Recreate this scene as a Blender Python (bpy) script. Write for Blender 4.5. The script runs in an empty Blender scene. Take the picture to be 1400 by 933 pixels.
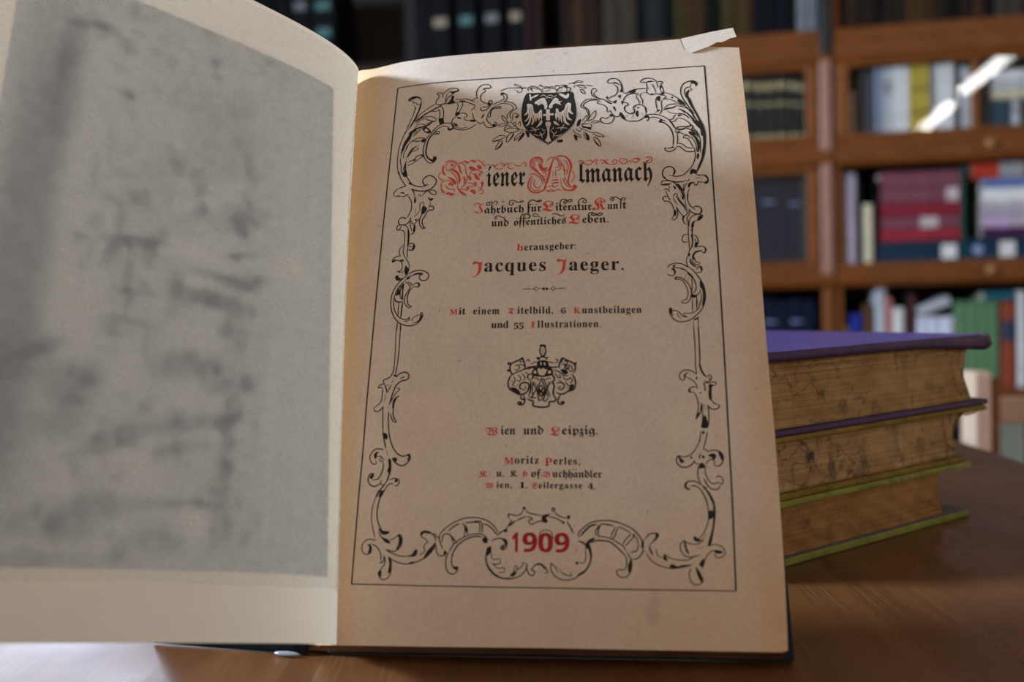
import bpy, bmesh, math, random
from mathutils import Vector, Matrix, geometry
random.seed(7)
C = bpy.context.scene.collection
SC = bpy.context.scene
mm = 0.001
# ------------------------------------------------------------------ camera, ambient fill, lamps, exposure
TABLE = 0.75                                    # height of the table top, metres
H_CAM, PITCH, ROLL = 100.826, 0.0468971, 0.03
cam = bpy.data.cameras.new('camera'); cam_o = bpy.data.objects.new('camera', cam); C.objects.link(cam_o)
cam.sensor_width = 36.0; cam.lens = 1300.0/1400.0*36.0; cam.clip_start = 0.01; cam.clip_end = 60
_fwd = Vector((0, math.cos(PITCH), -math.sin(PITCH))); _up = Vector((0, math.sin(PITCH), math.cos(PITCH))); _r = Vector((1,0,0))
_right = _r*math.cos(ROLL) - _up*math.sin(ROLL); _up2 = _r*math.sin(ROLL) + _up*math.cos(ROLL)
M = Matrix.Identity(4)
for i in range(3):
    M[i][0] = _right[i]; M[i][1] = _up2[i]; M[i][2] = -_fwd[i]
M.translation = Vector((0, 0, TABLE + H_CAM*mm)); cam_o.matrix_world = M
cam.dof.use_dof = True; cam.dof.focus_distance = 0.312; cam.dof.aperture_fstop = 8.0
SC.camera = cam_o
SC.view_settings.view_transform = 'Standard'; SC.view_settings.look = 'None'; SC.view_settings.gamma = 1.0
SC.view_settings.use_curve_mapping = False; SC.view_settings.exposure = 0.0
world = bpy.data.worlds.new('world'); SC.world = world; world.use_nodes = True
bg = world.node_tree.nodes['Background']; bg.inputs[0].default_value = (1.0, 0.815, 0.70, 1); bg.inputs[1].default_value = 0.82  # added warm fill for the room, entering where walls are left out
def area_light(name, loc, target, sx, sy, power, col):
    l = bpy.data.lights.new(name, 'AREA'); l.shape = 'RECTANGLE'; l.size = sx; l.size_y = sy; l.energy = power; l.color = col
    o = bpy.data.objects.new(name, l); C.objects.link(o); o.location = loc
    o.rotation_euler = (Vector(target)-Vector(loc)).to_track_quat('-Z', 'Y').to_euler(); return o
# daylight through the two windows
area_light('daylight_side', (-2.32, 0.49, 1.74), (0.0, 0.38, 0.91), 0.6, 0.5, 440, (0.62, 0.78, 1.0))
area_light('daylight_far', (-2.40, 3.75, 2.0), (-0.9, 2.2, 1.5), 1.9, 1.9, 62, (0.66, 0.78, 1.0))

# ------------------------------------------------------------------ helpers
def W(x, y, z): return Vector((x*mm, y*mm, TABLE + z*mm))
class MB:
    def __init__(s): s.v = []; s.f = []; s.m = []; s.uv = None
    def add(s, vs, fs, m=0):
        o = len(s.v); s.v += [tuple(v) for v in vs]; s.f += [tuple(i+o for i in f) for f in fs]; s.m += [m]*len(fs)
    def box(s, a, b, m=0, T=None):
        (x0,y0,z0),(x1,y1,z1) = a,b
        vs = [(x,y,z) for z in (z0,z1) for y in (y0,y1) for x in (x0,x1)]
        if T: vs = [T(Vector(v)) for v in vs]
        s.add(vs, [(0,2,3,1),(4,5,7,6),(0,1,5,4),(2,6,7,3),(0,4,6,2),(1,3,7,5)], m)
    def cyl(s, p, q, r0, r1=None, n=14, m=0, cap=True):
        p, q = Vector(p), Vector(q); r1 = r0 if r1 is None else r1; d = (q-p).normalized()
        a = d.orthogonal().normalized(); b = d.cross(a); vs = []
        for (c, r) in ((p, r0), (q, r1)):
            for i in range(n):
                t = 2*math.pi*i/n; vs.append(c + (a*math.cos(t) + b*math.sin(t))*r)
        fs = [(i, (i+1) % n, n+(i+1) % n, n+i) for i in range(n)]
        if cap: fs += [tuple(range(n))[::-1], tuple(range(n, 2*n))]
        s.add(vs, fs, m)
    def lathe(s, c, prof, n=16, m=0):
        vs = []; c = Vector(c)
        for (r, z) in prof:
            for i in range(n):
                t = 2*math.pi*i/n; vs.append(c + Vector((r*math.cos(t), r*math.sin(t), z)))
        fs = [(j*n+i, j*n+(i+1) % n, (j+1)*n+(i+1) % n, (j+1)*n+i) for j in range(len(prof)-1) for i in range(n)]
        s.add(vs, fs, m)
    def grid(s, rows, m=0):
        nr, nc = len(rows), len(rows[0]); vs = [v for r in rows for v in r]
        s.add(vs, [(j*nc+i, j*nc+i+1, (j+1)*nc+i+1, (j+1)*nc+i) for j in range(nr-1) for i in range(nc-1)], m)
    def build(s, name, mats, parent=None, smooth=False, bevel=0, seg=2):
        me = bpy.data.meshes.new(name); off = parent.location if parent is not None else Vector((0,0,0))
        p = parent
        while p is not None and p.parent is not None:
            p = p.parent; off = off + p.location
        me.from_pydata([tuple(Vector(v)-off) for v in s.v], [], s.f)
        if not isinstance(mats, (list, tuple)): mats = [mats]
        for k in mats: me.materials.append(k)
        me.polygons.foreach_set('material_index', s.m)
        if smooth: me.polygons.foreach_set('use_smooth', [True]*len(s.f))
        me.update()
        o = bpy.data.objects.new(name, me); C.objects.link(o)
        if parent is not None: o.parent = parent
        if bevel:
            bv = o.modifiers.new('bevel', 'BEVEL'); bv.width = bevel; bv.segments = seg; bv.limit_method = 'ANGLE'; bv.angle_limit = math.radians(40)
        return o
def tag(o, label, cat, group=None):
    o['label'] = label; o['category'] = cat
    if group: o['group'] = group
    return o
def struct(o): o['kind'] = 'structure'; return o
def empty(name, loc, label=None, cat=None, group=None):
    o = bpy.data.objects.new(name, None); o.empty_display_size = 0.02; C.objects.link(o); o.location = loc
    if label: tag(o, label, cat, group)
    return o

# ------------------------------------------------------------------ materials
def new_mat(name):
    m = bpy.data.materials.new(name); m.use_nodes = True; nt = m.node_tree; nt.nodes.clear()
    out = nt.nodes.new('ShaderNodeOutputMaterial'); return m, nt, out
def N(nt, t, **kw):
    n = nt.nodes.new(t)
    for k, v in kw.items():
        if k.startswith('i_'):
            k2 = k[2:]; n.inputs[int(k2) if k2.isdigit() else k2.replace('_', ' ')].default_value = v
        else: setattr(n, k, v)
    return n
def ramp(nt, fac, stops):
    r = nt.nodes.new('ShaderNodeValToRGB'); e = r.color_ramp.elements
    while len(e) < len(stops): e.new(0.5)
    for i, (p, c) in enumerate(stops):
        e[i].position = p; e[i].color = tuple(c)+(1,) if len(c) == 3 else c
    nt.links.new(fac, r.inputs[0]); return r.outputs[0]
def mixc(nt, a, b, fac, mode='MIX'):
    n = nt.nodes.new('ShaderNodeMix'); n.data_type = 'RGBA'; n.blend_type = mode
    def put(sock, v):
        if hasattr(v, 'links'): nt.links.new(v, sock)
        else: sock.default_value = (tuple(v)+(1,))[:4] if isinstance(v, (tuple, list)) else v
    put(n.inputs[0], fac); put(n.inputs[6], a); put(n.inputs[7], b); return n.outputs[2]
def noise(nt, scale, detail=4, rough=.55, stretch=None, coord='Object', dist=0.0):
    tc = nt.nodes.new('ShaderNodeTexCoord'); src = tc.outputs[coord]
    if stretch:
        mp = nt.nodes.new('ShaderNodeMapping'); mp.inputs['Scale'].default_value = stretch; nt.links.new(src, mp.inputs[0]); src = mp.outputs[0]
    n = N(nt, 'ShaderNodeTexNoise'); n.inputs['Scale'].default_value = scale; n.inputs['Detail'].default_value = detail
    n.inputs['Roughness'].default_value = rough; n.inputs['Distortion'].default_value = dist
    nt.links.new(src, n.inputs['Vector']); return n.outputs['Fac']
def bump(nt, h, strength, dist=0.001):
    b = N(nt, 'ShaderNodeBump'); b.inputs['Strength'].default_value = strength; b.inputs['Distance'].default_value = dist
    nt.links.new(h, b.inputs['Height']); return b.outputs[0]
def principled(nt, out, col, rough=.5, spec=.5, nrm=None, coat=0, metal=0):
    p = nt.nodes.new('ShaderNodeBsdfPrincipled')
    if hasattr(col, 'links'): nt.links.new(col, p.inputs['Base Color'])
    else: p.inputs['Base Color'].default_value = tuple(col)+(1,)
    if hasattr(rough, 'links'): nt.links.new(rough, p.inputs['Roughness'])
    else: p.inputs['Roughness'].default_value = rough
    p.inputs['Specular IOR Level'].default_value = spec; p.inputs['Coat Weight'].default_value = coat; p.inputs['Metallic'].default_value = metal
    if nrm is not None: nt.links.new(nrm, p.inputs['Normal'])
    nt.links.new(p.outputs[0], out.inputs[0]); return p
def cloth(name, col, var=.25, scale=60, rough=.6, spec=.35, bmp=.25, bscale=900):
    m, nt, out = new_mat(name); f = noise(nt, scale, 5)
    dk = tuple(c*(1-var) for c in col); lt = tuple(min(1, c*(1+var)) for c in col)
    c = ramp(nt, f, [(.3, dk), (.7, lt)]); g = noise(nt, bscale, 2)
    principled(nt, out, c, rough, spec, bump(nt, g, bmp, .0003)); return m
def wood(name, dark, light, stretch, scale=18, rough=.35, spec=.5, coat=.0, axis_noise=6):
    m, nt, out = new_mat(name); f = noise(nt, scale, 8, .6, stretch, dist=.4); g = noise(nt, axis_noise, 3)
    c = ramp(nt, f, [(.28, dark), (.5, tuple((a+b)/2 for a, b in zip(dark, light))), (.75, light)])
    c = mixc(nt, c, tuple(.75*x for x in dark), g, 'MULTIPLY') if False else c
    principled(nt, out, c, rough, spec, bump(nt, f, .08, .0005), coat); return m

def paper_mat():
    m, nt, out = new_mat('aged_title_paper')
    fine = noise(nt, 900, 4); mid = noise(nt, 55, 5); big = noise(nt, 14, 3)
    base = ramp(nt, mid, [(.3, (.70, .585, .475)), (.7, (.76, .65, .54))])
    base = mixc(nt, base, ramp(nt, fine, [(.35, (.93, .92, .91)), (.65, (1.04, 1.04, 1.05))]), .8, 'MULTIPLY')
    base = mixc(nt, base, ramp(nt, big, [(.35, (1, 1, 1)), (.72, (1.0, .93, .82))]), .7, 'MULTIPLY')
    uv = nt.nodes.new('ShaderNodeUVMap'); uv.uv_map = 'page'; sep = nt.nodes.new('ShaderNodeSeparateXYZ'); nt.links.new(uv.outputs[0], sep.inputs[0])
    def mr(a, b, sock=0):
        n = N(nt, 'ShaderNodeMapRange', clamp=True, interpolation_type='SMOOTHSTEP'); n.inputs[1].default_value = a; n.inputs[2].default_value = b
        nt.links.new(sep.outputs[sock], n.inputs[0]); return n.outputs[0]
    n2 = noise(nt, 26, 4)
    def mul(a, b):
        k = N(nt, 'ShaderNodeMath', operation='MULTIPLY'); nt.links.new(a, k.inputs[0])
        if hasattr(b, 'links'): nt.links.new(b, k.inputs[1])
        else: k.inputs[1].default_value = b
        return k.outputs[0]
    edge = mul(mul(mr(.90, 1.0), ramp(nt, n2, [(.36, (.15,)*3), (.66, (1,)*3)])), .62)      # browned fore edge
    base = mixc(nt, base, (.93, .68, .42), edge, 'MULTIPLY')
    gut = mul(mr(.13, 0.0), .9)                                                             # browned inner margin
    base = mixc(nt, base, (.88, .66, .40), gut, 'MULTIPLY')
    low = mul(mr(.22, 0.0, 1), .55)
    base = mixc(nt, base, (.93, .80, .66), low, 'MULTIPLY')
    def stain(cu, cv, ru, rv, strength, colr):
        nonlocal base
        mp = nt.nodes.new('ShaderNodeMapping'); mp.inputs['Location'].default_value = (-cu/ru, -cv/rv, 0); mp.inputs['Scale'].default_value = (1/ru, 1/rv, 1); nt.links.new(uv.outputs[0], mp.inputs[0])
        ln_ = N(nt, 'ShaderNodeVectorMath', operation='LENGTH'); nt.links.new(mp.outputs[0], ln_.inputs[0])
        ad = N(nt, 'ShaderNodeMath', operation='MULTIPLY_ADD'); nt.links.new(noise(nt, 130, 4), ad.inputs[0]); ad.inputs[1].default_value = 1.2; nt.links.new(ln_.outputs['Value'], ad.inputs[2])
        base = mixc(nt, base, colr, ramp(nt, ad.outputs[0], [(.75, (strength,)*3), (1.0, (0,)*3)]), 'MULTIPLY')
    stain(.545, .990, .030, .012, .55, (.62, .58, .54)); stain(.733, .052, .035, .060, .45, (.70, .68, .66)); stain(.70, .02, .02, .05, .3, (.7, .68, .66))
    sp = noise(nt, 420, 2, .5)
    base = mixc(nt, base, (.40, .29, .20), ramp(nt, sp, [(.735, (0,)*3), (.78, (.55,)*3)]))   # foxing specks
    pr = principled(nt, out, base, .85, .2, bump(nt, fine, .12, .0002)); return m
def ink_mat(name, col):
    m, nt, out = new_mat(name); f = noise(nt, 1500, 3)
    c = ramp(nt, f, [(.25, tuple(x*.8 for x in col)), (.8, tuple(min(1, x*1.5+.01) for x in col))]); principled(nt, out, c, .75, .2); return m
def leaf_mat(name, col, trans, var=.06, scale=40, tcol=None):
    m, nt, out = new_mat(name); f = noise(nt, scale, 5)
    c = ramp(nt, f, [(.3, tuple(x*(1-var) for x in col)), (.7, tuple(min(1, x*(1+var)) for x in col))])
    d = N(nt, 'ShaderNodeBsdfDiffuse'); t = N(nt, 'ShaderNodeBsdfTranslucent'); x = N(nt, 'ShaderNodeMixShader'); x.inputs[0].default_value = trans
    nt.links.new(c, d.inputs[0])
    if tcol: t.inputs[0].default_value = tuple(tcol)+(1,)
    else: nt.links.new(c, t.inputs[0])
    nt.links.new(d.outputs[0], x.inputs[1]); nt.links.new(t.outputs[0], x.inputs[2]); nt.links.new(x.outputs[0], out.inputs[0]); return m
def plate_mat():
    m, nt, out = new_mat('engraved_plate'); at = nt.nodes.new('ShaderNodeAttribute'); at.attribute_name = 'tone'; at.attribute_type = 'GEOMETRY'
    f = noise(nt, 300, 6, .72); s = N(nt, 'ShaderNodeMath', operation='MULTIPLY_ADD'); nt.links.new(f, s.inputs[0]); s.inputs[1].default_value = .34
    nt.links.new(at.outputs['Fac'], s.inputs[2])
    c = ramp(nt, s.outputs[0], [(.22, (.28, .335, .39)), (.62, (.66, .72, .755)), (1.0, (.84, .87, .875))])
    d = N(nt, 'ShaderNodeBsdfDiffuse'); t = N(nt, 'ShaderNodeBsdfTranslucent'); x = N(nt, 'ShaderNodeMixShader'); x.inputs[0].default_value = .38
    nt.links.new(c, d.inputs[0]); nt.links.new(c, t.inputs[0]); nt.links.new(d.outputs[0], x.inputs[1]); nt.links.new(t.outputs[0], x.inputs[2]); nt.links.new(x.outputs[0], out.inputs[0]); return m
def tissue_mat():
    m, nt, out = new_mat('tissue_paper'); f = noise(nt, 300, 4); c = ramp(nt, f, [(.3, (.77, .76, .71)), (.7, (.83, .82, .78))])
    d = N(nt, 'ShaderNodeBsdfDiffuse'); t = N(nt, 'ShaderNodeBsdfTranslucent'); x = N(nt, 'ShaderNodeMixShader'); x.inputs[0].default_value = .5
    tr = N(nt, 'ShaderNodeBsdfTransparent'); y = N(nt, 'ShaderNodeMixShader'); y.inputs[0].default_value = .30
    nt.links.new(c, d.inputs[0]); nt.links.new(c, t.inputs[0]); nt.links.new(d.outputs[0], x.inputs[1]); nt.links.new(t.outputs[0], x.inputs[2])
    nt.links.new(tr.outputs[0], y.inputs[1]); nt.links.new(x.outputs[0], y.inputs[2]); nt.links.new(y.outputs[0], out.inputs[0]); return m
def block_mat(name, dark, light, spots=.6, more=0.0):
    # edges of many leaves: fine streaks along the leaves, cracks and black mould marks
    m, nt, out = new_mat(name); s = noise(nt, 1.0, 4, .6, (6, 6, 1400)); b = noise(nt, 38, 4); v = noise(nt, 120, 5, .65, (1, 1, .45), dist=.8); w = noise(nt, 22, 4, .6)
    c = ramp(nt, s, [(.3, dark), (.7, light)]); c = mixc(nt, c, ramp(nt, b, [(.3, (.62, .50, .40)), (.65, (1.05, 1.03, 1.0))]), .8, 'MULTIPLY')
    k = ramp(nt, v, [(.58-more, (0,)*3), (.68-more, (1,)*3)]); k2 = ramp(nt, w, [(.42, (0,)*3), (.62, (1,)*3)])
    q = N(nt, 'ShaderNodeMath', operation='MULTIPLY'); nt.links.new(k, q.inputs[0]); nt.links.new(k2, q.inputs[1])
    q2 = N(nt, 'ShaderNodeMath', operation='MULTIPLY'); nt.links.new(q.outputs[0], q2.inputs[0]); q2.inputs[1].default_value = spots
    c = mixc(nt, c, (.035, .032, .028), q2.outputs[0])
    tc = nt.nodes.new('ShaderNodeTexCoord'); mp = nt.nodes.new('ShaderNodeMapping'); mp.inputs['Scale'].default_value = (1, 1, 1.3); nt.links.new(tc.outputs['Object'], mp.inputs[0])
    nz = N(nt, 'ShaderNodeTexNoise'); nz.inputs['Scale'].default_value = 70; nz.inputs['Detail'].default_value = 3; nt.links.new(mp.outputs[0], nz.inputs['Vector'])
    vm = N(nt, 'ShaderNodeVectorMath', operation='MULTIPLY_ADD'); nt.links.new(nz.outputs['Color'], vm.inputs[0]); vm.inputs[1].default_value = (.02, .02, .02); nt.links.new(mp.outputs[0], vm.inputs[2])
    vo = N(nt, 'ShaderNodeTexVoronoi', feature='DISTANCE_TO_EDGE'); vo.inputs['Scale'].default_value = 75; nt.links.new(vm.outputs[0], vo.inputs['Vector'])
    cr = ramp(nt, vo.outputs['Distance'], [(.0, (1,)*3), (.035, (0,)*3)]); q3 = N(nt, 'ShaderNodeMath', operation='MULTIPLY'); nt.links.new(cr, q3.inputs[0]); nt.links.new(k2, q3.inputs[1])
    q4 = N(nt, 'ShaderNodeMath', operation='MULTIPLY'); nt.links.new(q3.outputs[0], q4.inputs[0]); q4.inputs[1].default_value = spots
    c = mixc(nt, c, (.05, .04, .03), q4.outputs[0])
    principled(nt, out, c, .9, .15, bump(nt, s, .5, .0004)); return m
def table_mat():
    m, nt, out = new_mat('polished_table_wood'); f = noise(nt, 9, 8, .6, (5, .6, 1), dist=.5); g = noise(nt, 3.2, 3)
    c = ramp(nt, f, [(.28, (.092, .033, .0095)), (.5, (.140, .053, .016)), (.75, (.20, .082, .028))])
    c = mixc(nt, c, ramp(nt, g, [(.3, (.75, .72, .7)), (.7, (1.15, 1.12, 1.1))]), .8, 'MULTIPLY')
    s = noise(nt, 1.0, 3, .5, (2600, 22, 1)); s2 = noise(nt, 8, 3); k = ramp(nt, s, [(.585, (0,)*3), (.72, (1,)*3)]); k2 = ramp(nt, s2, [(.3, (.05,)*3), (.68, (.5,)*3)])
    q = N(nt, 'ShaderNodeMath', operation='MULTIPLY'); nt.links.new(k, q.inputs[0]); nt.links.new(k2, q.inputs[1])
    c = mixc(nt, c, (.33, .20, .12), q.outputs[0])                                            # fine worn scratches along the grain
    r = ramp(nt, noise(nt, 30, 4), [(.3, (.25,)*3), (.7, (.36,)*3)])
    principled(nt, out, c, r, .5, bump(nt, s, .10, .0003)); return m
def glass_mat():
    m, nt, out = new_mat('cabinet_glass'); fr = N(nt, 'ShaderNodeFresnel'); ge = nt.nodes.new('ShaderNodeNewGeometry'); mi = N(nt, 'ShaderNodeMapRange'); mi.inputs[3].default_value = 1.4; mi.inputs[4].default_value = 1/1.4
    nt.links.new(ge.outputs['Backfacing'], mi.inputs[0]); nt.links.new(mi.outputs[0], fr.inputs[0])
    gl = N(nt, 'ShaderNodeBsdfGlossy'); gl.inputs['Roughness'].default_value = .012; tr = N(nt, 'ShaderNodeBsdfTransparent'); tr.inputs[0].default_value = (.985, .99, .985, 1)
    x = N(nt, 'ShaderNodeMixShader'); nt.links.new(fr.outputs[0], x.inputs[0]); nt.links.new(tr.outputs[0], x.inputs[1]); nt.links.new(gl.outputs[0], x.inputs[2]); nt.links.new(x.outputs[0], out.inputs[0]); return m
def emit_mat(name, col, s):
    m, nt, out = new_mat(name); e = N(nt, 'ShaderNodeEmission'); e.inputs[0].default_value = tuple(col)+(1,); e.inputs[1].default_value = s; nt.links.new(e.outputs[0], out.inputs[0]); return m
def plain(name, col, rough=.6, spec=.4, metal=0, var=.08, scale=8):
    m, nt, out = new_mat(name); f = noise(nt, scale, 4)
    c = ramp(nt, f, [(.3, tuple(x*(1-var) for x in col)), (.7, tuple(min(1, x*(1+var)) for x in col))]); principled(nt, out, c, rough, spec, None, 0, metal); return m

PAPER = paper_mat(); BLACK = ink_mat('black_ink', (.018, .016, .014)); RED = ink_mat('red_ink', (.60, .072, .052)); DRED = ink_mat('crimson_ink', (.36, .018, .017))
LEAF = leaf_mat('plate_leaf_paper', (.60, .500, .385), .26, tcol=(.66, .56, .42)); PLATE = plate_mat(); TISSUE = tissue_mat()
COVER = cloth('dark_cover_cloth', (.007, .011, .015), .3, 80, .65, .2); EDGE = block_mat('title_book_edge', (.13, .060, .035), (.22, .11, .065), .2)
TABLE_M = table_mat(); GLASS = glass_mat()
CASE = wood('bookcase_oak', (.105, .029, .004), (.24, .072, .010), (1, 1, 9), 14, .42, .32); CASE_H = wood('bookcase_oak_rail', (.084, .022, .003), (.20, .057, .0075), (1.2, 8, 14), 9, .42, .32)
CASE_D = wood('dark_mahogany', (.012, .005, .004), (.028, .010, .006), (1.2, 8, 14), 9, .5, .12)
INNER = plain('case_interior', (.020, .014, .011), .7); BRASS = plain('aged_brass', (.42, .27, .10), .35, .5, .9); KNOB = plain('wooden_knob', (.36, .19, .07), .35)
PALE = wood('pale_beech', (.42, .28, .19), (.55, .39, .28), (9, 9, 1.2), 10, .45)


# ------------------------------------------------------------------ the room
PLASTER = plain('wall_plaster', (.62, .56, .47), .85, .2, 0, .05, 3); CEIL = plain('ceiling_paint', (.72, .69, .63), .9, .2, 0, .03, 2)
FLOOR = wood('parquet_floor', (.12, .055, .025), (.22, .11, .05), (1, 9, 1), 5, .4)
X0, X1, Y0, Y1, ZC = -2.12, 4.2, -11.0, 4.7, 2.95
b = MB(); b.box((X0-.1, Y0, -.1), (X1, Y1+.1, 0)); struct(b.build('floor', FLOOR))
b = MB(); b.box((X0-.1, Y0, ZC), (X1, Y1+.1, ZC+.1)); struct(b.build('ceiling', CEIL))
def wall(name, P, A0, A1, holes=()):
    # a wall slab; holes are (from, to, sill height, head height), sorted along the wall
    b = MB(); u = A0
    for (a0, a1, h0, h1) in holes:
        b.box((u, 0, 0), (a0, .1, ZC), T=P); b.box((a0, 0, 0), (a1, .1, h0), T=P); b.box((a0, 0, h1), (a1, .1, ZC), T=P); u = a1
    b.box((u, 0, 0), (A1, .1, ZC), T=P); return struct(b.build(name, PLASTER))
PL = lambda v: Vector((X0-v.y, v.x, v.z)); PB = lambda v: Vector((v.x, Y1+v.y, v.z))
WIN = [(.26, .74, 1.50, 1.88), (3.0, 4.5, 1.10, 2.75)]
wall('wall_left', PL, Y0, Y1, WIN); wall('wall_back', PB, X0, X1)
FRAMEW = plain('window_paint', (.70, .68, .62), .5); PANE = glass_mat()
def window(name, P, a0, a1, h0, h1, t=.045, mullion=True):
    f = MB()
    for q in (((a0, .02, h0), (a0+t, .08, h1)), ((a1-t, .02, h0), (a1, .08, h1)), ((a0, .02, h0), (a1, .08, h0+t)), ((a0, .02, h1-t), (a1, .08, h1)))+((((a0+a1)/2-.015, .03, h0), ((a0+a1)/2+.015, .07, h1)),)*mullion:
        f.box(q[0], q[1], T=P)
    o = struct(f.build(name, FRAMEW, None, False, .004)); g = MB(); g.box((a0+t, .045, h0+t), (a1-t, .05, h1-t), T=P); g.build('pane', PANE, o)
    s = MB(); s.box((a0-.04, -.06, h0-.04), (a1+.04, .02, h0), T=P); s.build('sill', FRAMEW, o, False, .004)
window('window_1', PL, *WIN[0], t=.02, mullion=False); window('window_2', PL, *WIN[1])

# ceiling lights: two rows of long fluorescent fittings
HOUSING = plain('fitting_white_metal', (.75, .75, .73), .4); TUBE = emit_mat('fluorescent_tube', (1.0, .98, .94), 60.0); TUBE_DIM = emit_mat('dim_tube', (1.0, .96, .9), 5.0)
def ceiling_light(p, q, w, tube, label):
    p, q = Vector(p), Vector(q); c = (p+q)/2; d = (q-p).normalized(); s = d.cross(Vector((0, 0, 1))); L = (q-p).length
    T = lambda v: c + d*v.x + s*v.y + Vector((0, 0, v.z))
    e = empty('ceiling_light', c, label, 'light', 'fluorescent ceiling fittings')
    b = MB(); b.box((-L/2-.03, -w/2-.02, .012), (L/2+.03, w/2+.02, ZC-c.z), T=T); b.build('housing', HOUSING, e, False, .004)
    b = MB(); n = 12; rows = []
    for i in range(n+1):
        t = math.pi*i/n; rows.append([T(Vector((x, -math.cos(t)*w/2, .012-math.sin(t)*.035))) for x in (-L/2, L/2)])
    b.grid(rows); b.add([r[0] for r in rows], [tuple(range(n+1))]); b.add([r[1] for r in rows], [tuple(range(n, -1, -1))]); b.build('tube_diffuser', tube, e)
ceiling_light((1.69, -9.30, 2.90), (1.935, -6.98, 2.90), .155, TUBE, 'lit fluorescent ceiling fitting farther back, mirrored lower in the bookcase glass')
ceiling_light((2.000, -6.28, 2.90), (2.245, -4.46, 2.90), .155, TUBE, 'lit fluorescent ceiling fitting nearer the bookcase, mirrored higher in its glass')

# ------------------------------------------------------------------ table
tx0, tx1, ty0, ty1 = -.95, .2853, -.55, 1.06
tb = empty('library_table', (tx1-.1, ty1-.1, 0), 'polished red-brown wooden table with fine scratches, carrying the books', 'table')
b = MB(); b.box((tx0, ty0, TABLE-.028), (tx1, ty1, TABLE)); b.build('tabletop', TABLE_M, tb, False, .004, 3)
b = MB(); b.box((tx0+.07, ty0+.07, TABLE-.12), (tx1-.07, ty1-.07, TABLE-.028)); b.build('apron', TABLE_M, tb)
for x in (tx0+.11, tx1-.11):
    for y in (ty0+.11, ty1-.11):
        b = MB(); b.lathe((x, y, 0), [(.02, 0), (.024, .02), (.022, .1), (.034, .35), (.028, .56), (.04, .6), (.04, TABLE-.12)], 14); b.build('leg', TABLE_M, tb, True)

# ------------------------------------------------------------------ bookcases
BO = [844.11, 2466.91, 0.0]; YAW = math.radians(10); EA = Vector((math.cos(YAW), -math.sin(YAW), 0)); EN = Vector((math.sin(YAW), math.cos(YAW), 0))
def BP(a, d, z):      # along, depth into the case, height above the table top (mm)
    return Vector((BO[0]*mm, BO[1]*mm, TABLE)) + EA*(a*mm) + EN*(d*mm) + Vector((0, 0, z*mm))
TB = lambda v: BP(v.x, v.y, v.z)
RAILS = {'0': (671, 760), '1': (408, 482), '2': (99, 160), '3': (-196, -170), '4': (-520, -472)}
ZTOP = 1150
def sash(e, a0, a1, z0, z1, st, m):
    d = empty('glass_door', BP((a0+a1)/2, 0, z0)); d.location = d.location - e.location; d.parent = e
    return d
def bookcase(name, a0, a1, label, m, mr, rails, doors, dividers):
    e = empty(name, BP((a0+a1)/2, 0, -750), label, 'bookcase', None)
    for k, (u0, u1) in enumerate(((a0, a0+18), (a1-18, a1))):
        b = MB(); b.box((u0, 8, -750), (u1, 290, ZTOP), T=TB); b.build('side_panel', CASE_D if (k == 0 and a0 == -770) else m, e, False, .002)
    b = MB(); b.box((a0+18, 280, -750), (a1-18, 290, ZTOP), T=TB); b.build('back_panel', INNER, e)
    b = MB(); b.box((a0, -14, ZTOP), (a1, 292, ZTOP+40), T=TB); b.build('cornice', mr, e, False, .004)
    for k in rails:
        z0, z1 = RAILS[k]
        h = z1-z0
        prof = [(10, 0), (-2, 0), (-6, .05), (-10, .16), (-12, .34), (-12, .5), (-9.5, .60), (-4.5, .66), (-4, .70), (-5, .80), (-3.5, .95), (-1, 1), (10, 1)]
        b = MB(); b.grid([[BP(a0, d, z0+h*q), BP(a1, d, z0+h*q)] for d, q in prof]); b.add([BP(a0, d, z0+h*q) for d, q in prof], [tuple(range(len(prof)))]); b.add([BP(a1, d, z0+h*q) for d, q in prof], [tuple(range(len(prof)))[::-1]]); b.add([BP(a0, 10, z0), BP(a1, 10, z0), BP(a1, 10, z1), BP(a0, 10, z1)], [(0, 1, 2, 3)]); b.build('rail', mr, e)
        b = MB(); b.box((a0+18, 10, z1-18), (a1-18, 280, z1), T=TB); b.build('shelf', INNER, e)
    b = MB(); b.box((a0, -2, -750), (a1, 10, -600), T=TB); b.build('plinth', mr, e, False, .003)
    for (u0, u1, r0, r1, st, fr) in doors:
        z0 = RAILS[r0][1]+1; z1 = RAILS[r1][0]-1
        b = MB()
        if fr:
            b.box((u0, -6, z0), (u0+st, 6, z1), T=TB); b.box((u1-st, -6, z0), (u1, 6, z1), T=TB)
            b.box((u0+st, -6, z0), (u1-st, 6, z0+8), T=TB); b.box((u0+st, -6, z1-10), (u1-st, 6, z1), T=TB)
        else:
            b.box((u0, -3, z0), (u1, 4, z0+4), T=TB); b.box((u0, -3, z1-4), (u1, 4, z1), T=TB)
        d = b.build('glass_door', m, e, False, .002)
        g = MB(); g.add([BP(u0+st*.5, 0, z0+3), BP(u1-st*.5, 0, z0+3), BP(u1-st*.5, 0, z1-3), BP(u0+st*.5, 0, z1-3)], [(0, 1, 2, 3)]); g.build('glass_pane', GLASS, d)
    for (u0, u1, za, zb) in dividers:
        b = MB(); b.box((u0, 8, za), (u1, 22, zb), T=TB); b.build('divider', m, e, False, .002)
    return e
rb = bookcase('bookcase', 0, 720, 'honey-brown oak bookcase with glazed shelf mirroring the ceiling light', CASE, CASE_H, '01234', [(14, 500, '1', '0', 18, True)], [(334, 352, 482, 671)])
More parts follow.
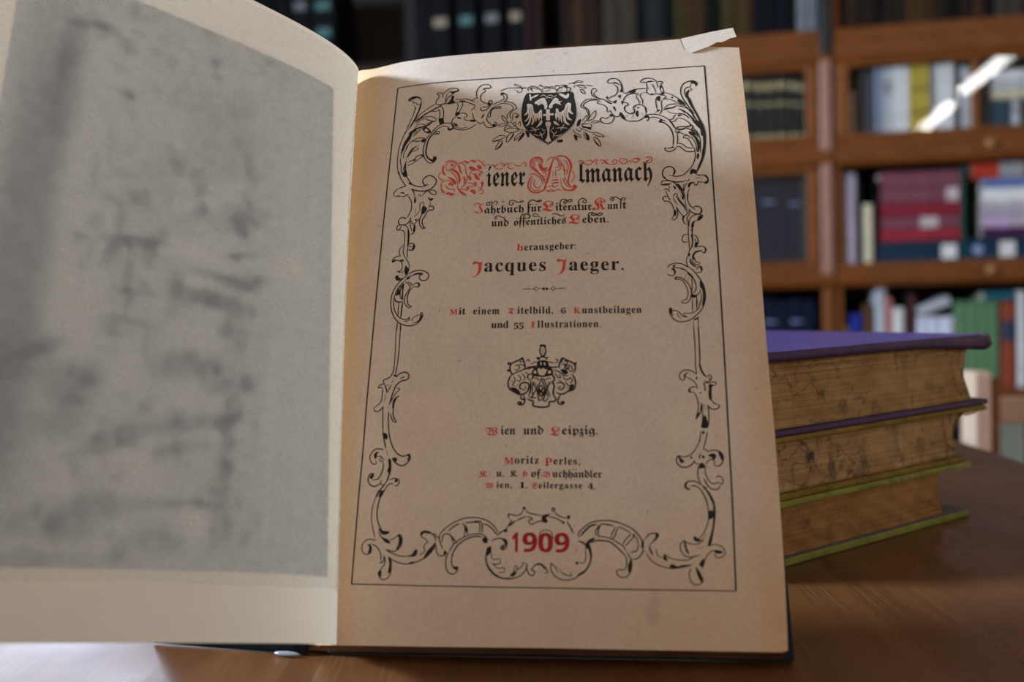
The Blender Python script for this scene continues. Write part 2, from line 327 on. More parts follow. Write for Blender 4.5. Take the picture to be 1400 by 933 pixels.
for zc in (445, 132):
    b = MB(); c = BP(366, -12, zc); b.lathe((0, 0, 0), [(0, 22), (7, 21), (11, 15), (10, 8), (6, 4), (6, 0)], 14)
    b.v = [tuple(BP(366+v[0], -12-v[2], zc+v[1])) for v in b.v]; b.build('knob', KNOB, rb, True)
b = MB(); b.box((4, -8, 482), (36, 4, 671), T=TB); b.build('stile', CASE, rb, False, .003)
lb = bookcase('bookcase', -770, -4, 'honey-brown oak bookcase of dark bound sets, beside the title page edge', CASE, CASE_H, '01234', [(-420, -40, '1', '0', 30, True), (-420, -40, '2', '1', 30, True)], [])
POSTM = plain('rosy_post_sheen', (.30, .145, .105), .22, .6, 0, .1, 12)  # rosy tint paints the sheen of window light on the post
b = MB(); b.box((-36, -9, 102), (-6, 6, 690), T=TB); b.build('post', POSTM, lb, False, .010, 4)
b = MB(); b.box((-36, -7, -700), (-5, 8, 99), T=TB); b.build('post', CASE, lb, False, .008, 3)
b = MB(); b.box((-34, -15, 694), (-5, 10, 1150), T=TB); b.build('post', plain('dark_gap', (.012, .011, .011), .5), lb, False, .004)  # black strip painted for the dark gap between the two cases
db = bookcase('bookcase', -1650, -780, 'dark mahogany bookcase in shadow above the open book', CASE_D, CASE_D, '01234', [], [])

PAL = {'beige': (.42, .36, .25), 'charcoal': (.035, .036, .038), 'slate': (.06, .065, .08), 'blue grey': (.20, .22, .30), 'light grey': (.42, .43, .45), 'white': (.62, .62, .60), 'gold': (.42, .31, .045), 'grey': (.25, .25, .25),
 'pinkish white': (.60, .50, .48), 'dark teal': (.02, .05, .07), 'dark brown': (.040, .020, .012), 'rust brown': (.095, .042, .016), 'ochre brown': (.13, .065, .018), 'black': (.004, .004, .005), 'taupe': (.10, .075, .055), 'olive': (.10, .075, .02),
 'dark navy': (.006, .009, .021), 'black green': (.022, .023, .020), 'navy': (.012, .030, .055), 'lilac grey': (.36, .31, .36), 'cream': (.56, .49, .34), 'bright blue': (.02, .03, .22), 'pinkish red': (.48, .15, .12), 'maroon': (.09, .03, .035),
 'bluish white': (.56, .58, .68), 'green': (.10, .20, .095), 'brick red': (.23, .05, .025), 'grey green': (.20, .21, .16), 'red': (.26, .025, .035), 'dusky maroon': (.17, .055, .075), 'deep red': (.20, .02, .03), 'dark purple': (.05, .015, .05),
 'lilac': (.42, .30, .44), 'royal blue': (.10, .15, .34), 'scarlet': (.36, .035, .02), 'teal': (.015, .09, .12), 'green teal': (.01, .10, .08)}
PM = {k: plain('binding_'+k.replace(' ', '_'), v, .7, .08, 0, .18, 30) for k, v in PAL.items()}
PD = {k: plain('shaded_binding_'+k.replace(' ', '_'), tuple(x*.36 for x in PAL[k]), .7, .12, 0, .25, 30) for k in ('dark brown', 'rust brown', 'ochre brown', 'black', 'taupe', 'olive', 'charcoal', 'dark navy', 'light grey')}  # same bindings darkened: shade of the unlit top shelves in the colour
LEAVES = block_mat('leaf_edges', (.42, .36, .27), (.58, .51, .40), .1); GILT = plain('gilt_band', (.26, .20, .09), .4, .5, .3); LAB_W = plain('paper_label', (.60, .58, .55), .7); LAB_N = plain('navy_label', (.015, .025, .06), .6); LAB_T = plain('teal_label', (.05, .13, .12), .7); LAB_B = plain('tan_label', (.24, .18, .12), .7); LAB_G = plain('grey_label', (.13, .13, .13), .7)
LAB_P = plain('pale_red_label', (.45, .36, .36), .7); LAB_R = plain('blue_dot', (.22, .28, .46), .6)
def spine_book(T, w, h, dep, mat, e, label_bands=()):
    # a shelved book: T maps (across, into, up) in mm; rounded spine, boards, block of leaves
    b = MB(); n = 8; r = min(6, w*.28); prof = []
    for i in range(n+1):
        t = math.pi*i/n; prof.append((w/2-math.cos(t)*w/2, r-math.sin(t)*r))
    pr = [(0, dep)]+prof+[(w, dep)]; th = min(2.5, w*.16)
    inn = [(w-th, dep), (w-th, r+2)]+[(w/2+(p[0]-w/2)*.8, p[1]+th) for p in prof[::-1][1:-1]]+[(th, r+2), (th, dep)]
    lp = pr+inn; k = len(lp)
    vs = [T(Vector((p[0], p[1], z))) for z in (0, h) for p in lp]
    b.add(vs, [(i, (i+1) % k, k+(i+1) % k, k+i) for i in range(k)])
    m1 = len(pr)
    for zo in (0, k):      # end caps as strips between outer and inner outline
        for i in range(m1-1):
            j0 = k-1-int(round(i*(len(inn)-1)/(m1-1))); j1 = k-1-int(round((i+1)*(len(inn)-1)/(m1-1)))
            b.add([vs[zo+i], vs[zo+i+1], vs[zo+j1], vs[zo+j0]], [(0, 1, 2, 3)] if j1 != j0 else [(0, 1, 2)])
    b.build('cover', mat, e)
    b = MB(); b.box((th+.2, r+2.5, 3), (w-th-.2, dep-4, h-3), T=T); b.build('text_block', LEAVES, e)
    for (f0, f1, lm) in label_bands:
        b = MB(); rows = []
        for z in (h*f0, h*f1): rows.append([T(Vector((w/2-(w/2-p[0])*1.01, p[1]-.6, z))) for p in prof[1:-1]])
        b.grid(rows); b.build('spine_label', lm, e)
BOOKS = [
('R', '0', 22.0, 38.1, 762, 186.2, 'dark brown'),
('R', '0', 37.9, 55.8, 762, 166.2, 'rust brown'),
('R', '0', 56.1, 81.1, 762, 182.7, 'dark brown'),
('R', '0', 80.9, 109.4, 762, 165.6, 'dark brown'),
('R', '0', 109.6, 132.7, 762, 178.0, 'black'),
('R', '0', 132.8, 159.3, 762, 186.8, 'dark brown'),
('R', '0', 159.1, 183.8, 762, 164.3, 'dark brown'),
('R', '0', 183.8, 206.7, 762, 171.3, 'ochre brown'),
('R', '0', 206.7, 233.0, 762, 176.4, 'ochre brown'),
('R', '0', 232.9, 257.3, 762, 166.8, 'rust brown'),
('R', '0', 257.3, 285.1, 762, 160.9, 'dark brown'),
('R', '0', 285.2, 312.9, 762, 169.2, 'black'),
('R', '0', 312.8, 343.9, 762, 159.3, 'dark brown'),
('R', '0', 343.8, 373.0, 762, 147.6, 'rust brown'),
('R', '0', 374.8, 395.3, 762, 154.2, 'black'),
('R', '0', 396.7, 429.1, 762, 97.7, 'taupe'),
('R', '0', 429.1, 466.4, 762, 94.7, 'taupe'),
('R', '1', 42.8, 55.4, 484, 120.8, 'beige'),
('R', '1', 55.9, 72.1, 484, 164.5, 'charcoal'),
('R', '1', 72.2, 90.2, 484, 170.8, 'charcoal'),
('R', '1', 90.1, 106.2, 484, 165.9, 'slate'),
('R', '1', 106.4, 127.8, 484, 175.7, 'blue grey'),
('R', '1', 127.8, 151.0, 484, 177.8, 'light grey'),
('R', '1', 151.0, 172.3, 484, 180.0, 'white'),
('R', '1', 172.3, 191.7, 484, 178.5, 'white'),
('R', '1', 193.5, 216.5, 484, 180.6, 'gold'),
('R', '1', 216.5, 241.1, 484, 182.6, 'gold'),
('R', '1', 242.8, 256.8, 484, 173.7, 'grey'),
('R', '1', 256.8, 279.5, 484, 176.1, 'white'),
('R', '1', 279.6, 298.7, 484, 178.2, 'white'),
('R', '1', 298.7, 312.6, 484, 169.7, 'charcoal'),
('R', '1', 314.3, 331.6, 484, 164.9, 'light grey'),
('R', '1', 331.6, 347.2, 484, 160.0, 'pinkish white'),
('R', '1', 369.3, 384.8, 484, 102.6, 'charcoal'),
('R', '1', 391.5, 432.7, 484, 74.8, 'dark teal'),
('R', '1', 434.4, 454.9, 484, 72.7, 'light grey'),
('R', '1', 454.9, 482.1, 484, 71.1, 'charcoal'),
('R', '2', 25.6, 58.2, 162, 232.9, 'lilac grey'),
('R', '2', 59.8, 72.4, 162, 212.8, 'black'),
('R', '2', 73.5, 98.8, 162, 151.5, 'cream'),
('R', '2', 101.3, 106.7, 162, 218.4, 'black'),
('R', '3', 24.1, 33.2, -168, 168.1, 'beige'),
('R', '3', 33.6, 70.1, -168, 198.1, 'bright blue'),
('R', '3', 72.2, 97.6, -168, 222.0, 'rust brown'),
('R', '3', 99.9, 128.8, -168, 268.6, 'light grey'),
('R', '3', 130.3, 142.9, -168, 237.6, 'pinkish red'),
('R', '3', 144.4, 173.1, -168, 210.4, 'white'),
('R', '3', 175.4, 184.3, -168, 255.2, 'black'),
('R', '3', 184.2, 200.3, -168, 243.5, 'maroon'),
('R', '3', 203.3, 228.3, -168, 186.2, 'bluish white'),
('R', '3', 228.3, 258.5, -168, 185.5, 'bluish white'),
('R', '3', 258.5, 293.8, -168, 184.6, 'bluish white'),
('R', '3', 297.6, 324.0, -168, 223.1, 'green'),
('R', '3', 324.0, 352.0, -168, 222.3, 'green'),
('R', '3', 352.0, 376.4, -168, 221.6, 'green'),
('R', '3', 376.4, 400.7, -168, 220.9, 'green'),
('R', '3', 405.9, 442.2, -168, 219.9, 'brick red'),
('R', '3', 445.8, 464.7, -168, 244.9, 'white'),
('R', '4', 374.7, 393.9, -470, 243.8, 'grey green'),
('R', '4', 393.9, 416.6, -470, 239.8, 'grey green'),
('R', '4', 416.6, 439.2, -470, 243.4, 'grey green'),
('R', '4', 439.2, 465.2, -470, 239.4, 'grey green'),
('L', '0', -700.1, -670.4, 762, 231.3, 'dark brown'),
('L', '0', -670.7, -631.3, 762, 218.5, 'rust brown'),
('L', '0', -630.9, -591.7, 762, 228.5, 'dark brown'),
('L', '0', -588.4, -541.6, 762, 201.3, 'taupe'),
('L', '0', -541.5, -495.0, 762, 201.1, 'taupe'),
('L', '0', -490.8, -475.3, 762, 213.3, 'black'),
('L', '0', -475.6, -418.0, 762, 198.6, 'charcoal'),
('L', '0', -414.1, -398.9, 762, 198.9, 'black'),
('L', '0', -398.7, -372.1, 762, 204.6, 'olive'),
('L', '0', -372.0, -349.2, 762, 206.2, 'ochre brown'),
('L', '0', -349.3, -311.5, 762, 199.7, 'rust brown'),
('L', '0', -307.6, -281.3, 762, 206.0, 'black'),
('L', '0', -277.7, -238.4, 762, 193.3, 'olive'),
('L', '0', -238.4, -195.6, 762, 193.4, 'ochre brown'),
('L', '0', -192.0, -162.4, 762, 182.4, 'dark navy'),
('L', '0', -162.3, -132.8, 762, 187.2, 'black'),
('L', '0', -132.9, -107.2, 762, 181.1, 'dark navy'),
('L', '0', -107.1, -85.2, 762, 182.7, 'black'),
('L', '0', -84.3, -56.9, 762, 120.8, 'light grey'),
('L', '0', -56.8, -31.3, 762, 125.9, 'light grey'),
('L', '1', -313.6, -283.3, 484, 182.1, 'black green'),
('L', '1', -283.3, -253.1, 484, 183.8, 'black green'),
('L', '1', -253.2, -225.0, 484, 179.9, 'black green'),
('L', '1', -225.0, -193.3, 484, 179.7, 'black green'),
('L', '1', -191.5, -165.4, 484, 173.8, 'black green'),
('L', '1', -165.4, -139.4, 484, 173.9, 'black green'),
('L', '1', -137.5, -108.0, 484, 175.6, 'black green'),
('L', '1', -106.2, -84.1, 484, 170.0, 'black green'),
('L', '1', -84.2, -65.9, 484, 164.8, 'black green'),
('L', '2', -286.8, -249.0, 162, 222.0, 'dark navy'),
('L', '2', -248.9, -213.1, 162, 224.0, 'dark navy'),
('L', '2', -213.1, -179.4, 162, 222.2, 'dark navy'),
('L', '2', -179.3, -145.8, 162, 224.4, 'dark navy'),
('L', '2', -145.8, -112.4, 162, 220.8, 'dark navy'),
('L', '2', -112.4, -82.8, 162, 215.4, 'dark navy'),
('L', '2', -82.8, -64.3, 162, 219.9, 'charcoal'),
('L', '3', -254.7, -216.8, -168, 240.8, 'dark navy'),
('L', '3', -216.8, -181.0, -168, 239.7, 'dark navy'),
('L', '3', -180.9, -147.1, -168, 242.6, 'dark navy'),
('L', '3', -147.2, -113.6, -168, 237.8, 'dark navy'),
('L', '3', -113.5, -80.0, -168, 242.6, 'dark navy'),
('L', '3', -80.1, -43.0, -168, 237.7, 'dark navy')]
FLAT = [
('R', '1', 388.1, 483.8, 560.9, 584.5, 'cream'),
('R', '1', 388.2, 483.9, 584.5, 608.1, 'light grey'),
('R', '1', 388.4, 484.0, 608.1, 633.6, 'white'),
('R', '2', 109.7, 312.4, 157.8, 208.5, 'navy'),
('R', '2', 115.6, 311.0, 208.4, 240.3, 'red'),
('R', '2', 116.0, 311.3, 240.3, 272.1, 'dusky maroon'),
('R', '2', 116.4, 311.5, 272.1, 307.6, 'deep red'),
('R', '2', 116.8, 311.8, 307.6, 344.9, 'dusky maroon'),
('R', '2', 117.2, 312.0, 344.9, 389.6, 'dusky maroon'),
('R', '2', 324.7, 480.5, 158.4, 212.0, 'navy'),
('R', '2', 361.7, 480.7, 211.3, 235.3, 'dark purple'),
('R', '2', 361.9, 480.8, 235.3, 266.7, 'lilac'),
('R', '2', 362.1, 480.9, 266.7, 298.0, 'lilac grey'),
('R', '2', 362.3, 481.1, 298.0, 336.6, 'white'),
('R', '2', 362.5, 481.2, 336.6, 360.5, 'royal blue'),
('R', '2', 338.4, 467.7, 361.5, 401.9, 'scarlet'),
('R', '3', 365.9, 437.1, 52.5, 76.7, 'teal')]
DARK = [
(-1573.6, -1529.2, None),
(-1524.8, -1476.3, None),
(-1471.9, -1415.0, 'grey'),
(-1410.6, -1341.1, 'teal'),
(-1111.1, -1065.1, None),
(-1065.1, -1006.9, 'tan'),
(-990.3, -934.7, 'teal'),
(-918.3, -863.3, 'grey'),
(-847.0, -802.5, 'tan')]
ORD = ['first', 'second', 'third', 'fourth', 'fifth', 'sixth', 'seventh', 'eighth', 'ninth', 'tenth', 'eleventh', 'twelfth', 'thirteenth', 'fourteenth', 'fifteenth', 'sixteenth', 'seventeenth', 'eighteenth', 'nineteenth', 'twentieth']
PLACE = {('R', '0'): 'shelf over the mirrored light', ('R', '1'): 'shelf behind the mirrored light', ('R', '2'): 'shelf with the maroon stack', ('R', '3'): 'shelf just above the purple book', ('R', '4'): 'low shelf behind the chair',
 ('L', '0'): 'dim shelf above the title page', ('L', '1'): 'upper glazed shelf beside the page', ('L', '2'): 'lower glazed shelf beside the page', ('L', '3'): 'unglazed shelf beside the page'}
cnt = {}
for (u, row, a0, a1, zb, h, col) in BOOKS:
    cnt.setdefault((u, row), []).append((u, row, a0, a1, zb, h, col))
for key, items in cnt.items():
    if key[0] == 'L': items = items[::-1]          # counted from the post
    for i, (u, row, a0, a1, zb, h, col) in enumerate(items):
        zb = RAILS[row][1]+.5; w = a1-a0-1.0; dep = 150 + (i*37 % 30)
        e = empty('book', BP(a0+.5, 25, zb), '%s book, %s from the post on the %s' % (col, ORD[i], PLACE[key]), 'book', 'books on the '+PLACE[key])
        bands = []
        if key == ('L', '1'): bands = [(.80, .90, GILT), (.56, .60, GILT), (.08, .13, GILT)]
        if key == ('L', '2') or key == ('L', '3'): bands = [(.74, .76, LAB_R)] if i % 2 else []
        if col == 'brick red': bands = [(.54, .78, LAB_N)]
        if col == 'light grey' and u == 'R' and row == '1': bands = [(.6, .8, PM['grey'])]
        if col == 'gold': bands = [(.62, .66, PM['olive']), (.3, .34, PM['olive'])]
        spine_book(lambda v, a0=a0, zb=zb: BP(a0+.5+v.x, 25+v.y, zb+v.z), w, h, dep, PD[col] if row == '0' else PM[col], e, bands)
# books lying flat, spines to the front
fl = {}
for (u, row, a0, a1, z0, z1, col) in FLAT:
    fl.setdefault((row, round(a0/30)), []).append((a0, a1, z0, z1, col))
FLATN = {'cream': 'cream book lying under two others on the glazed shelf', 'white1': 'white book lying on top beside the mirrored light', 'light grey1': 'light grey book lying between cream and white books, glazed shelf', 'red': 'red volume lowest of the maroon stack on its navy box', 'dusky maroon0': 'dusky maroon volume with pale label, second from below in the stack', 'deep red': 'deep red volume in the middle of the maroon stack',
 'dusky maroon1': 'dusky maroon volume with pale end, second from top of the stack', 'dusky maroon2': 'dusky maroon volume on top of the lying stack', 'navy0': 'navy box with white label under the maroon stack', 'navy1': 'navy box with white label under the white and lilac books', 'dark purple': 'dark purple book lying lowest on the farther navy box', 'lilac': 'lilac book lying on the dark purple one',
 'lilac grey': 'lilac-grey book lying between the lilac and white books', 'white2': 'thick white book lying under the blue one', 'royal blue': 'blue book lying near the top of the pale stack', 'scarlet': 'scarlet book topping the pale lying stack', 'teal': 'teal book lying across the green volumes'}
seen = {}; ztop = {}
GRP = {'1': 'books lying on the glazed shelf', '2': 'books lying in stacks below the glazed shelf', '3': 'books lying on the green volumes'}
for (u, row, a0, a1, z0, z1, col) in FLAT:
    key = col
    if col in ('navy', 'dusky maroon'): key = col+str(seen.get(col, 0)); seen[col] = seen.get(col, 0)+1
    if col == 'white': key = 'white1' if row == '1' else 'white2'
    if col == 'light grey': key = 'light grey1'
    nb = 'navy' == col
    base = ztop.get((row, int(a0 > 250)), RAILS[row][1]+.5)
    if row == '1' or row == '3': base = max(base, z0) if (row, int(a0 > 250)) not in ztop else base
    h = z1-z0; hh = h-.6
    e = empty('storage_box' if nb else 'book', BP(a0, 25, base), FLATN[key], 'box' if nb else 'book', 'navy boxes on the shelf' if nb else GRP[row])
    T = lambda v, a0=a0, base=base, a1=a1: BP(a0+v.z, 25+v.y, base+v.x)
    if nb:
        b = MB(); b.box((a0, 25, base), (a1, 230, base+hh), T=TB); b.build('body', PM['navy'], e, False, .003)
        b = MB(); b.box((a0-.5, 24, base+hh*.82), (a1+.5, 231, base+hh+.6), T=TB); b.build('lid', PM['navy'], e, False, .002)
        q = a0+(a1-a0)*(.76 if a0 < 250 else .5); b = MB(); b.box((q, 23.2, base+4), (q+36, 25, base+hh*.8), T=TB); b.build('label', LAB_W, e)
        if a0 > 250:
            b = MB(); b.cyl(BP(a0+26, 23, base+hh*.45), BP(a0+26, 25, base+hh*.45), .012, n=20); b.build('round_sticker', LAB_R, e)
    else:
        bands = []
        if key == 'dusky maroon0': bands = [(.5, .72, LAB_P)]
        if key == 'dusky maroon1': bands = [(.82, .97, LAB_P)]
        if key == 'scarlet': bands = [(.5, .98, PM['grey'])]
        if key == 'lilac': bands = [(.55, .98, PM['lilac grey'])]
        spine_book(T, hh, a1-a0, 170, PM[col], e, bands)
    ztop[(row, int(a0 > 250))] = base+h
# thin green book leaning beside the maroon stack, and a white book leaning over the bluish ones
e = empty('book', BP(313, 25, 160), 'thin green book upright between the maroon and pale stacks', 'book')
def TL(v): 
    t = math.radians(-4); return BP(336+v.x*math.cos(t)+v.z*math.sin(t), 25+v.y, 161+1.3-v.x*math.sin(t)*0+v.z*math.cos(t))
_lz = ztop[('2', 0)]
e.location = BP(322, 25, 160)
spine_book(lambda v: BP(315.6+v.x, 25+v.y, 160.5+v.z), 4.6, 236, 150, PM['green teal'], e)
e = empty('book', BP(195, 40, 15), 'white book lying tilted over the bluish white books', 'book')
_g = [x for x in BOOKS if x[6] == 'bluish white']; _zt = RAILS['3'][1]+max(x[5] for x in _g); _a0 = _g[0][2]
e.location = BP(_a0, 25, _zt)
_t = math.radians(20)
spine_book(lambda v: BP(_a0-2+v.z*math.cos(_t)-v.x*math.sin(_t)+8, 25+v.y, _zt+.5+v.z*math.sin(_t)+v.x*math.cos(_t)), 24, 84, 130, PM['light grey'], e)
# black binders with small labels in the dark bookcase
for i, (a0, a1, lab) in enumerate(DARK):
    what = {None: 'plain black binder', 'grey': 'black binder with grey label', 'teal': 'black binder with teal label', 'tan': 'black binder with tan label'}[lab]
    side = 'nearer the plate page' if a0 < -1100 else 'above the title page'
    e = empty('binder', BP(a0, 25, RAILS['0'][1]), '%s, %s from the outer end in the dark bookcase' % (what, ORD[i]), 'binder', 'black binders in the dark bookcase')
    w = a1-a0-1; h = 250
    b = MB(); b.box((a0, 25, 760.5), (a0+w, 200, 760+h), T=TB); b.build('body', PM['black'], e, False, .003)
    if lab:
        m = {'grey': LAB_G, 'teal': LAB_T, 'tan': LAB_B}[lab]; zl = 864.5 if a0 > -1200 else (942 if lab == 'grey' else 938)
        b = MB(); b.box((a0+w*.18, 24, zl-12), (a0+w*.82, 25, zl+12), T=TB); b.build('label', m, e)
        if a0 < -1200 and lab == 'teal':
            b = MB(); b.box((a0+w*.2, 24, 850), (a0+w*.8, 25, 876), T=TB); b.build('label', m, e)
    b = MB(); b.cyl(BP(a0+w/2, 24, 795), BP(a0+w/2, 25.5, 795), .010, n=16); b.build('finger_ring', PM['black'], e)

# ------------------------------------------------------------------ pale wooden chair beyond the table edge
ch = empty('wooden_chair', (.492, 1.0, 0), 'pale wooden chair standing beyond the table edge beside the stacked books', 'chair')
for x in (.4815, .83):
    b = MB(); b.box((x, .99, 0), (x+.0195, 1.022, .757 if x < .6 else .757)); b.build('back_post', PALE, ch, False, .003)
b = MB(); b.box((.5012, .992, 0), (.5100, 1.02, .750)); b.build('post_edging', CASE, ch, False, .002)
for x in (.4815, .83):
    b = MB(); b.box((x, 1.36, 0), (x+.028, 1.388, .44)); b.build('front_leg', PALE, ch, False, .003)
b = MB(); b.box((.4700, .985, .43), (.870, 1.40, .455)); b.build('seat', PALE, ch, False, .006)
b = MB(); b.box((.5102, 1.0, .700), (.83, 1.016, .728)); b.build('crest_rail', PALE, ch, False, .003)
b = MB(); b.box((.5102, 1.0, .56), (.83, 1.014, .585)); b.build('back_rail', PALE, ch, False, .003)
b = MB(); b.box((.489, 1.022, .2), (.50, 1.36, .225)); b.box((.836, 1.022, .2), (.847, 1.36, .225)); b.build('stretcher', PALE, ch, False, .003)

# ------------------------------------------------------------------ the stack of three old books
SA = [195.604, 406.829, -0.826]; SW = [0.82664, 0.56273, 0.0]; LD = (-SW[1], SW[0])
PURPLE = cloth('purple_leather', (.058, .036, .175), .35, 120, .36, .7, .5, 500); PURPLE_E = cloth('purple_leather_edge', (.040, .016, .062), .35, 120, .6, .3)
OCHRE = cloth('ochre_cloth', (.17, .105, .012), .35, 150, .7, .25); GREEN = cloth('olive_green_cloth', (.17, .18, .022), .3, 150, .65, .3); DUSTY = cloth('dusty_board', (.10, .095, .075), .2, 60, .8)
BLK1 = block_mat('old_page_edges', (.24, .145, .060), (.42, .285, .130), .75); BLK2 = block_mat('stained_page_edges', (.24, .145, .062), (.45, .31, .155), .95, .05); BLK3 = block_mat('brown_page_edges', (.22, .112, .038), (.35, .20, .074), .6)
def SPT(w, l, z): return Vector((SA[0]*mm + (SW[0]*w + LD[0]*l)*mm, SA[1]*mm + (SW[1]*w + LD[1]*l)*mm, TABLE + z*mm))
def old_book(label, z0, z1, tb, tt, wb, wt, len_, width, blk, bl_r0, bl_mid, bl_r1, mb, mt, mblk, ms, top_curl=0, dusty=None):
    # w is measured towards the fore edge; z0/z1 overall, tb/tt board thickness, wb/wt fore-edge position of the lower/upper board
    e = empty('old_book', SPT((wb+wt)/2-width/2, len_/2, z0), label, 'book', 'old books stacked on the table')
    def board(name, za, zb, w, m, curl):
        b = MB(); nx, ny = 26, 10; xs = [w-width+(width)*i/nx for i in range(nx+1)]; ys = [len_*j/ny for j in range(ny+1)]
        def dz(x, y): 
            t = max(0, 1-(w-x)/22.0); s = max(0, 1-y/26.0); return -curl*(t*t)*(.35+.65*s) + curl*.25*math.sin((x-w)/width*math.pi)*0
        rnd = lambda x, y: max(0, 6-(w-x))*0
        top = [[SPT(x, y, zb+dz(x, y)) for x in xs] for y in ys]; bot = [[SPT(x, y, za+dz(x, y)) for x in xs] for y in ys]
        b.grid(top); b.grid([r[::-1] for r in bot])
        b.grid([bot[0], top[0]], 1); b.grid([top[-1], bot[-1]], 1); b.grid([[r[-1] for r in bot], [r[-1] for r in top]], 1); b.grid([[r[0] for r in top], [r[0] for r in bot]], 1)
        bmx = b.build(name, m, e); me = bmx.data
        g = bmesh.new(); g.from_mesh(me); bmesh.ops.remove_doubles(g, verts=g.verts, dist=1e-6); bmesh.ops.recalc_face_normals(g, faces=g.faces); g.to_mesh(me); g.free()
        bv = bmx.modifiers.new('bevel', 'BEVEL'); bv.width = .0008; bv.segments = 3; bv.limit_method = 'ANGLE'; bv.angle_limit = math.radians(50); return bmx
    lo = board('lower_board', z0, z0+tb, wb, mb, 0)
    up = board('upper_board', z1-tt, z1, wt, mt, top_curl)
    # block of leaves, fore edge hollowed, head edge slightly uneven
    b = MB(); n = 16; za, zb = z0+tb+.05, z1-tt-.05; prof = []
    for i in range(n+1):
        t = i/n; w = (1-t)*bl_r0 + t*bl_r1; mid = (bl_r0+bl_r1)/2-bl_mid; prof.append((w-mid*4*t*(1-t), za+(zb-za)*t))
    ls = [3.0, len_-3.0]; ins = width-6
    nw = 40; rows = []
    for i in range(n+1):
        w1, z = prof[i]; w0 = (wb*(1-i/n)+wt*i/n)-ins; rows.append([SPT(w0+(w1-w0)*j/nw, 3.0+.25*math.sin(j*1.3+i*.9)+.18*math.sin(j*.37), z) for j in range(nw+1)])
    b.grid(rows)
    back = [[SPT((wb*(1-i/n)+wt*i/n)-ins+(prof[i][0]-((wb*(1-i/n)+wt*i/n)-ins))*j/4, len_-3, prof[i][1]) for j in range(5)] for i in range(n+1)]
    b.grid([r[::-1] for r in back]); b.grid([[rows[i][-1], back[i][-1]] for i in range(n+1)]); b.grid([[back[i][0], rows[i][0]] for i in range(n+1)])
    b.add([rows[0][j] for j in range(0, nw+1, nw)]+[back[0][-1], back[0][0]], [(0, 3, 2, 1)]); b.add([rows[-1][j] for j in range(0, nw+1, nw)]+[back[-1][-1], back[-1][0]], [(0, 1, 2, 3)])
    b.build('text_block', mblk, e)
    # rounded spine
    b = MB(); m = 14; out = []; inn = []
    for i in range(m+1):
        t = math.pi*(i/m-.5); zz = (z0+z1)/2+math.sin(t)*(z1-z0)/2; ww = (wb+wt)/2-width-math.cos(t)*7+.5+(wt-wb)*(zz-(z0+z1)/2)/(z1-z0); out.append((ww, zz)); inn.append((ww+2, (z0+z1)/2+math.sin(t)*((z1-z0)/2-2)))
    for (pr, fl_) in ((out, 0), (inn, 1)):
        rows = [[SPT(p[0], y, p[1]) for p in pr] for y in (0, len_)]; b.grid(rows if fl_ else [r[::-1] for r in rows])
    for y in (0, len_): b.grid([[SPT(p[0], y, p[1]) for p in out], [SPT(p[0], y, p[1]) for p in inn]])
    b.build('spine', ms, e, True); return e, up, lo
WID = 152.0; LEN = 228.0
ob3, _, _ = old_book('old book with olive green boards, lowest of the stack beside the open book', 0.0, 24.1, 3.0, 2.6, 0, .5, LEN, WID-6, None, -14.9, -18.6, -16.8, [DUSTY, GREEN], [GREEN, GREEN], BLK3, GREEN)
ob2, _, _ = old_book('old book with frayed ochre boards and stained edges, middle of the stack', 24.2, 47.3, 2.4, 2.2, -1.8, 13.3, LEN, WID, None, -4.7, -6.4, 2.9, [OCHRE, OCHRE], [OCHRE, OCHRE], BLK2, OCHRE)
ob1, up, lo = old_book('thick old book with purple leather boards on top of the stack', 47.4, 78.3, 2.4, 2.6, 15.4, 14.0, LEN, WID+4, None, 7.9, 1.6, 6.7, [PURPLE_E, PURPLE_E], [PURPLE, PURPLE_E], BLK1, PURPLE_E)
# worn, curled-over leather of the purple board along its near edge and corner
b = MB(); rows = []
for i in range(41):
    t = i/40; w = -144+158.5*t; dr = (.4+3.4*max(0, (t-.62)/.38)**1.3) if t < .985 else 3.0
    rows.append([SPT(w, -.9, 78.2-.3*math.sin(t*9)), SPT(w, -1.8, 77.2), SPT(w, -1.7, 75.6-dr*.6), SPT(w, -.8, 75.0-dr), SPT(w, .6, 75.6-dr*.8), SPT(w, .8, 76.2)])
b.grid(rows); b.add(rows[-1], [(0, 1, 2, 3, 4, 5)]); b.add(rows[0], [(5, 4, 3, 2, 1, 0)]); b.build('turned_edge', PURPLE_E, ob1, True)
b = MB(); 
for k, (w, l, z, r) in enumerate(((12.2, .2, 75.6, 2.9), (14.2, 1.2, 76.2, 2.6), (14.0, -.5, 74.4, 2.0), (13.4, 4.0, 76.4, 2.3))):
    prof = [(r*math.sin(math.pi*i/8)*mm, -r*math.cos(math.pi*i/8)*mm) for i in range(9)]; b.lathe(SPT(w, l, z), prof, 12)
b.build('worn_corner', cloth('worn_purple', (.085, .055, .085), .4, 300, .8), ob1, True)
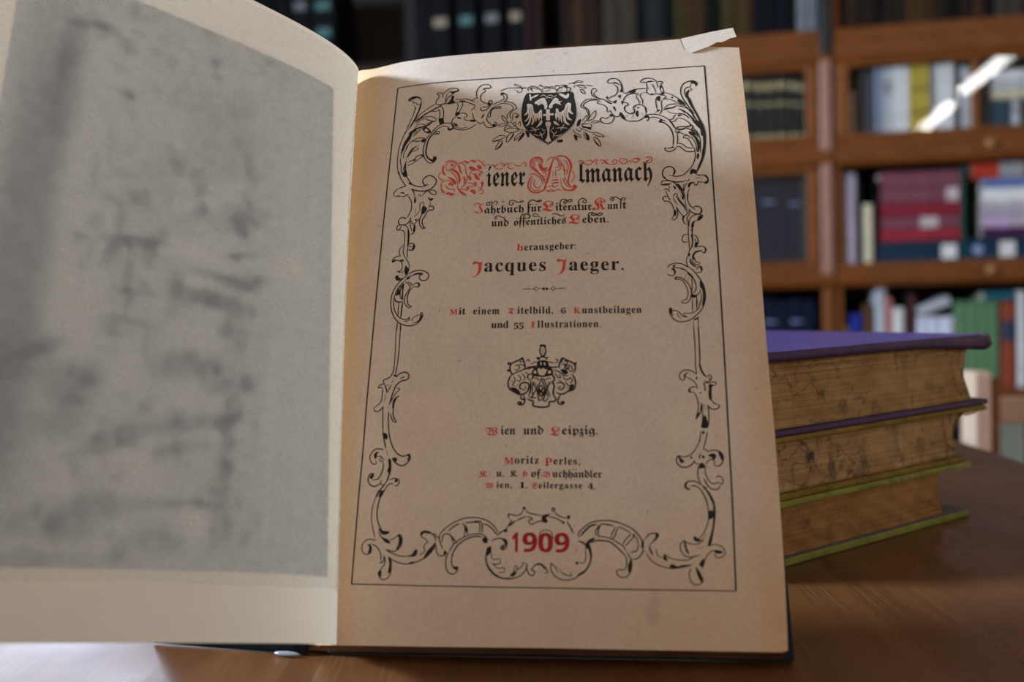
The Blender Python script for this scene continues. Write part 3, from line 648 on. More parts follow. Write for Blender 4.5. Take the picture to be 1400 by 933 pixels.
# frayed threads and torn paper on the ochre and green boards
b = MB(); rs = random.Random(3)
for i in range(26):
    w = 13.2-rs.random()*16 if i < 16 else -70+rs.random()*60; l = -.2-rs.random()*.6; z = 45.4+rs.random()*1.2; b.cyl(SPT(w, l, z), SPT(w-2-rs.random()*5, l-.3, z-rs.random()*1.2), .00022, .00012, 5)
b.build('frayed_cloth', OCHRE, ob2)
b = MB(); b.grid([[SPT(-3, 1.5, 44.6), SPT(4.5, 1.2, 44.9), SPT(8.2, 1.0, 45.0)], [SPT(-2, .9, 43.6), SPT(3.4, .6, 43.7), SPT(7.2, .7, 44.6)]]); b.build('torn_leaf', plain('torn_paper', (.55, .42, .28), .9), ob2)
b = MB()
for i in range(30):
    w = .6-rs.random()*(9 if i < 20 else 60); l = -.3-rs.random()*.5; z = 22.0+rs.random()*2.0; b.cyl(SPT(w, l, z), SPT(w-1.5-rs.random()*3, l-.2, z-rs.random()*1.0), .00025, .00012, 5)
b.build('frayed_cloth', cloth('pale_frayed_green', (.30, .32, .12), .3, 200, .8), ob3)

# ------------------------------------------------------------------ the open book
PSI, TH, A_, LG, CV, TZ = -0.124813, 0.402334, 5.16782, 12, -5.03383, -0.825728; P0 = Vector([-59.2077, 258.7467, 5.7021])
E1 = Vector((math.cos(PSI), math.sin(PSI), 0)); BK = Vector((-math.sin(PSI), math.cos(PSI), 0)); U = BK*math.sin(TH) + Vector((0, 0, math.cos(TH))); NN = E1.cross(U)
def BW(x, v, n):                                  # book coordinates: across the page, up the page, out of the page (mm)
    p = P0 + E1*x + U*v + NN*n; return W(p.x, p.y, p.z-TZ)
def gsurf(x, v): return -A_*math.exp(-x/LG) + CV*1e-4*(v-90)**2
def PG(x, v, lift=0.0): return BW(x, v, gsurf(x, v)+lift)
book = empty('open_book', BW(0, 0, -8), 'old open almanac leaning on the table, its title page printed in black and red', 'book')
book.location.z = TABLE
TOP = [(-5.18, 198.95), (-2.78, 198.14), (0.16, 197.07), (3.21, 196.51), (7.53, 196.47), (11.57, 196.8), (20.75, 197.04), (33.49, 197.31), (52.34, 197.46), (72.91, 197.52), (91.16, 197.37), (109.94, 198.07), (119.36, 193.85), (124.49, 193.27), (129.02, 192.74)]
RIGHT = [(129.13, 192.7), (129.45, 172.65), (129.8, 152.07), (129.94, 131.05), (129.94, 110.97), (129.89, 87.7), (130.13, 71.91), (130.37, 57.69), (130.42, 39.61), (130.46, 22.95), (130.28, 11.57), (130.01, 0.46)]
BOT = [(-1.01, 0.11), (2.48, 0.01), (34.22, -0.03), (64.69, 0.1), (98.11, -0.0), (129.63, 0.0), (130.01, 0.46)]
FLAP = [(110.01, 197.89, 0.28), (113.26, 198.45, 0.5), (120.23, 199.7, 0.8), (127.53, 200.6, 1.2), (128.38, 196.37, 1.3), (126.13, 195.94, 1.15), (124.77, 195.2, 1.05), (123.39, 194.66, 0.95), (122.07, 194.97, 0.9), (120.88, 194.32, 0.8), (119.29, 193.44, 0.7), (114.97, 191.88, 0.45), (113.17, 191.49, 0.25), (111.31, 193.01, 0.22)]
def interp(P, x, k=0):
    # piecewise linear value of the other coordinate at x
    P = sorted(P, key=lambda q: q[k]); o = 1-k
    if x <= P[0][k]: a, b = P[0], P[1]
    elif x >= P[-1][k]: a, b = P[-2], P[-1]
    else:
        i = max(j for j in range(len(P)-1) if P[j][k] <= x); a, b = P[i], P[i+1]
    d = b[k]-a[k]; return a[o] if abs(d) < 1e-9 else a[o]+(b[o]-a[o])*(x-a[k])/d
def catmull(P, closed=False, step=.45):
    n = len(P)
    if n < 3 and not closed: 
        (x0, y0), (x1, y1) = P[0], P[-1]; k = max(1, int(math.hypot(x1-x0, y1-y0)/1.5)); return [(x0+(x1-x0)*i/k, y0+(y1-y0)*i/k) for i in range(k+1)]
    out = []; rng = range(n if closed else n-1)
    for i in rng:
        p1, p2 = P[i], P[(i+1) % n]
        p0 = P[(i-1) % n] if (closed or i > 0) else (2*p1[0]-p2[0], 2*p1[1]-p2[1]); p3 = P[(i+2) % n] if (closed or i < n-2) else (2*p2[0]-p1[0], 2*p2[1]-p1[1])
        k = max(2, min(14, int(math.hypot(p2[0]-p1[0], p2[1]-p1[1])/step)))
        for j in range(k):
            t = j/k; t2 = t*t; t3 = t2*t
            out.append(tuple(.5*((2*p1[c])+(-p0[c]+p2[c])*t+(2*p0[c]-5*p1[c]+4*p2[c]-p3[c])*t2+(-p0[c]+3*p1[c]-3*p2[c]+p3[c])*t3) for c in (0, 1)))
    if not closed: out.append(P[-1])
    return out
pg = MB(); puv = []
def padd(pts2, faces, m, lift):
    pg.add([PG(x, v, lift) for (x, v) in pts2], faces, m); puv.extend(pts2)
# the sheet itself
NX, NV = 110, 130
XL = -7.0
sheet = []
for j in range(NV+1):
    for i in range(NX+1):
        s = i/NX; t = j/NV
        s2 = s**1.25
        x = XL + (130-XL)*s2
        for _ in range(3):
            vb = interp(BOT, x) if x < 129.6 else interp(BOT, min(x, 130.2)); vt = interp(TOP, x); v = vb+(vt-vb)*t; xr = interp(RIGHT, v, 1); x = XL+(xr-XL)*s2
        sheet.append((x, v))
padd(sheet, [(j*(NX+1)+i, j*(NX+1)+i+1, (j+1)*(NX+1)+i+1, (j+1)*(NX+1)+i) for j in range(NV) for i in range(NX)], 0, 0)
# torn strip at the head of the page, lifted off the sheet
fx = [(q[0], q[1]) for q in FLAP]; tr = geometry.tessellate_polygon([[Vector((x, y, 0)) for x, y in fx]])
o = len(pg.v); pg.add([PG(x, y, l) for (x, y, l) in FLAP], [t[::-1] if ((fx[t[1]][0]-fx[t[0]][0])*(fx[t[2]][1]-fx[t[0]][1])-(fx[t[1]][1]-fx[t[0]][1])*(fx[t[2]][0]-fx[t[0]][0])) < 0 else t for t in tr], 0); puv.extend([(min(x, 108), y) for x, y in fx])
def split_tris(T, L=2.4):
    out = []; st = list(T)
    while st:
        a, b, c = st.pop(); e = [(math.dist(a, b), 0), (math.dist(b, c), 1), (math.dist(c, a), 2)]; m = max(e)
        if m[0] < L: out.append((a, b, c)); continue
        if m[1] == 1: a, b, c = b, c, a
        elif m[1] == 2: a, b, c = c, a, b
        h = ((a[0]+b[0])/2, (a[1]+b[1])/2); st += [(a, h, c), (h, b, c)]
    return out
def fill(P, m, lift):
    tr = geometry.tessellate_polygon([[Vector((x, y, 0)) for x, y in P]]); T = split_tris([tuple(P[i] for i in t) for t in tr])
    for t in T:
        if (t[1][0]-t[0][0])*(t[2][1]-t[0][1])-(t[1][1]-t[0][1])*(t[2][0]-t[0][0]) < 0: t = t[::-1]
        padd(list(t), [(0, 1, 2)], m, lift)
def ribbon(P, w, m, lift, taper=True):
    n = len(P)
    if n < 2: return
    Ls = [0]
    for i in range(1, n): Ls.append(Ls[-1]+math.dist(P[i], P[i-1]))
    tot = Ls[-1]; lf = []; rt = []
    for i in range(n):
        a, b = P[max(0, i-1)], P[min(n-1, i+1)]; dx, dy = b[0]-a[0], b[1]-a[1]; d = math.hypot(dx, dy) or 1
        k = 1.0
        if taper: k = min(1, .45+.55*min(Ls[i], tot-Ls[i])/max(1e-6, min(2.2*w, tot/2)))
        h = w/2*k; lf.append((P[i][0]-dy/d*h, P[i][1]+dx/d*h)); rt.append((P[i][0]+dy/d*h, P[i][1]-dx/d*h))
    padd(rt+lf, [(i, i+1, n+i+1, n+i) for i in range(n-1)], m, lift)
INK = """s 0.38 16.83,178.84 17.10,179.61 18.28,180.39 19.86,180.32 21.16,179.47 21.61,177.94
s 0.60 21.60,178.07 21.44,176.62 21.00,174.27 20.10,171.48 19.16,169.23 18.00,167.04
s 0.32 17.99,167.17 17.19,166.11 16.53,164.64
f 16.89,178.89 17.92,179.28 19.04,179.40 19.72,179.79 20.61,179.41 21.15,178.75 20.69,179.72 19.87,180.26 18.95,180.49 17.62,180.16 17.11,179.56
s 0.30 16.83,178.84 17.84,178.83 18.56,178.33 19.14,178.03
s 0.30 18.30,177.34 19.05,177.86 19.75,177.50 20.36,176.75 21.35,176.90
s 0.30 19.14,176.64 19.54,175.79 19.42,174.47 18.94,172.15 18.41,170.38 17.49,167.88 16.92,166.66
b 0.30 19.70,175.23
s 0.32 19.79,169.68 21.16,172.14 23.23,174.02 24.90,175.29 26.17,176.15 27.14,176.31
s 0.55 20.22,169.89 21.68,171.03 23.34,172.42 25.46,173.65 26.72,174.44 28.20,175.23 29.05,175.59
s 0.32 22.12,171.11 23.77,172.64 25.47,173.51 26.81,173.17 27.77,173.55 27.88,174.20
s 0.32 19.84,169.02 21.30,170.29 22.56,171.14 23.86,171.31 25.19,171.23 26.53,170.83 27.48,169.64
s 0.40 27.47,169.07 26.42,169.17 25.53,169.44 24.40,169.95 23.48,170.57
s 0.30 20.33,168.44 21.76,169.97 22.82,170.51 23.59,170.50
s 0.30 19.79,166.82 20.80,167.99 22.09,168.50 23.65,168.07 24.72,168.48 25.78,168.97 27.47,169.07
s 0.64 19.61,166.32 20.46,166.74 21.98,167.03 23.05,167.28 24.13,167.50 24.98,167.93 26.01,168.79
s 0.30 17.97,164.58 18.78,165.65 20.04,166.40
s 0.35 19.77,164.24 21.00,165.38 22.46,166.38 23.19,166.90
f 23.19,166.90 22.93,165.95 23.88,164.82 25.01,164.32 26.06,164.73 24.85,166.52 23.94,167.13
p 23.77,166.37 23.61,165.62 24.30,165.03 24.93,165.48 24.44,166.18
s 0.37 28.21,175.09 29.11,174.74 29.73,172.83 29.80,170.73 29.81,169.16 30.29,168.03
s 0.37 27.88,174.20 28.35,172.96 28.52,171.37 28.34,169.82 28.77,168.09 29.56,167.63
f 28.43,170.07 29.79,170.21 30.00,168.24 29.12,167.75 28.60,168.37
s 0.37 25.70,163.74 26.88,165.55 28.08,166.99 29.76,167.87 31.48,168.03 32.80,167.56 33.46,166.52 33.55,165.75 32.74,164.99 31.83,165.12 31.72,165.77 32.24,166.06
s 0.32 26.40,163.55 27.35,165.00 28.78,166.28 30.26,166.79 31.58,166.42 32.10,165.61
f 31.83,165.84 32.70,165.61 33.47,166.40 33.46,165.37 32.74,164.91 32.04,165.10
s 0.34 26.77,163.90 27.36,164.74 28.22,164.87 28.78,164.61 28.75,163.97 27.86,163.72 27.61,164.33
f 19.09,165.86 20.25,166.63 20.94,166.16 19.91,165.25 18.44,164.27 18.19,164.69
s 0.37 26.99,176.28 26.74,177.37 27.34,178.38 27.80,179.68 27.47,180.25 26.92,180.58 27.38,181.02 28.26,180.98 29.07,180.50 29.02,179.56 29.12,178.74
s 0.38 29.07,180.50 30.00,181.49 30.62,182.10 31.47,182.57 32.79,182.58 33.90,182.34 34.49,181.61 34.30,181.08
f 30.66,181.42 32.64,181.32 34.37,181.70 34.41,180.99 33.12,180.65 32.40,179.91 31.79,180.85
s 0.40 32.29,179.84 31.45,179.32 30.74,178.32 30.28,177.02 29.98,176.52
s 0.30 30.70,180.74 30.20,178.90 29.96,176.79
f 32.30,179.78 33.13,178.63 32.75,177.60 33.34,176.88 33.15,176.44 31.85,176.35 30.56,175.93 31.47,177.18 31.95,178.20
s 0.50 27.05,176.14 28.38,175.87 30.11,176.24 31.86,176.08 33.59,176.40 34.02,176.37
s 0.32 33.20,177.50 35.04,177.61 37.00,177.60 38.76,177.03 40.32,176.11
s 0.32 33.81,176.30 35.32,176.52 37.28,176.35 39.06,175.47 40.50,174.56
f 34.88,176.66 35.50,177.14 36.82,176.90 37.54,176.33 35.76,176.32
s 0.35 34.30,176.13 34.66,174.77 34.42,173.21 33.97,171.67 34.15,170.35
s 0.35 35.86,176.53 36.25,175.43 35.79,173.89 35.16,172.36 35.39,171.29
f 34.01,171.98 35.11,172.42 35.17,171.31 34.17,170.74
s 0.39 34.15,170.35 33.32,169.77 32.81,168.13 33.31,166.28 34.87,165.08 36.82,164.72 38.72,165.04 40.38,165.99 41.40,166.81
s 0.35 33.63,170.01 34.96,171.33 36.44,171.78 37.73,171.11 37.93,170.05 37.08,169.99
s 0.32 36.93,169.87 37.24,168.93 38.55,168.37 39.40,168.64
s 0.27 33.40,168.34 33.75,166.76 34.94,165.84 36.56,165.46 38.47,165.88
f 34.47,170.33 35.46,170.04 36.24,169.45 35.06,169.45
f 33.64,167.93 34.42,167.48 35.12,166.52 34.15,166.60
s 0.32 36.82,166.72 37.42,167.55
s 0.37 41.11,177.59 40.69,179.55 41.04,181.41 42.16,182.94 43.66,183.28 44.75,183.13 45.48,182.35 45.46,181.73 44.60,181.61 43.51,181.75 42.85,181.13
s 0.35 42.85,181.13 43.72,180.92 43.71,180.17 42.95,179.85 42.35,178.88 42.19,177.56 42.57,176.42 43.58,175.54 44.77,175.19
f 42.84,181.21 43.51,181.80 45.46,181.81 44.83,181.32 43.75,181.40
s 0.32 39.20,176.87 40.05,177.20 40.46,177.70 41.55,177.48
s 0.32 39.49,175.39 40.16,174.94 40.72,174.50
s 0.40 44.58,174.60 45.08,175.48 45.58,176.37 46.24,175.98 46.22,174.87 45.35,174.14 44.81,174.40
f 44.85,174.97 45.51,175.45 45.97,174.76 45.13,174.29
s 0.42 42.37,173.63 42.87,172.10 44.35,172.44 45.28,173.41 45.99,174.36
s 0.30 42.79,173.81 44.31,173.57 45.14,174.03
s 0.37 41.07,176.19 41.52,175.76
s 0.35 46.41,174.46 47.67,175.02 49.14,175.84 50.19,176.42 50.25,177.48 49.90,178.30
s 0.37 49.04,178.50 49.23,179.10 50.09,179.14 51.09,178.21 51.34,177.13 50.85,175.84 50.01,175.32
f 49.00,178.50 49.23,179.15 50.09,179.19 50.37,178.53 49.79,178.44 49.38,178.02
s 0.32 48.13,174.15 49.39,174.76 51.32,174.49 52.83,173.81 53.68,172.49 53.11,171.75 52.09,170.52 51.60,169.26 51.96,168.08
s 0.35 50.22,175.36 51.93,175.24 53.67,174.32 54.66,172.94 54.58,172.04 53.75,171.70 52.77,170.47 52.56,169.07 53.22,168.12
s 0.32 48.13,174.15 47.09,173.36 46.06,172.52 45.27,171.01 44.90,169.74
s 0.49 49.35,172.93 48.18,172.89 47.11,172.91 46.33,172.24 45.92,170.70 46.14,169.39
s 0.32 47.95,173.29 48.90,173.62 49.39,173.06 49.16,172.42
s 0.34 46.19,169.31 45.34,169.32 44.97,170.51
s 0.42 44.90,169.74 44.74,168.46 45.43,167.12 46.75,165.95
s 0.34 43.82,167.49 44.20,166.18 45.30,165.08 46.78,165.08 48.04,165.40 48.26,166.36 47.65,167.22 47.13,166.95
f 46.54,165.97 47.36,166.52 48.06,165.96 47.21,165.05
s 0.42 41.46,167.92 42.24,167.09 43.10,167.03 43.75,167.71
f 43.82,170.91 43.58,169.58 42.84,168.91 43.13,170.13
s 0.32 39.67,171.69 39.98,170.63 40.22,169.31 41.35,167.93
s 0.30 40.34,173.48 40.92,172.64
s 0.30 40.50,174.52 40.12,173.49 39.61,173.01 39.33,172.24
f 38.99,168.11 39.82,168.82 41.13,168.21 40.51,167.74
s 0.30 48.88,179.93 50.03,180.64 51.52,181.07 53.46,181.08 55.17,180.95 56.46,180.83 58.28,180.61
s 0.25 56.13,181.09 55.16,181.38 53.85,182.15 53.58,182.58 54.49,182.46 55.58,181.75 56.13,181.09
f 56.04,180.70 57.63,181.14 56.69,180.41 56.16,180.18
s 0.25 54.77,180.07 54.76,179.14 55.45,178.90 56.28,179.56 56.27,180.17
s 0.25 51.78,179.71 52.19,180.32
s 0.25 53.48,180.43 54.36,179.70
s 0.32 16.94,166.11 16.21,163.79 15.43,161.01 15.03,158.21 14.96,155.58 15.04,152.58 15.86,148.59
f 19.63,165.67 18.55,164.64 17.74,163.39 16.72,161.61 16.22,159.57 15.97,157.52 16.00,155.07 16.33,157.10 16.88,158.54 17.41,160.18 18.13,161.52 18.94,162.86 19.32,164.36
s 0.37 16.02,155.44 15.97,153.95 16.38,152.41 16.61,150.53 17.27,148.34
s 0.30 21.56,165.26 20.63,164.40 19.71,163.54
s 0.30 19.41,162.04 21.09,162.61 22.72,162.82 23.89,162.32 24.19,161.53
s 0.44 18.71,161.45 20.17,161.76 21.51,161.38 22.71,161.72
f 22.85,162.14 24.07,162.21 24.30,161.23 23.27,160.76 22.74,161.29
s 0.29 17.46,158.47 18.06,160.29 19.05,161.41
s 0.29 16.91,154.96 17.00,157.01 17.69,158.72 18.33,160.07
f 23.11,160.68 21.61,159.98 20.37,159.17 19.45,158.33 18.65,157.00 18.18,155.55 17.91,153.72 17.39,152.01 18.11,152.20 18.12,154.25 18.50,155.70 19.07,156.77 19.81,157.81 21.02,159.19 22.24,160.30
s 0.29 18.54,155.14 19.09,156.58 19.99,157.60 21.12,157.86 21.99,158.24 21.70,158.74 21.21,158.80
s 0.24 20.03,159.30 19.29,158.25
s 0.37 18.51,153.37 19.63,153.67 20.74,154.11 21.33,154.99 22.25,155.68 23.85,155.89
s 0.32 18.44,152.13 20.04,152.51 21.28,153.31 22.20,154.15 23.28,154.79 24.16,154.93
f 20.49,154.18 21.27,154.65 21.17,153.73 20.78,153.55
f 22.90,155.71 24.01,155.97 24.16,154.93 23.33,155.35
s 0.56 27.02,164.13 25.74,162.72 25.02,160.69 24.80,158.63 24.68,156.75 25.25,154.83 26.25,153.78 27.31,153.50
s 0.37 25.65,163.97 24.72,162.62 24.15,160.96 23.77,158.91 23.71,156.85 24.26,154.74 25.38,152.92 26.67,152.26 27.61,152.58 28.32,153.45 28.29,154.38 27.79,154.76 27.34,154.28 27.47,153.56
f 25.07,155.03 25.92,153.99 27.23,153.51 27.34,154.24 27.99,154.69 28.36,153.82 27.61,152.55 26.78,152.99 25.77,153.71
s 0.39 28.77,164.74 28.67,163.79 27.92,164.01 26.81,163.73
f 17.41,151.82 18.20,152.20 18.23,150.71 19.01,147.87 17.54,148.03 17.97,149.82
s 0.36 17.49,151.81 17.40,150.81 18.09,149.25
s 0.36 15.77,150.11 16.50,147.68 17.64,145.64 18.60,144.17 17.97,143.83 16.58,143.52 15.19,142.66 14.68,141.37 15.07,140.46
s 0.48 15.07,140.38 16.33,140.50 17.56,140.37
f 16.68,141.62 17.93,141.86 18.51,141.16 17.60,141.36
s 0.43 17.67,140.49 18.31,139.97 18.99,140.57 20.06,140.73
s 0.36 18.46,148.28 19.54,146.25 20.87,144.49 22.62,143.51 24.55,143.34 26.37,143.95
f 17.22,149.53 18.25,149.82 18.87,148.10 17.98,147.57 17.40,148.13
f 19.35,145.45 20.36,144.94 20.53,144.25 19.90,144.58
s 0.43 26.41,143.95 25.23,143.83 24.51,144.70 24.39,145.74 25.26,146.95 26.67,147.38 28.15,146.58 29.00,145.16 28.57,143.57 27.50,142.44 26.08,141.74 24.19,141.63 22.25,142.04 20.64,142.75
f 20.39,142.91 21.38,142.49 22.01,140.34 22.65,137.88 21.91,137.28 21.92,139.81 21.10,141.98
s 0.36 26.60,141.03 27.26,141.73 28.21,141.71 29.25,140.89 29.07,140.04 28.08,140.06 27.08,140.86 26.33,141.59 25.64,141.24 24.98,140.41 24.54,139.80
f 26.42,139.44 27.22,138.64 28.52,138.62 27.80,137.69 26.98,138.02
s 0.28 27.48,137.50 27.39,135.93 26.85,135.12
s 0.40 27.18,135.55 28.35,135.59 28.80,134.77 28.20,134.13 27.25,134.36 26.49,133.37 25.81,131.85 25.14,130.60 25.27,129.30 25.82,128.02 26.49,127.74
s 0.38 26.49,127.72 25.57,127.57 24.62,128.52 24.22,130.41 24.41,131.69 25.21,133.20
s 0.33 19.49,140.31 20.60,138.86 21.17,136.95 21.18,135.10 20.74,133.56 20.04,132.00
s 0.28 24.09,134.07 24.11,135.65 23.88,136.19 24.47,137.34 25.19,137.15 25.38,136.07
f 25.02,136.10 26.51,134.94 25.73,133.16 24.76,132.92 24.64,134.03
s 0.28 22.73,134.97 22.57,133.14
s 0.26 24.18,134.59 23.76,133.70 22.90,132.54 21.97,132.23
s 0.26 23.12,139.71 23.33,140.22 24.05,140.16 24.11,139.22
s 0.26 22.29,137.91 23.05,139.05
s 0.40 19.38,131.93 18.17,132.23 17.16,131.28 17.38,129.96 18.37,129.47 19.79,129.60 20.90,130.62 21.38,132.20
b 0.32 19.39,131.85
s 0.33 21.05,131.83 21.21,129.61 21.55,128.03 22.11,126.70
s 0.35 21.35,130.90 22.22,129.27 23.11,130.03 24.15,131.45
f 22.52,131.06 23.57,131.29 23.03,130.55
s 0.42 22.84,129.09 22.90,127.15 22.21,125.87 21.41,125.93
f 22.43,128.99 23.02,128.95 22.90,127.15 22.35,126.68
s 0.40 18.01,129.50 16.95,129.22 16.74,128.20 17.31,127.58 18.02,128.34 18.26,129.30
s 0.33 18.01,129.43 19.33,129.31 20.34,128.39 20.96,127.05
s 0.31 17.68,127.54 18.99,127.42 19.54,126.35 19.81,124.58
s 0.33 18.83,127.47 19.59,126.26 19.74,124.20 19.69,121.26 19.51,119.71 20.18,117.87 21.10,116.47 21.83,114.87 21.84,113.11 21.43,111.50
f 20.47,127.55 21.15,126.81 21.34,124.07 21.28,121.81 20.79,121.06 20.67,124.57
s 0.35 20.93,121.39 20.92,119.15 21.21,117.35
s 0.42 21.10,121.94 21.90,122.55 22.96,122.14 23.28,120.99 22.73,120.02 21.65,120.06 20.95,120.60
f 22.46,121.95 23.18,121.40 22.98,120.23 22.30,120.28 22.66,121.04
s 0.28 21.26,121.14 21.96,121.54 22.12,120.74
s 0.35 19.43,122.01 18.50,120.91 18.26,119.36 18.80,117.93
s 0.28 19.59,121.27 19.42,119.71
s 0.37 18.76,118.16 17.62,118.08 16.44,117.51 16.12,116.43 16.50,116.17 17.29,116.77 18.39,116.57 19.27,115.94
f 18.85,116.86 19.89,116.89 19.74,116.13 19.00,116.30
f 16.24,116.75 17.25,117.33 16.80,116.37 16.40,116.07
s 0.35 19.11,116.18 19.62,114.81 19.44,113.50 18.83,112.78 17.94,113.00
s 0.35 17.94,112.92 19.06,112.39 20.03,112.75
f 20.66,114.73 21.17,114.25 21.80,113.11 21.43,111.50 20.73,111.54 20.36,112.99
s 0.30 19.88,112.59 19.95,110.84
s 0.46 19.92,110.40 19.24,109.76 18.42,109.75 17.70,110.46 17.90,111.21 18.47,111.38
f 17.68,111.34 18.53,111.16 18.99,110.43 19.71,110.46 18.82,109.87 18.02,110.07
s 0.39 21.91,111.58 23.47,112.46 25.29,112.72 27.15,112.24 28.41,111.07 28.26,109.61 27.12,108.99 25.95,109.37 25.44,110.26 25.67,111.02 26.65,111.12
s 0.35 20.91,109.32 21.75,110.49 23.10,111.01 24.68,111.45 26.31,111.06
f 23.33,111.07 24.20,111.85 26.61,111.78 26.29,111.38 24.47,111.24
f 21.44,110.02 22.08,110.71 22.49,110.44 21.81,109.63
s 0.37 21.91,111.58 20.16,110.11 18.64,108.51 17.40,106.41 16.75,104.04 16.75,101.40 17.27,98.97 18.54,96.52 20.25,94.88 22.34,94.06 24.15,94.04 25.69,94.67 26.95,96.06 27.32,97.45 26.83,98.23 26.38,97.49
s 0.32 20.89,109.57 19.60,108.07 18.38,106.34 17.73,103.97 17.67,101.57 18.16,99.39 19.40,97.36 21.07,96.25 22.66,96.27 22.89,96.85 23.15,96.44 22.70,95.68 21.29,95.60
s 0.29 23.72,95.56 24.44,96.65 25.53,97.30 26.38,97.49
f 26.52,97.72 27.11,97.22 27.05,96.29 26.10,95.28 25.00,94.86 23.89,94.68 25.21,95.20 26.28,95.97
s 0.32 19.42,102.17 19.29,99.79 19.40,97.36
s 0.50 20.58,102.09 20.44,99.71 20.30,96.83
s 0.46 17.77,103.72 18.37,102.48 19.77,102.14 20.63,102.33
s 0.30 19.61,107.90 19.08,106.29 18.10,104.66
f 18.76,106.79 19.51,106.01 19.48,104.81 18.23,104.41 18.20,104.90
s 0.32 19.81,107.69 19.53,105.04 19.72,103.59 20.45,102.94
f 19.85,107.88 20.73,108.55 20.54,106.19 20.60,102.81 20.02,103.57 20.18,105.73
s 0.34 20.93,109.03 22.19,108.02 22.71,107.01 22.10,105.84 21.29,104.20 21.01,102.54 21.74,100.82 22.65,100.01 23.65,100.48
s 0.39 23.64,100.52 22.60,100.89 22.04,102.48 22.05,104.16 22.73,106.04 23.63,106.96
s 0.32 21.62,109.03 22.86,108.34 23.33,107.41
s 0.34 23.33,107.41 24.19,108.26 25.33,108.36 25.77,107.56 25.24,106.86 24.26,107.16 23.59,106.96
f 24.76,108.30 25.76,108.05 25.64,106.96 24.96,106.93 25.33,107.58
s 0.45 19.31,95.29 19.25,93.42 19.12,91.91
s 0.45 20.36,94.88 20.46,93.35 20.42,91.84
s 0.45 32.43,98.16 32.66,98.86
s 0.29 19.08,92.21 19.25,85.98 19.24,80.79
s 0.34 20.43,92.13 20.43,85.91 20.17,80.75
s 0.38 19.25,81.26 18.95,79.02 17.92,77.46 16.38,76.91 16.04,76.26 16.52,75.52
s 0.38 20.15,81.21 19.93,79.42 19.70,77.75
s 0.38 16.48,75.43 15.35,75.40 14.32,74.53
s 0.44 14.33,74.39 15.64,74.45 16.01,74.03
s 0.33 16.00,74.21 16.00,72.48 15.89,70.72 15.31,69.42 13.54,68.09
s 0.37 13.54,68.09 13.87,67.26 14.80,66.89 15.88,67.60 16.60,68.53
s 0.35 16.49,68.49 16.62,65.43 16.88,60.77
s 0.44 16.49,75.30 17.06,74.20 17.39,72.63
s 0.31 18.74,75.23 17.99,73.71 17.61,72.62
s 0.33 16.92,74.98 18.07,75.15
s 0.31 19.31,76.76 18.71,75.63
f 19.21,78.33 20.59,77.82 20.27,77.50 19.36,77.77
s 0.44 20.15,77.62 20.99,78.47 22.52,78.97 23.65,78.63 24.08,77.67 23.59,76.53 22.45,76.36 21.16,75.79 20.11,74.72 19.54,73.15 18.99,71.23 18.43,68.79
s 0.44 21.32,76.85 22.39,77.41 22.89,77.23
s 0.33 18.87,69.70 19.65,71.42 20.46,72.67 21.35,73.34 21.32,73.83 20.37,74.04
f 21.63,71.56 20.68,70.83 20.06,68.99 19.93,67.47 19.38,67.92 19.51,70.11 20.54,71.39
s 0.39 19.86,67.91 19.75,66.17 20.34,64.41 21.12,63.48
s 0.35 21.12,63.46 20.13,63.55 19.39,64.77 18.86,66.20
s 0.39 18.38,66.77 18.40,64.70 18.54,62.53 18.80,60.70
s 0.26 18.08,67.98 18.32,68.52
s 0.26 17.19,72.20 16.79,70.12
s 0.26 18.69,70.80 18.45,69.28
s 0.44 16.87,60.92 17.48,58.22 18.24,55.54
s 0.35 18.33,55.01 19.03,53.25
s 0.41 18.75,60.85 19.39,58.15 20.61,55.36 22.22,53.63 23.76,53.07 25.07,53.56 25.49,53.76
f 17.12,60.37 18.26,59.90 18.55,58.61 17.92,58.25 17.42,59.08
s 0.43 25.55,53.76 25.86,52.71 25.19,51.26 23.91,50.31 22.61,50.44 21.27,51.35 20.22,52.67
f 24.83,53.15 25.49,53.72 25.86,52.71 25.34,51.57 24.92,52.20 25.38,52.82
f 20.33,52.63 21.73,52.70 21.78,51.75 21.26,51.56
s 0.37 17.52,55.07 16.21,55.54 14.68,55.24 13.64,54.12 13.36,52.65 14.28,51.14 15.18,50.96 15.52,51.52 15.07,51.95
f 14.70,54.25 16.15,54.76 15.48,53.84 15.64,53.37 15.04,52.37 14.63,53.23
s 0.30 15.59,53.20 16.79,53.26 17.56,52.29 17.11,51.63 16.43,52.07 16.61,52.64 17.17,52.51
s 0.39 17.55,51.66 17.75,50.19 17.32,48.32 16.33,46.64 14.92,46.27
f 19.05,52.24 19.92,52.22 20.24,49.28 19.62,46.81 19.21,45.68 18.87,46.00 19.51,48.05 18.92,48.90 19.39,50.14
s 0.39 15.19,47.97 14.25,48.21 13.35,47.62 13.23,46.16 14.02,44.85 15.37,44.39 16.65,44.92 17.39,45.31
f 13.59,47.40 14.74,48.09 14.92,47.35 14.34,46.71 13.78,46.81
s 0.37 14.92,46.27 14.01,46.80
s 0.34 17.23,46.20 17.29,45.17 17.98,44.47
s 0.36 19.83,46.14 21.10,46.61 22.40,46.33 22.92,45.50 22.29,44.44 21.39,44.50
s 0.36 21.18,45.12 19.90,44.94 18.69,43.48 17.48,41.19
s 0.47 18.99,45.75 17.99,44.32 16.78,42.71 16.17,41.22
f 21.55,46.25 22.30,46.23 22.24,45.41 21.41,45.63
s 0.30 16.82,43.38 15.86,41.17 15.04,38.01 14.94,35.17 15.57,32.03 16.37,29.77
s 0.41 18.27,43.28 17.24,40.81 16.63,37.97 16.73,35.14 17.53,32.93 18.52,31.20
f 17.27,43.05 16.71,41.21 17.37,41.38 18.20,42.87
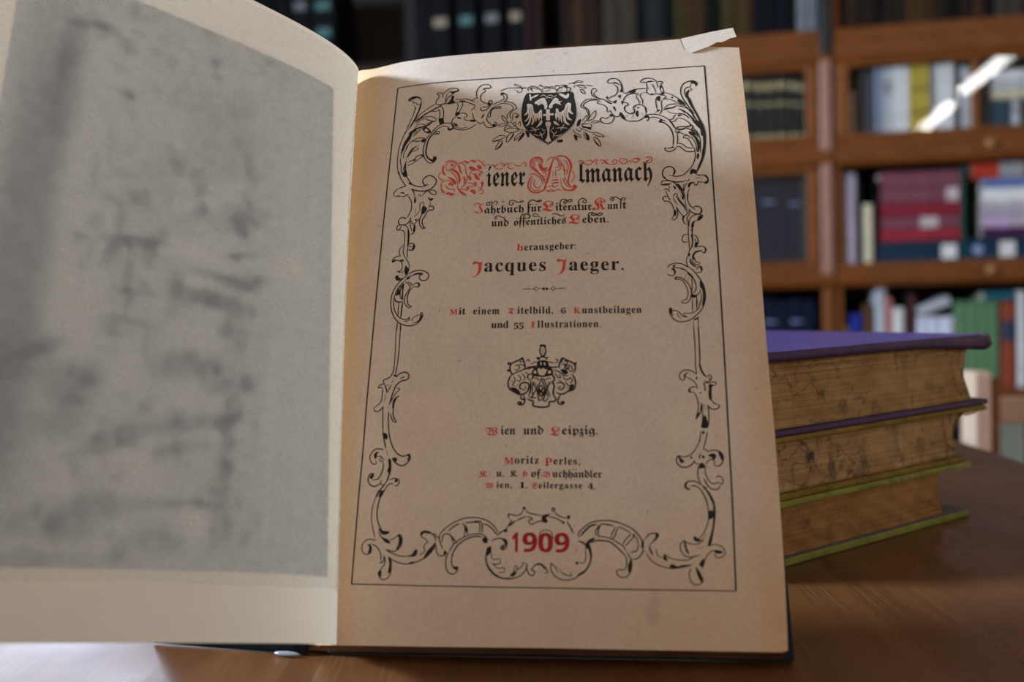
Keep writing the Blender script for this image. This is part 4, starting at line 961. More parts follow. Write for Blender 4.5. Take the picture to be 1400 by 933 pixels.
f 17.16,32.31 18.43,31.61 20.60,31.33 20.15,30.56 18.43,30.49
s 0.36 17.22,31.38 18.55,29.50 20.45,27.87
f 18.37,29.81 20.57,28.86 21.01,27.93 19.44,28.31
s 0.31 20.57,28.86 21.87,29.15 23.13,30.07 23.83,30.43 24.53,29.44 24.40,27.53 23.57,26.37 22.04,25.62 20.21,26.30
f 23.18,30.44 24.19,29.75 24.43,28.21 23.57,26.53 22.83,26.13 23.41,27.60 23.57,29.14
s 0.36 16.49,29.52 16.34,28.66
s 0.32 16.43,28.75 14.89,29.24 13.24,28.64 12.49,27.11 12.93,25.49 14.14,24.92 15.35,25.52 15.36,27.06 13.97,27.70
f 14.47,27.94 15.41,27.37 15.18,25.52 14.40,25.16 14.77,26.76
s 0.32 15.31,27.93 17.03,27.04 18.29,25.18 18.51,22.89
s 0.33 18.01,22.49 19.24,22.88 19.40,24.71
s 0.31 19.66,24.25 19.75,22.42 18.69,20.85 17.93,19.64 18.49,18.42 19.67,17.82 21.09,18.72 21.71,20.59 21.30,24.09
f 20.64,24.25 21.67,23.33 21.72,20.29 20.71,19.63 21.11,22.11
f 17.84,20.15 18.78,20.36 18.80,18.73 18.21,18.73
s 0.29 19.65,26.25 21.74,25.16 24.38,24.38 26.97,24.38 28.39,24.89
s 0.29 21.33,23.63 23.82,22.56 26.42,22.19 28.97,22.71 31.48,23.86
f 26.67,22.46 28.32,22.95 28.03,22.25
f 26.00,24.32 27.59,24.83 28.65,26.36 29.23,25.74 28.58,24.28
s 0.27 29.85,24.68 31.41,25.74 30.94,26.96 31.64,27.88 32.00,28.49
s 0.33 30.62,29.35 29.92,30.65 30.86,31.32 32.48,31.10 33.87,30.02 34.56,28.48
f 29.86,30.65 31.17,31.57 33.29,30.79 32.50,30.58 30.88,30.80 30.33,30.09
f 34.44,28.33 34.18,26.65 32.88,24.83 30.92,23.37 31.89,25.59 33.52,27.26
s 0.27 30.62,29.41 31.66,28.95 32.22,27.88
s 0.33 33.15,30.33 34.15,30.54 34.74,29.65 35.56,29.65
f 33.29,26.77 34.29,28.01 34.04,26.65 33.21,25.52
s 0.33 35.53,30.49 37.35,32.30 39.56,33.75 42.28,34.83 45.02,35.12 47.52,34.82 49.78,33.85 51.54,32.28 52.43,30.72
s 0.42 37.89,31.28 39.84,32.78 41.32,33.45
s 0.37 42.82,33.62 44.31,33.74 45.93,33.85
s 0.35 47.80,33.37 49.30,32.96 50.81,31.80 51.82,30.60 52.37,30.17
s 0.33 35.65,30.61 35.46,29.16 36.02,27.48 36.61,26.29
s 0.35 36.25,28.08 36.43,29.89 36.96,30.49 38.17,30.49 39.19,29.64 40.03,28.44
s 0.33 34.50,27.72 34.84,25.33 35.87,24.45 37.16,24.62 37.54,25.33 37.06,26.05
f 37.01,26.05 37.79,25.14 36.86,24.57
s 0.31 41.94,33.69 42.73,32.48 42.77,30.84 42.44,29.35
s 0.42 42.78,33.13 43.49,31.81 43.41,30.31
s 0.33 46.54,34.22 47.07,33.01 47.12,30.79
s 0.37 46.98,34.46 47.74,33.01 47.79,30.79
f 45.25,34.10 46.54,34.27 47.04,33.93 45.81,33.56
f 42.55,32.53 43.24,32.09 43.39,30.84 42.83,31.56
s 0.31 38.45,25.57 39.32,27.24 40.73,28.44 42.19,29.40 43.91,30.17 45.64,30.48 47.37,30.48 48.67,29.83 49.69,28.64
s 0.41 39.19,23.43 39.58,25.34 40.76,27.20 42.46,28.63 44.42,29.59 46.40,29.88 47.89,29.59
s 0.35 38.33,25.57 37.63,23.91 37.57,21.96 38.00,20.36 39.06,19.49 40.24,19.61 41.00,20.61 40.93,21.43 39.95,21.19 39.31,21.97 39.13,23.79
f 39.30,22.30 39.94,21.50 40.98,21.50 40.76,20.56 39.71,21.02
s 0.31 38.42,30.36 39.21,29.16 39.63,27.60
s 0.42 39.40,29.52 39.97,28.68 40.54,27.84
f 47.85,29.16 48.87,29.69 49.44,28.45 49.16,27.92 48.17,28.16
s 0.35 50.38,28.40 51.60,29.12 53.07,29.29 54.55,28.93 54.98,27.98 54.58,26.56 53.61,26.15 53.11,26.79 53.88,27.62
f 53.07,29.29 54.59,29.05 54.86,27.98 54.33,26.98 53.73,26.27 53.36,26.79 54.27,27.74 53.82,28.69
f 49.38,26.78 50.41,27.07 50.24,25.36 49.23,24.36 49.03,25.59
s 0.37 49.20,25.83 49.00,23.46 49.78,21.12 51.53,19.25 53.73,18.40 56.15,18.42
s 0.27 50.41,27.02 50.45,24.89 51.01,23.43 51.82,23.66
s 0.27 51.70,23.47 52.92,23.72 53.10,22.54 51.96,22.14 50.69,22.41
s 0.25 50.98,22.30 52.47,21.08 53.93,21.25 54.47,20.86 54.24,20.09 52.61,19.91
s 0.41 52.44,30.24 53.53,31.32 54.63,31.32
f 54.14,30.95 53.82,31.62 54.89,32.05 54.86,31.12
s 0.35 54.69,31.95 55.39,33.13 56.28,34.39
f 55.40,32.70 56.16,33.76 57.49,34.21 56.42,33.20 55.66,32.63
s 0.37 57.44,34.13 58.71,34.81 60.38,35.44
s 0.33 55.63,34.77 55.10,35.73 55.87,35.98 57.42,35.65 58.70,36.02 59.38,37.29
b 0.43 59.71,37.74
b 0.31 55.30,35.98
s 0.29 56.20,34.06 55.57,34.89
s 0.31 60.18,37.41 60.50,36.65 62.04,36.14 63.84,35.76 64.86,35.64
s 0.33 60.46,35.34 61.54,35.14 62.10,34.76 61.34,34.46 61.03,33.88 61.81,33.18 63.08,33.70 64.36,34.13 65.51,33.88
f 64.86,35.64 66.52,36.01 66.96,35.63 65.89,35.01 66.45,34.25 65.94,33.50 64.82,34.13
s 0.29 61.92,34.76 62.36,33.95
s 0.33 66.39,35.96 67.67,36.13
s 0.33 66.65,35.26 68.43,35.00 70.21,34.12 71.03,33.50
o 0.41 0.33 68.05,37.32
s 0.31 68.18,36.76 69.20,35.76 70.98,35.00 71.99,34.95
f 71.87,35.63 72.63,35.62 72.75,35.00 72.12,34.55
b 0.38 70.80,33.67
s 0.41 71.74,34.05 72.74,32.50 73.62,30.64
f 76.99,28.05 78.00,28.05 78.60,26.34 78.76,24.39 78.18,22.15 76.67,19.96 74.92,19.15 74.67,19.51 76.68,20.73 77.94,22.68 78.21,24.63 77.73,26.34
s 0.32 75.17,19.23 73.92,18.50 71.93,18.00 69.68,18.35 67.93,19.66 67.25,21.41 67.48,22.68
s 0.35 74.86,28.54 76.24,28.30 77.29,27.27
s 0.26 76.98,26.33 77.00,23.89 76.44,22.67 75.07,22.62
b 0.42 74.57,22.61
s 0.26 74.73,26.57 74.17,25.64
s 0.33 49.13,24.03 49.42,22.25 50.99,20.05 53.31,18.60 55.85,18.25 58.37,18.88 59.88,20.15 60.67,21.62 60.36,22.60
s 0.26 56.85,19.28 57.13,21.36 57.63,21.90 57.90,20.87 57.35,19.89
f 55.79,19.15 57.09,20.26 57.73,19.90 56.85,18.87
s 0.29 57.97,20.63 59.36,21.86 59.60,22.59 60.16,22.64
s 0.35 60.62,22.35 60.58,20.89 61.40,19.38 62.40,19.27 62.83,20.17 62.09,20.65 61.59,20.89
s 0.35 61.89,20.77 62.89,22.00 64.15,22.42 65.42,21.69 66.48,20.19 65.55,19.89
f 62.84,21.92 64.41,22.54 66.05,21.28 65.67,20.79 64.41,22.00
s 0.28 67.13,22.63 68.18,21.90 68.73,20.88
s 0.45 68.88,21.54 69.18,19.91
s 0.28 69.94,21.18 69.73,19.92
s 0.28 70.14,20.21 71.43,19.44 73.13,19.21 72.68,20.23
s 0.25 63.92,29.14 64.37,31.00 65.90,31.68 67.47,31.00 67.98,28.97
s 0.35 75.40,29.56 74.97,30.38 76.12,31.93 78.11,33.45 80.30,34.09 82.92,34.24 85.10,33.98 87.69,33.12 90.05,31.94 91.52,30.44 92.60,28.74 92.89,27.05 92.39,25.14 91.14,23.87 89.75,23.72
s 0.57 75.62,29.95 76.77,31.29 78.54,32.80 80.18,33.16
s 0.41 81.60,33.34 83.34,33.08 84.97,32.75
s 0.31 86.16,32.58 87.88,31.79 89.48,30.83
s 0.30 90.65,29.97 91.41,28.74 91.48,27.25 91.02,25.98 89.36,25.51
s 0.33 80.62,33.12 80.50,32.32 79.83,31.50 79.92,30.00
s 0.45 81.65,33.44 80.64,31.93 80.46,29.83
s 0.33 85.12,32.69 84.95,31.51 84.39,30.86 84.11,29.58
s 0.37 86.20,32.58 85.52,31.08 85.25,30.22 84.47,29.19
s 0.32 89.69,30.70 88.92,29.80 87.81,28.73 87.32,27.56
s 0.30 90.76,30.02 89.37,28.74 87.96,27.24
f 90.08,30.44 90.62,30.66 90.60,29.76 90.17,29.84
s 0.41 78.44,28.03 80.02,28.72 81.97,28.72 83.91,28.30 85.62,26.98 86.89,25.71 87.78,24.87
s 0.31 80.25,30.00 82.20,29.75 84.15,29.22 85.86,28.26 87.35,27.24 88.23,25.93
s 0.30 87.74,25.13 88.18,23.86 88.26,22.18 87.65,20.92 86.58,20.91 85.72,20.80 85.53,19.86 86.54,18.89 88.04,19.00 89.17,20.09 89.64,21.98 89.36,23.87 88.39,25.55
f 88.82,22.60 89.64,23.91 89.74,21.77 88.91,19.99 88.57,21.13
f 77.29,28.28 78.45,29.25 79.63,29.51 79.14,28.67 78.05,27.96 77.82,26.79 76.94,26.36
s 0.33 75.22,28.45 76.31,28.07 77.28,27.11
s 0.30 92.60,28.95 93.68,29.13
s 0.30 93.01,25.74 93.59,25.95
s 0.30 92.69,27.47 93.20,27.22
s 0.36 93.53,29.17 94.53,30.45 96.26,30.81 97.22,30.56
f 96.27,30.92 97.37,30.56 96.75,29.18 95.54,28.28 94.76,27.05 95.50,25.37 95.23,24.84 94.48,26.42 94.62,27.47 95.56,28.75 96.34,29.71
s 0.37 87.27,180.01 87.63,180.65 89.18,179.75 89.53,179.72
s 0.37 87.23,179.89 88.10,179.20 88.52,177.81 88.19,176.36 87.36,175.32 86.58,175.25
s 0.39 85.57,180.46 85.09,181.16 85.59,182.25 86.97,182.60 88.43,182.17 89.49,180.59 89.94,178.95 90.14,176.72
s 0.34 85.57,180.46 86.22,180.83 86.65,180.43 87.44,180.99 88.89,180.01
f 89.39,180.48 89.94,178.95 90.14,176.72 89.13,176.84 89.64,178.23
s 0.36 85.99,174.76 87.06,174.85
s 0.34 86.58,175.30 85.40,174.36 84.83,175.25 84.91,174.15 85.97,173.15 86.93,172.79 87.91,173.33
f 86.93,172.79 88.15,173.56 87.70,172.02 87.12,172.42
f 88.13,174.90 89.60,175.65 89.08,173.86 88.71,174.86
s 0.36 90.20,176.71 90.77,176.06 91.64,176.24 92.43,176.92 94.65,177.38
f 92.43,176.80 94.19,177.29 94.27,176.54 92.81,176.28
s 0.39 90.02,172.34 90.83,174.47 92.02,175.60 93.38,175.87 94.62,175.91
f 89.55,173.10 90.31,172.56 89.81,171.27
s 0.36 90.02,172.10 90.98,172.27 91.78,171.61 91.64,171.14 90.57,170.49 90.73,168.93 91.86,167.78 93.19,167.57 93.88,168.24 93.52,169.46 93.44,170.18 94.41,170.35
f 90.57,170.61 90.96,170.83 90.74,169.40
s 0.38 88.98,168.09 89.53,166.39 90.85,165.12 92.36,164.55 94.35,164.61
f 88.99,168.56 89.94,167.79 90.86,165.83 90.66,165.49 89.53,166.62
s 0.31 91.56,167.20 90.96,166.29
s 0.31 93.37,166.97 92.86,165.70
f 86.81,170.87 87.48,170.70 87.84,168.76 87.18,169.64
s 0.34 87.24,167.25 87.62,166.63 88.67,166.80 88.98,167.85
s 0.34 81.89,173.87 83.26,174.26 84.42,173.45 85.96,172.13 86.73,172.32
f 84.03,173.72 85.77,172.87 86.34,171.87 85.18,172.43
s 0.37 81.43,178.20 80.85,178.81 80.06,178.55 79.67,177.34 80.15,175.71 81.32,174.89 83.07,174.28
s 0.37 80.74,177.26 81.33,177.59 81.47,178.20
s 0.34 80.74,177.26 80.54,176.41 81.51,175.12 83.26,174.14
s 0.36 82.09,174.10 80.14,174.48 78.19,174.37 77.02,173.48 76.23,172.07 76.43,171.21 77.60,170.65 78.37,169.27 78.76,167.81
s 0.36 82.09,173.81 80.14,173.99 78.58,173.61 77.21,172.49 77.11,171.53 78.18,170.73 78.95,169.24 78.75,166.38 78.36,165.58
s 0.36 82.86,173.07 81.89,173.39 81.69,172.55 82.47,172.25 83.82,171.68 84.78,170.53 84.95,168.83 85.62,168.67
s 0.34 85.62,168.67 85.92,169.25 86.48,168.02
f 85.61,167.48 86.29,168.03 86.96,167.75 86.66,166.81 85.89,166.86
s 0.38 87.05,167.50 87.07,166.08 86.44,164.70 85.09,164.08 83.56,164.41 82.70,165.18 82.61,166.13 83.19,166.69 84.34,166.14 85.70,166.88
f 82.45,165.31 82.61,166.37 83.00,166.58 82.79,165.17 83.75,164.40
s 0.30 71.87,181.39 72.86,181.64 73.85,181.74 74.64,182.31 75.63,182.54 77.02,181.88
s 0.30 73.86,180.86 75.04,180.65 76.23,180.69 77.81,180.33
s 0.30 77.02,181.88 76.23,181.69 75.04,181.83 74.05,181.60
f 73.65,181.76 74.25,181.96 74.15,181.22 73.76,181.25
s 0.27 74.85,180.54 76.03,179.58 77.90,179.20 76.82,180.20 75.04,180.65
s 0.39 77.81,180.45 78.99,180.24 80.27,179.85
s 0.32 75.93,178.72 76.82,178.66 77.51,177.37 77.57,176.75 76.43,177.45 75.93,178.72
b 0.26 74.00,180.05
s 0.29 78.53,165.41 79.11,167.12 80.25,168.79 81.11,169.62 81.16,168.03 80.24,166.34 78.68,165.40
s 0.29 79.52,165.00 80.80,165.44 82.49,165.08 80.79,164.57 79.38,164.83
s 0.31 78.81,164.35 77.12,164.46 76.55,163.80 77.96,163.20 79.66,162.92 79.66,163.95 78.81,164.35
f 76.55,163.80 77.96,163.20 79.66,162.74 79.37,161.90 77.96,162.68 76.83,162.92
s 0.29 75.70,163.17 76.83,162.41 79.09,161.23 80.21,160.65
s 0.33 79.93,160.84 81.33,160.75 83.01,159.79 83.98,158.95 82.72,159.03 81.32,159.56 79.93,160.50
s 0.36 80.20,159.11 81.32,158.70 82.42,156.94 82.69,155.24 81.30,156.34 80.34,158.77
f 80.48,158.59 81.30,156.34 82.55,155.25 81.31,157.01
s 0.31 77.11,161.36 77.68,160.98 78.80,159.54 78.79,157.84 77.67,158.93 77.11,161.01
f 77.68,160.98 78.80,159.71 78.79,157.67 78.09,158.73
f 73.87,160.36 74.86,159.96 75.14,158.23 74.44,158.11
s 0.29 73.44,162.62 74.57,160.83 75.70,160.42 76.41,159.01 75.42,159.41 74.29,160.33
s 0.29 74.57,162.89 75.70,161.44 76.55,162.42
f 75.13,165.63 76.27,166.60 75.98,164.19 74.85,163.57
s 0.29 75.70,167.69 76.55,167.99
s 0.29 75.70,168.75 76.27,168.88
s 0.29 76.55,165.54 77.69,167.21 78.26,167.87 78.25,166.13 77.12,164.81
s 0.29 76.27,164.17 77.40,165.14
f 68.37,157.80 70.06,158.72 70.35,157.68 69.22,157.58
s 0.29 52.21,166.45 50.43,167.63 49.83,169.80 50.97,168.65 52.21,166.45
s 0.29 52.22,166.09 50.47,166.39 48.61,165.64 50.51,165.33 52.22,166.09
s 0.32 53.42,164.61 51.95,165.41 50.97,164.43 50.86,163.39 52.28,164.34 54.30,164.20
s 0.32 50.86,163.39 52.62,162.57 54.35,162.63 55.76,163.41 54.30,164.20
s 0.29 52.77,167.11 53.47,167.77 53.55,169.89 54.26,170.38 55.60,169.39 55.05,168.37 54.17,168.78
f 54.45,169.12 55.45,169.40 54.76,168.21
s 0.29 53.38,166.02 54.37,166.65 54.70,165.23 53.70,165.12
s 0.29 55.42,165.53 55.96,166.90 56.28,165.47 56.01,164.79
s 0.29 52.21,166.45 53.07,166.74 55.75,163.76 57.49,163.30
s 0.31 51.51,161.26 49.48,161.57 47.79,160.47 47.02,159.31 49.53,160.01 51.52,160.91
f 47.03,159.21 48.40,159.57 50.67,160.62 48.98,159.36
s 0.34 50.27,159.62 49.28,158.99 48.48,157.33 48.18,155.99 49.64,156.91 50.31,158.24 50.27,159.62
f 50.28,159.27 50.31,158.24 49.64,157.09 48.24,155.98 49.75,157.93
s 0.34 53.77,162.50 52.36,161.55 51.70,159.87 51.88,158.65 53.27,160.11 54.08,161.79 53.77,162.50
f 54.06,162.48 54.09,161.44 53.28,159.94 52.02,158.64 53.25,160.80
f 51.52,160.91 52.09,161.22 51.83,160.20
s 0.34 57.21,162.97 56.09,162.00 54.69,160.71 54.30,159.19 55.56,160.31 56.68,161.27 57.51,162.60
f 57.52,162.26 57.55,160.87 55.88,158.91 55.45,159.11 56.68,161.27
f 57.78,163.28 59.24,162.14 59.28,160.42 58.71,160.28 58.10,161.87
s 0.37 58.50,179.21 58.36,180.35 59.02,181.16 60.27,181.21 61.64,180.54 62.79,179.46 63.15,178.30
s 0.32 59.98,178.82 59.50,180.27 59.83,180.67 60.97,180.30 62.11,179.65
f 58.93,180.31 59.71,180.82 59.51,179.70
s 0.35 61.97,180.94 62.64,181.74 62.99,181.01 63.90,180.65 64.80,180.73 65.48,180.40 66.16,180.63 67.51,180.39 67.84,181.07 68.63,181.02 68.98,180.14
s 0.35 63.23,179.99 65.04,180.14 67.75,179.52 67.88,178.10
s 0.37 63.23,179.99 63.60,178.27
s 0.30 63.93,178.81 64.83,178.89 65.95,179.51
s 0.37 68.21,178.22 68.65,179.60 69.76,180.22 70.89,180.28 72.01,179.78 72.68,179.59 72.58,178.47 71.58,177.70
f 70.43,180.88 71.55,180.94 71.68,179.66 70.89,179.86
s 0.32 71.56,179.67 71.46,178.27 70.91,177.75
s 0.32 69.00,178.16 69.99,179.78
s 0.30 69.08,180.98 70.43,181.03 71.78,180.78
f 57.96,178.40 59.88,178.40 63.27,178.30 67.77,178.03 73.36,177.91 74.04,175.57 74.72,171.92 75.06,168.35 74.51,165.68 73.42,163.34 71.46,161.33 68.42,158.88 65.82,156.93 65.38,156.83 62.50,158.98 59.80,161.54 57.75,164.08 56.68,166.86 56.36,170.43 56.51,173.19 57.00,175.94
q 0.17 74.04,175.84 74.76,171.92 74.90,168.36 74.40,165.69 73.31,163.61 71.03,161.23 67.98,158.90 65.60,157.08 62.05,159.67
p 58.19,173.76 59.08,173.84 59.88,173.50 60.28,172.37 60.45,170.98 60.96,169.84 61.86,169.78 62.55,170.83 63.06,171.21 63.30,170.23 63.34,167.50 63.13,167.11 62.89,168.07 62.61,167.55 62.36,166.48 62.00,168.13 61.68,167.34 61.26,166.15 61.00,168.20 60.81,166.58 60.17,165.14 59.83,165.57 60.14,166.63 59.87,168.82 59.58,166.66 59.06,165.35 58.18,164.73 58.06,165.01 58.92,166.44 59.20,168.87 58.89,167.80 58.13,166.76 57.46,166.81 58.55,168.09 58.72,170.27 58.29,169.48 57.18,169.28 58.05,170.32 58.34,171.95
p 73.05,172.73 72.27,173.47 71.61,173.24 71.06,172.45 70.85,171.09 70.30,170.31 69.64,169.80 68.97,169.85 68.74,170.96 68.18,171.41 67.85,170.75 67.98,169.64 67.65,169.12 67.89,167.20 68.23,166.63 68.37,167.71 68.77,167.68 69.01,165.77 69.33,167.37 69.67,166.00 70.12,165.43 69.99,167.60 70.32,168.12 70.55,165.94 71.66,164.52 72.65,164.46 71.43,165.88 71.20,168.34 71.87,166.66 73.41,166.16 72.31,167.45 72.07,169.64 72.96,168.76 73.84,168.84 72.85,170.13
s 0.20 59.21,173.00 59.24,168.87
s 0.20 59.74,172.68 60.09,168.81
s 0.20 60.52,169.87 60.47,166.61
s 0.19 61.42,169.54 61.35,167.09
s 0.19 62.19,169.76 62.13,167.04
s 0.19 62.96,170.26 62.83,167.53
s 0.19 71.72,172.40 71.42,168.05
s 0.19 71.07,170.80 70.65,167.56
s 0.19 69.86,169.51 70.22,165.96
s 0.19 69.20,169.56 69.49,166.55
s 0.19 68.42,169.89 68.78,167.14
p 60.77,173.72 60.86,174.55 61.75,175.18 62.86,175.94 63.98,176.00 64.45,174.99 64.91,173.98 65.05,172.04 64.51,171.25 64.06,171.55 64.04,172.66 63.35,173.54 62.68,173.45 62.02,172.94 61.56,173.66
p 70.04,174.32 68.93,174.26 68.69,175.25 67.79,175.87 67.02,175.23 66.47,174.15 65.82,173.09 65.50,172.01 66.06,171.42 66.73,171.92 66.93,173.01 67.82,173.50 68.94,173.01 69.83,172.53 69.16,173.55
s 0.20 61.76,174.48 63.33,174.65
s 0.20 62.22,173.89 63.79,173.78
s 0.20 66.92,174.12 68.70,174.55
s 0.20 67.60,173.66 68.93,173.70
b 0.31 65.14,173.41
p 58.76,177.92 59.33,177.74 59.58,176.59 60.80,177.35 62.04,177.54 61.05,176.63 59.82,176.16 59.50,175.20 59.09,175.51 59.01,176.92
p 68.67,177.48 70.01,177.39 71.25,176.46 71.69,177.27 72.25,177.23 72.21,175.97 71.59,175.24 70.70,175.52 69.58,176.44
q 0.22 62.62,176.66 63.73,177.28 64.87,176.50 65.98,177.12 67.11,176.34 68.23,176.82
q 0.22 64.21,175.84 65.55,176.03 66.90,175.65
f 63.62,170.76 67.41,170.50 67.68,166.13 63.47,166.41
P 64.68,171.24 65.89,171.21 65.93,169.51 67.20,169.42 67.21,168.66 65.97,168.69 66.02,166.64 64.75,166.73 64.71,168.50 63.70,168.56 63.69,169.33 64.71,169.32
p 64.70,166.06 66.14,165.96 66.33,164.87 65.95,163.82 65.86,161.95 66.04,159.82 66.57,158.33 65.81,157.99 65.59,157.60 65.26,158.02 64.48,158.46 65.12,159.88 65.27,161.99 64.95,163.88 64.56,164.98
b 0.20 65.28,164.13
p 61.31,163.72 62.27,165.40 62.81,166.59 63.35,166.96 63.48,165.86 62.84,164.83 62.07,164.34
q 0.27 59.75,164.22 61.09,163.33 61.34,162.24
q 0.27 59.55,162.89 61.10,163.06 62.64,163.36
q 0.24 60.69,161.48 62.25,160.72 64.00,161.41 64.43,162.05
q 0.24 62.66,162.16 63.35,160.78 63.59,159.44
q 0.24 63.41,163.72 63.87,162.61 64.75,162.83
p 67.13,166.17 67.90,166.11 68.80,164.98 69.13,164.42 67.92,164.77 67.36,165.34
q 0.34 68.16,163.28 69.91,163.43 71.78,163.04
q 0.34 69.48,162.26 70.13,163.55 70.78,164.72
q 0.24 66.18,162.47 67.30,161.20 67.21,159.48
q 0.24 66.40,162.72 67.06,163.21 67.27,164.00
q 0.24 67.53,160.52 69.06,160.16 69.93,161.03
q 0.24 67.30,161.20 67.96,161.29 68.28,162.33
f 68.43,158.35 69.95,158.78 70.50,157.96 68.87,157.67
R 0.24 31.36,151.94 32.55,152.71 34.03,152.66 35.30,151.94 35.73,150.77
r 30.54,149.15 30.70,150.56 31.40,151.36 31.23,149.95 31.32,148.52 32.00,147.34 31.64,147.08 30.85,147.99
R 0.24 31.96,150.18 32.02,151.32 33.07,152.24 34.57,151.85 35.25,150.66 34.44,149.72 32.96,149.82
r 33.26,151.08 33.85,151.47 34.63,150.70 34.16,150.31
R 0.22 31.96,150.18 32.53,148.72 34.22,149.31 35.74,148.21 36.69,146.46 36.91,144.48 36.25,143.13
r 32.75,149.13 34.22,149.31 35.75,148.07 36.70,146.17 36.80,144.21 36.45,143.95 36.23,145.92 35.40,147.67 34.00,148.75
R 0.22 29.56,146.95 29.87,148.06 30.48,148.16
R 0.24 29.56,146.95 29.99,145.94 31.01,145.38 31.72,145.81
r 32.54,146.46 33.90,146.08 35.17,145.15 35.72,144.00 35.52,143.17 34.77,143.50 34.47,144.64 33.44,145.55
R 0.24 33.52,148.50 34.82,147.14 35.90,145.10 35.99,143.42
R 0.24 30.54,142.96 30.82,144.33 32.01,144.95 33.73,144.83 34.88,143.77
r 33.07,143.48 33.51,144.28 34.51,143.80 34.68,142.95 34.20,142.70 33.92,143.42 33.34,142.90
R 0.26 32.10,143.40 32.65,142.25 33.90,141.61 35.11,141.67
r 30.54,142.96 30.85,143.77 31.07,142.08 32.00,140.77 31.79,140.23 30.89,140.99
r 32.04,140.08 33.23,140.55 34.47,140.06 35.44,139.99 34.52,139.09 33.28,139.58
R 0.21 34.26,141.59 35.37,141.24 35.17,140.43
R 0.21 30.96,139.88 32.06,139.66
r 35.84,151.04 36.61,150.42 36.92,148.98 37.48,147.53 37.01,147.28 36.45,148.73 36.02,149.89
R 0.24 35.84,151.04 36.54,151.71 37.54,151.36 38.34,150.02 38.68,148.02 39.26,146.01 39.11,144.06 38.20,142.73 37.28,141.81
R 0.24 36.07,151.31 37.04,151.53 38.06,150.61
r 37.78,146.38 38.54,145.77 38.85,144.36 38.42,143.27 38.20,142.73 38.24,144.39
R 0.24 36.12,143.14 36.32,141.74 37.34,140.57 39.09,139.36
r 36.06,142.03 37.06,141.41 38.09,139.97 39.33,139.34 38.87,138.82 37.63,139.58 36.60,140.89
R 0.24 36.82,141.43 38.51,141.32 39.76,140.42
r 37.02,151.96 37.98,152.38 39.22,151.96 39.74,151.35 38.77,151.13 38.00,151.90
r 39.46,152.08 40.66,152.49 41.90,151.92 41.45,151.24 40.44,151.88
R 0.24 41.65,152.08 42.62,152.16 43.63,151.39 44.40,150.48 45.16,149.59
r 42.22,150.20 43.19,150.28 43.96,149.24 43.50,148.70 42.51,149.19
r 39.68,149.93 40.53,150.02 41.53,149.39 42.04,148.79 40.59,148.80 39.84,149.21
R 0.24 39.61,148.95 41.57,148.54 43.49,148.84
R 0.24 39.96,146.53 40.38,147.91 41.81,148.52 43.29,148.01 44.04,147.40
O 0.48 0.24 43.85,147.35
r 39.47,146.56 40.22,146.23 40.75,145.08 40.29,144.55 39.65,145.42
r 41.41,146.72 42.12,146.95 42.90,145.78 43.41,145.05 42.95,144.52 41.96,145.14
r 42.84,147.05 43.58,146.86 43.38,145.76 43.12,146.33
R 0.21 40.65,147.33 41.41,146.72 42.10,147.52
r 43.72,143.50 44.54,144.01 44.71,142.61 43.94,140.86 43.58,141.02 44.12,142.37
r 41.54,143.77 42.26,143.87 42.54,142.74 42.10,141.94 41.70,142.79
R 0.21 39.39,143.21 40.33,143.71 41.34,142.81 40.89,142.01 39.90,142.62
r 38.97,141.85 39.67,142.36 40.19,141.50 39.49,140.99
r 40.23,140.67 41.41,141.15 42.41,140.26 41.98,139.19 40.98,139.93
R 0.21 43.14,139.95 43.83,140.73 44.80,140.40 44.36,139.33 43.40,139.38
R 0.21 42.68,142.32 43.31,141.59 43.11,140.77
R 0.22 43.85,151.94 44.36,151.34
R 0.22 44.33,152.20 44.84,151.59
R 0.22 44.18,149.93 45.02,150.16
R 0.22 45.12,150.58 46.34,150.36 47.56,150.01 48.57,148.82 49.79,148.32 50.98,148.81
R 0.22 47.07,150.32 48.30,149.68 49.00,150.20 49.51,149.61
R 0.21 49.71,150.73 50.93,150.37 51.68,149.62 50.96,149.38 50.46,150.12
R 0.21 51.20,149.51 52.13,150.44 52.87,149.97 52.42,148.87 53.64,148.24 54.58,148.74
R 0.21 52.86,150.26 54.06,150.47
R 0.26 54.68,149.72 56.25,149.07 56.95,149.73
R 0.21 56.95,149.73 57.89,150.53 58.63,149.78 58.41,148.95 57.80,149.40
R 0.38 64.03,149.89 63.55,151.37 62.31,152.17 60.77,151.89 59.88,150.49 60.07,148.67 61.48,147.15 63.03,145.63 64.27,143.78 64.60,142.35
R 0.24 63.58,149.19 63.25,150.84 62.16,151.63 60.94,151.16 60.51,149.73 61.15,148.07 62.71,146.54
R 0.21 61.45,148.59 61.12,150.06 62.02,150.91 62.96,149.95 62.83,148.51
R 0.33 62.50,149.61 63.30,147.77 64.53,146.80 65.75,147.09 66.64,149.02 67.23,150.79
R 0.21 63.60,148.11 64.52,147.52 65.43,148.19
r 62.98,148.86 63.42,149.56 64.21,147.89 65.28,148.37 65.14,147.30 63.92,147.19
R 0.24 59.22,145.48 60.58,145.95 62.12,145.32 63.67,143.46 64.00,141.67
R 0.38 60.44,145.24 59.56,143.33 59.30,141.22 60.25,139.41 62.23,138.78 64.03,139.39 65.22,140.91
R 0.24 60.76,144.69 60.19,142.59 60.38,140.46 61.91,139.50 63.42,139.95
R 0.21 61.53,143.93 61.11,142.18 61.89,140.73 63.11,140.67 63.39,141.71
R 0.24 63.63,145.95 64.54,146.26 65.16,145.51 64.57,144.48
R 0.21 63.94,145.58 64.43,143.77 65.48,144.07
R 0.36 67.53,151.50 66.94,149.72 66.36,146.88 65.79,143.70 64.91,141.27 64.48,140.07
R 0.28 66.93,150.08 66.06,146.54 65.49,143.72 64.76,141.63
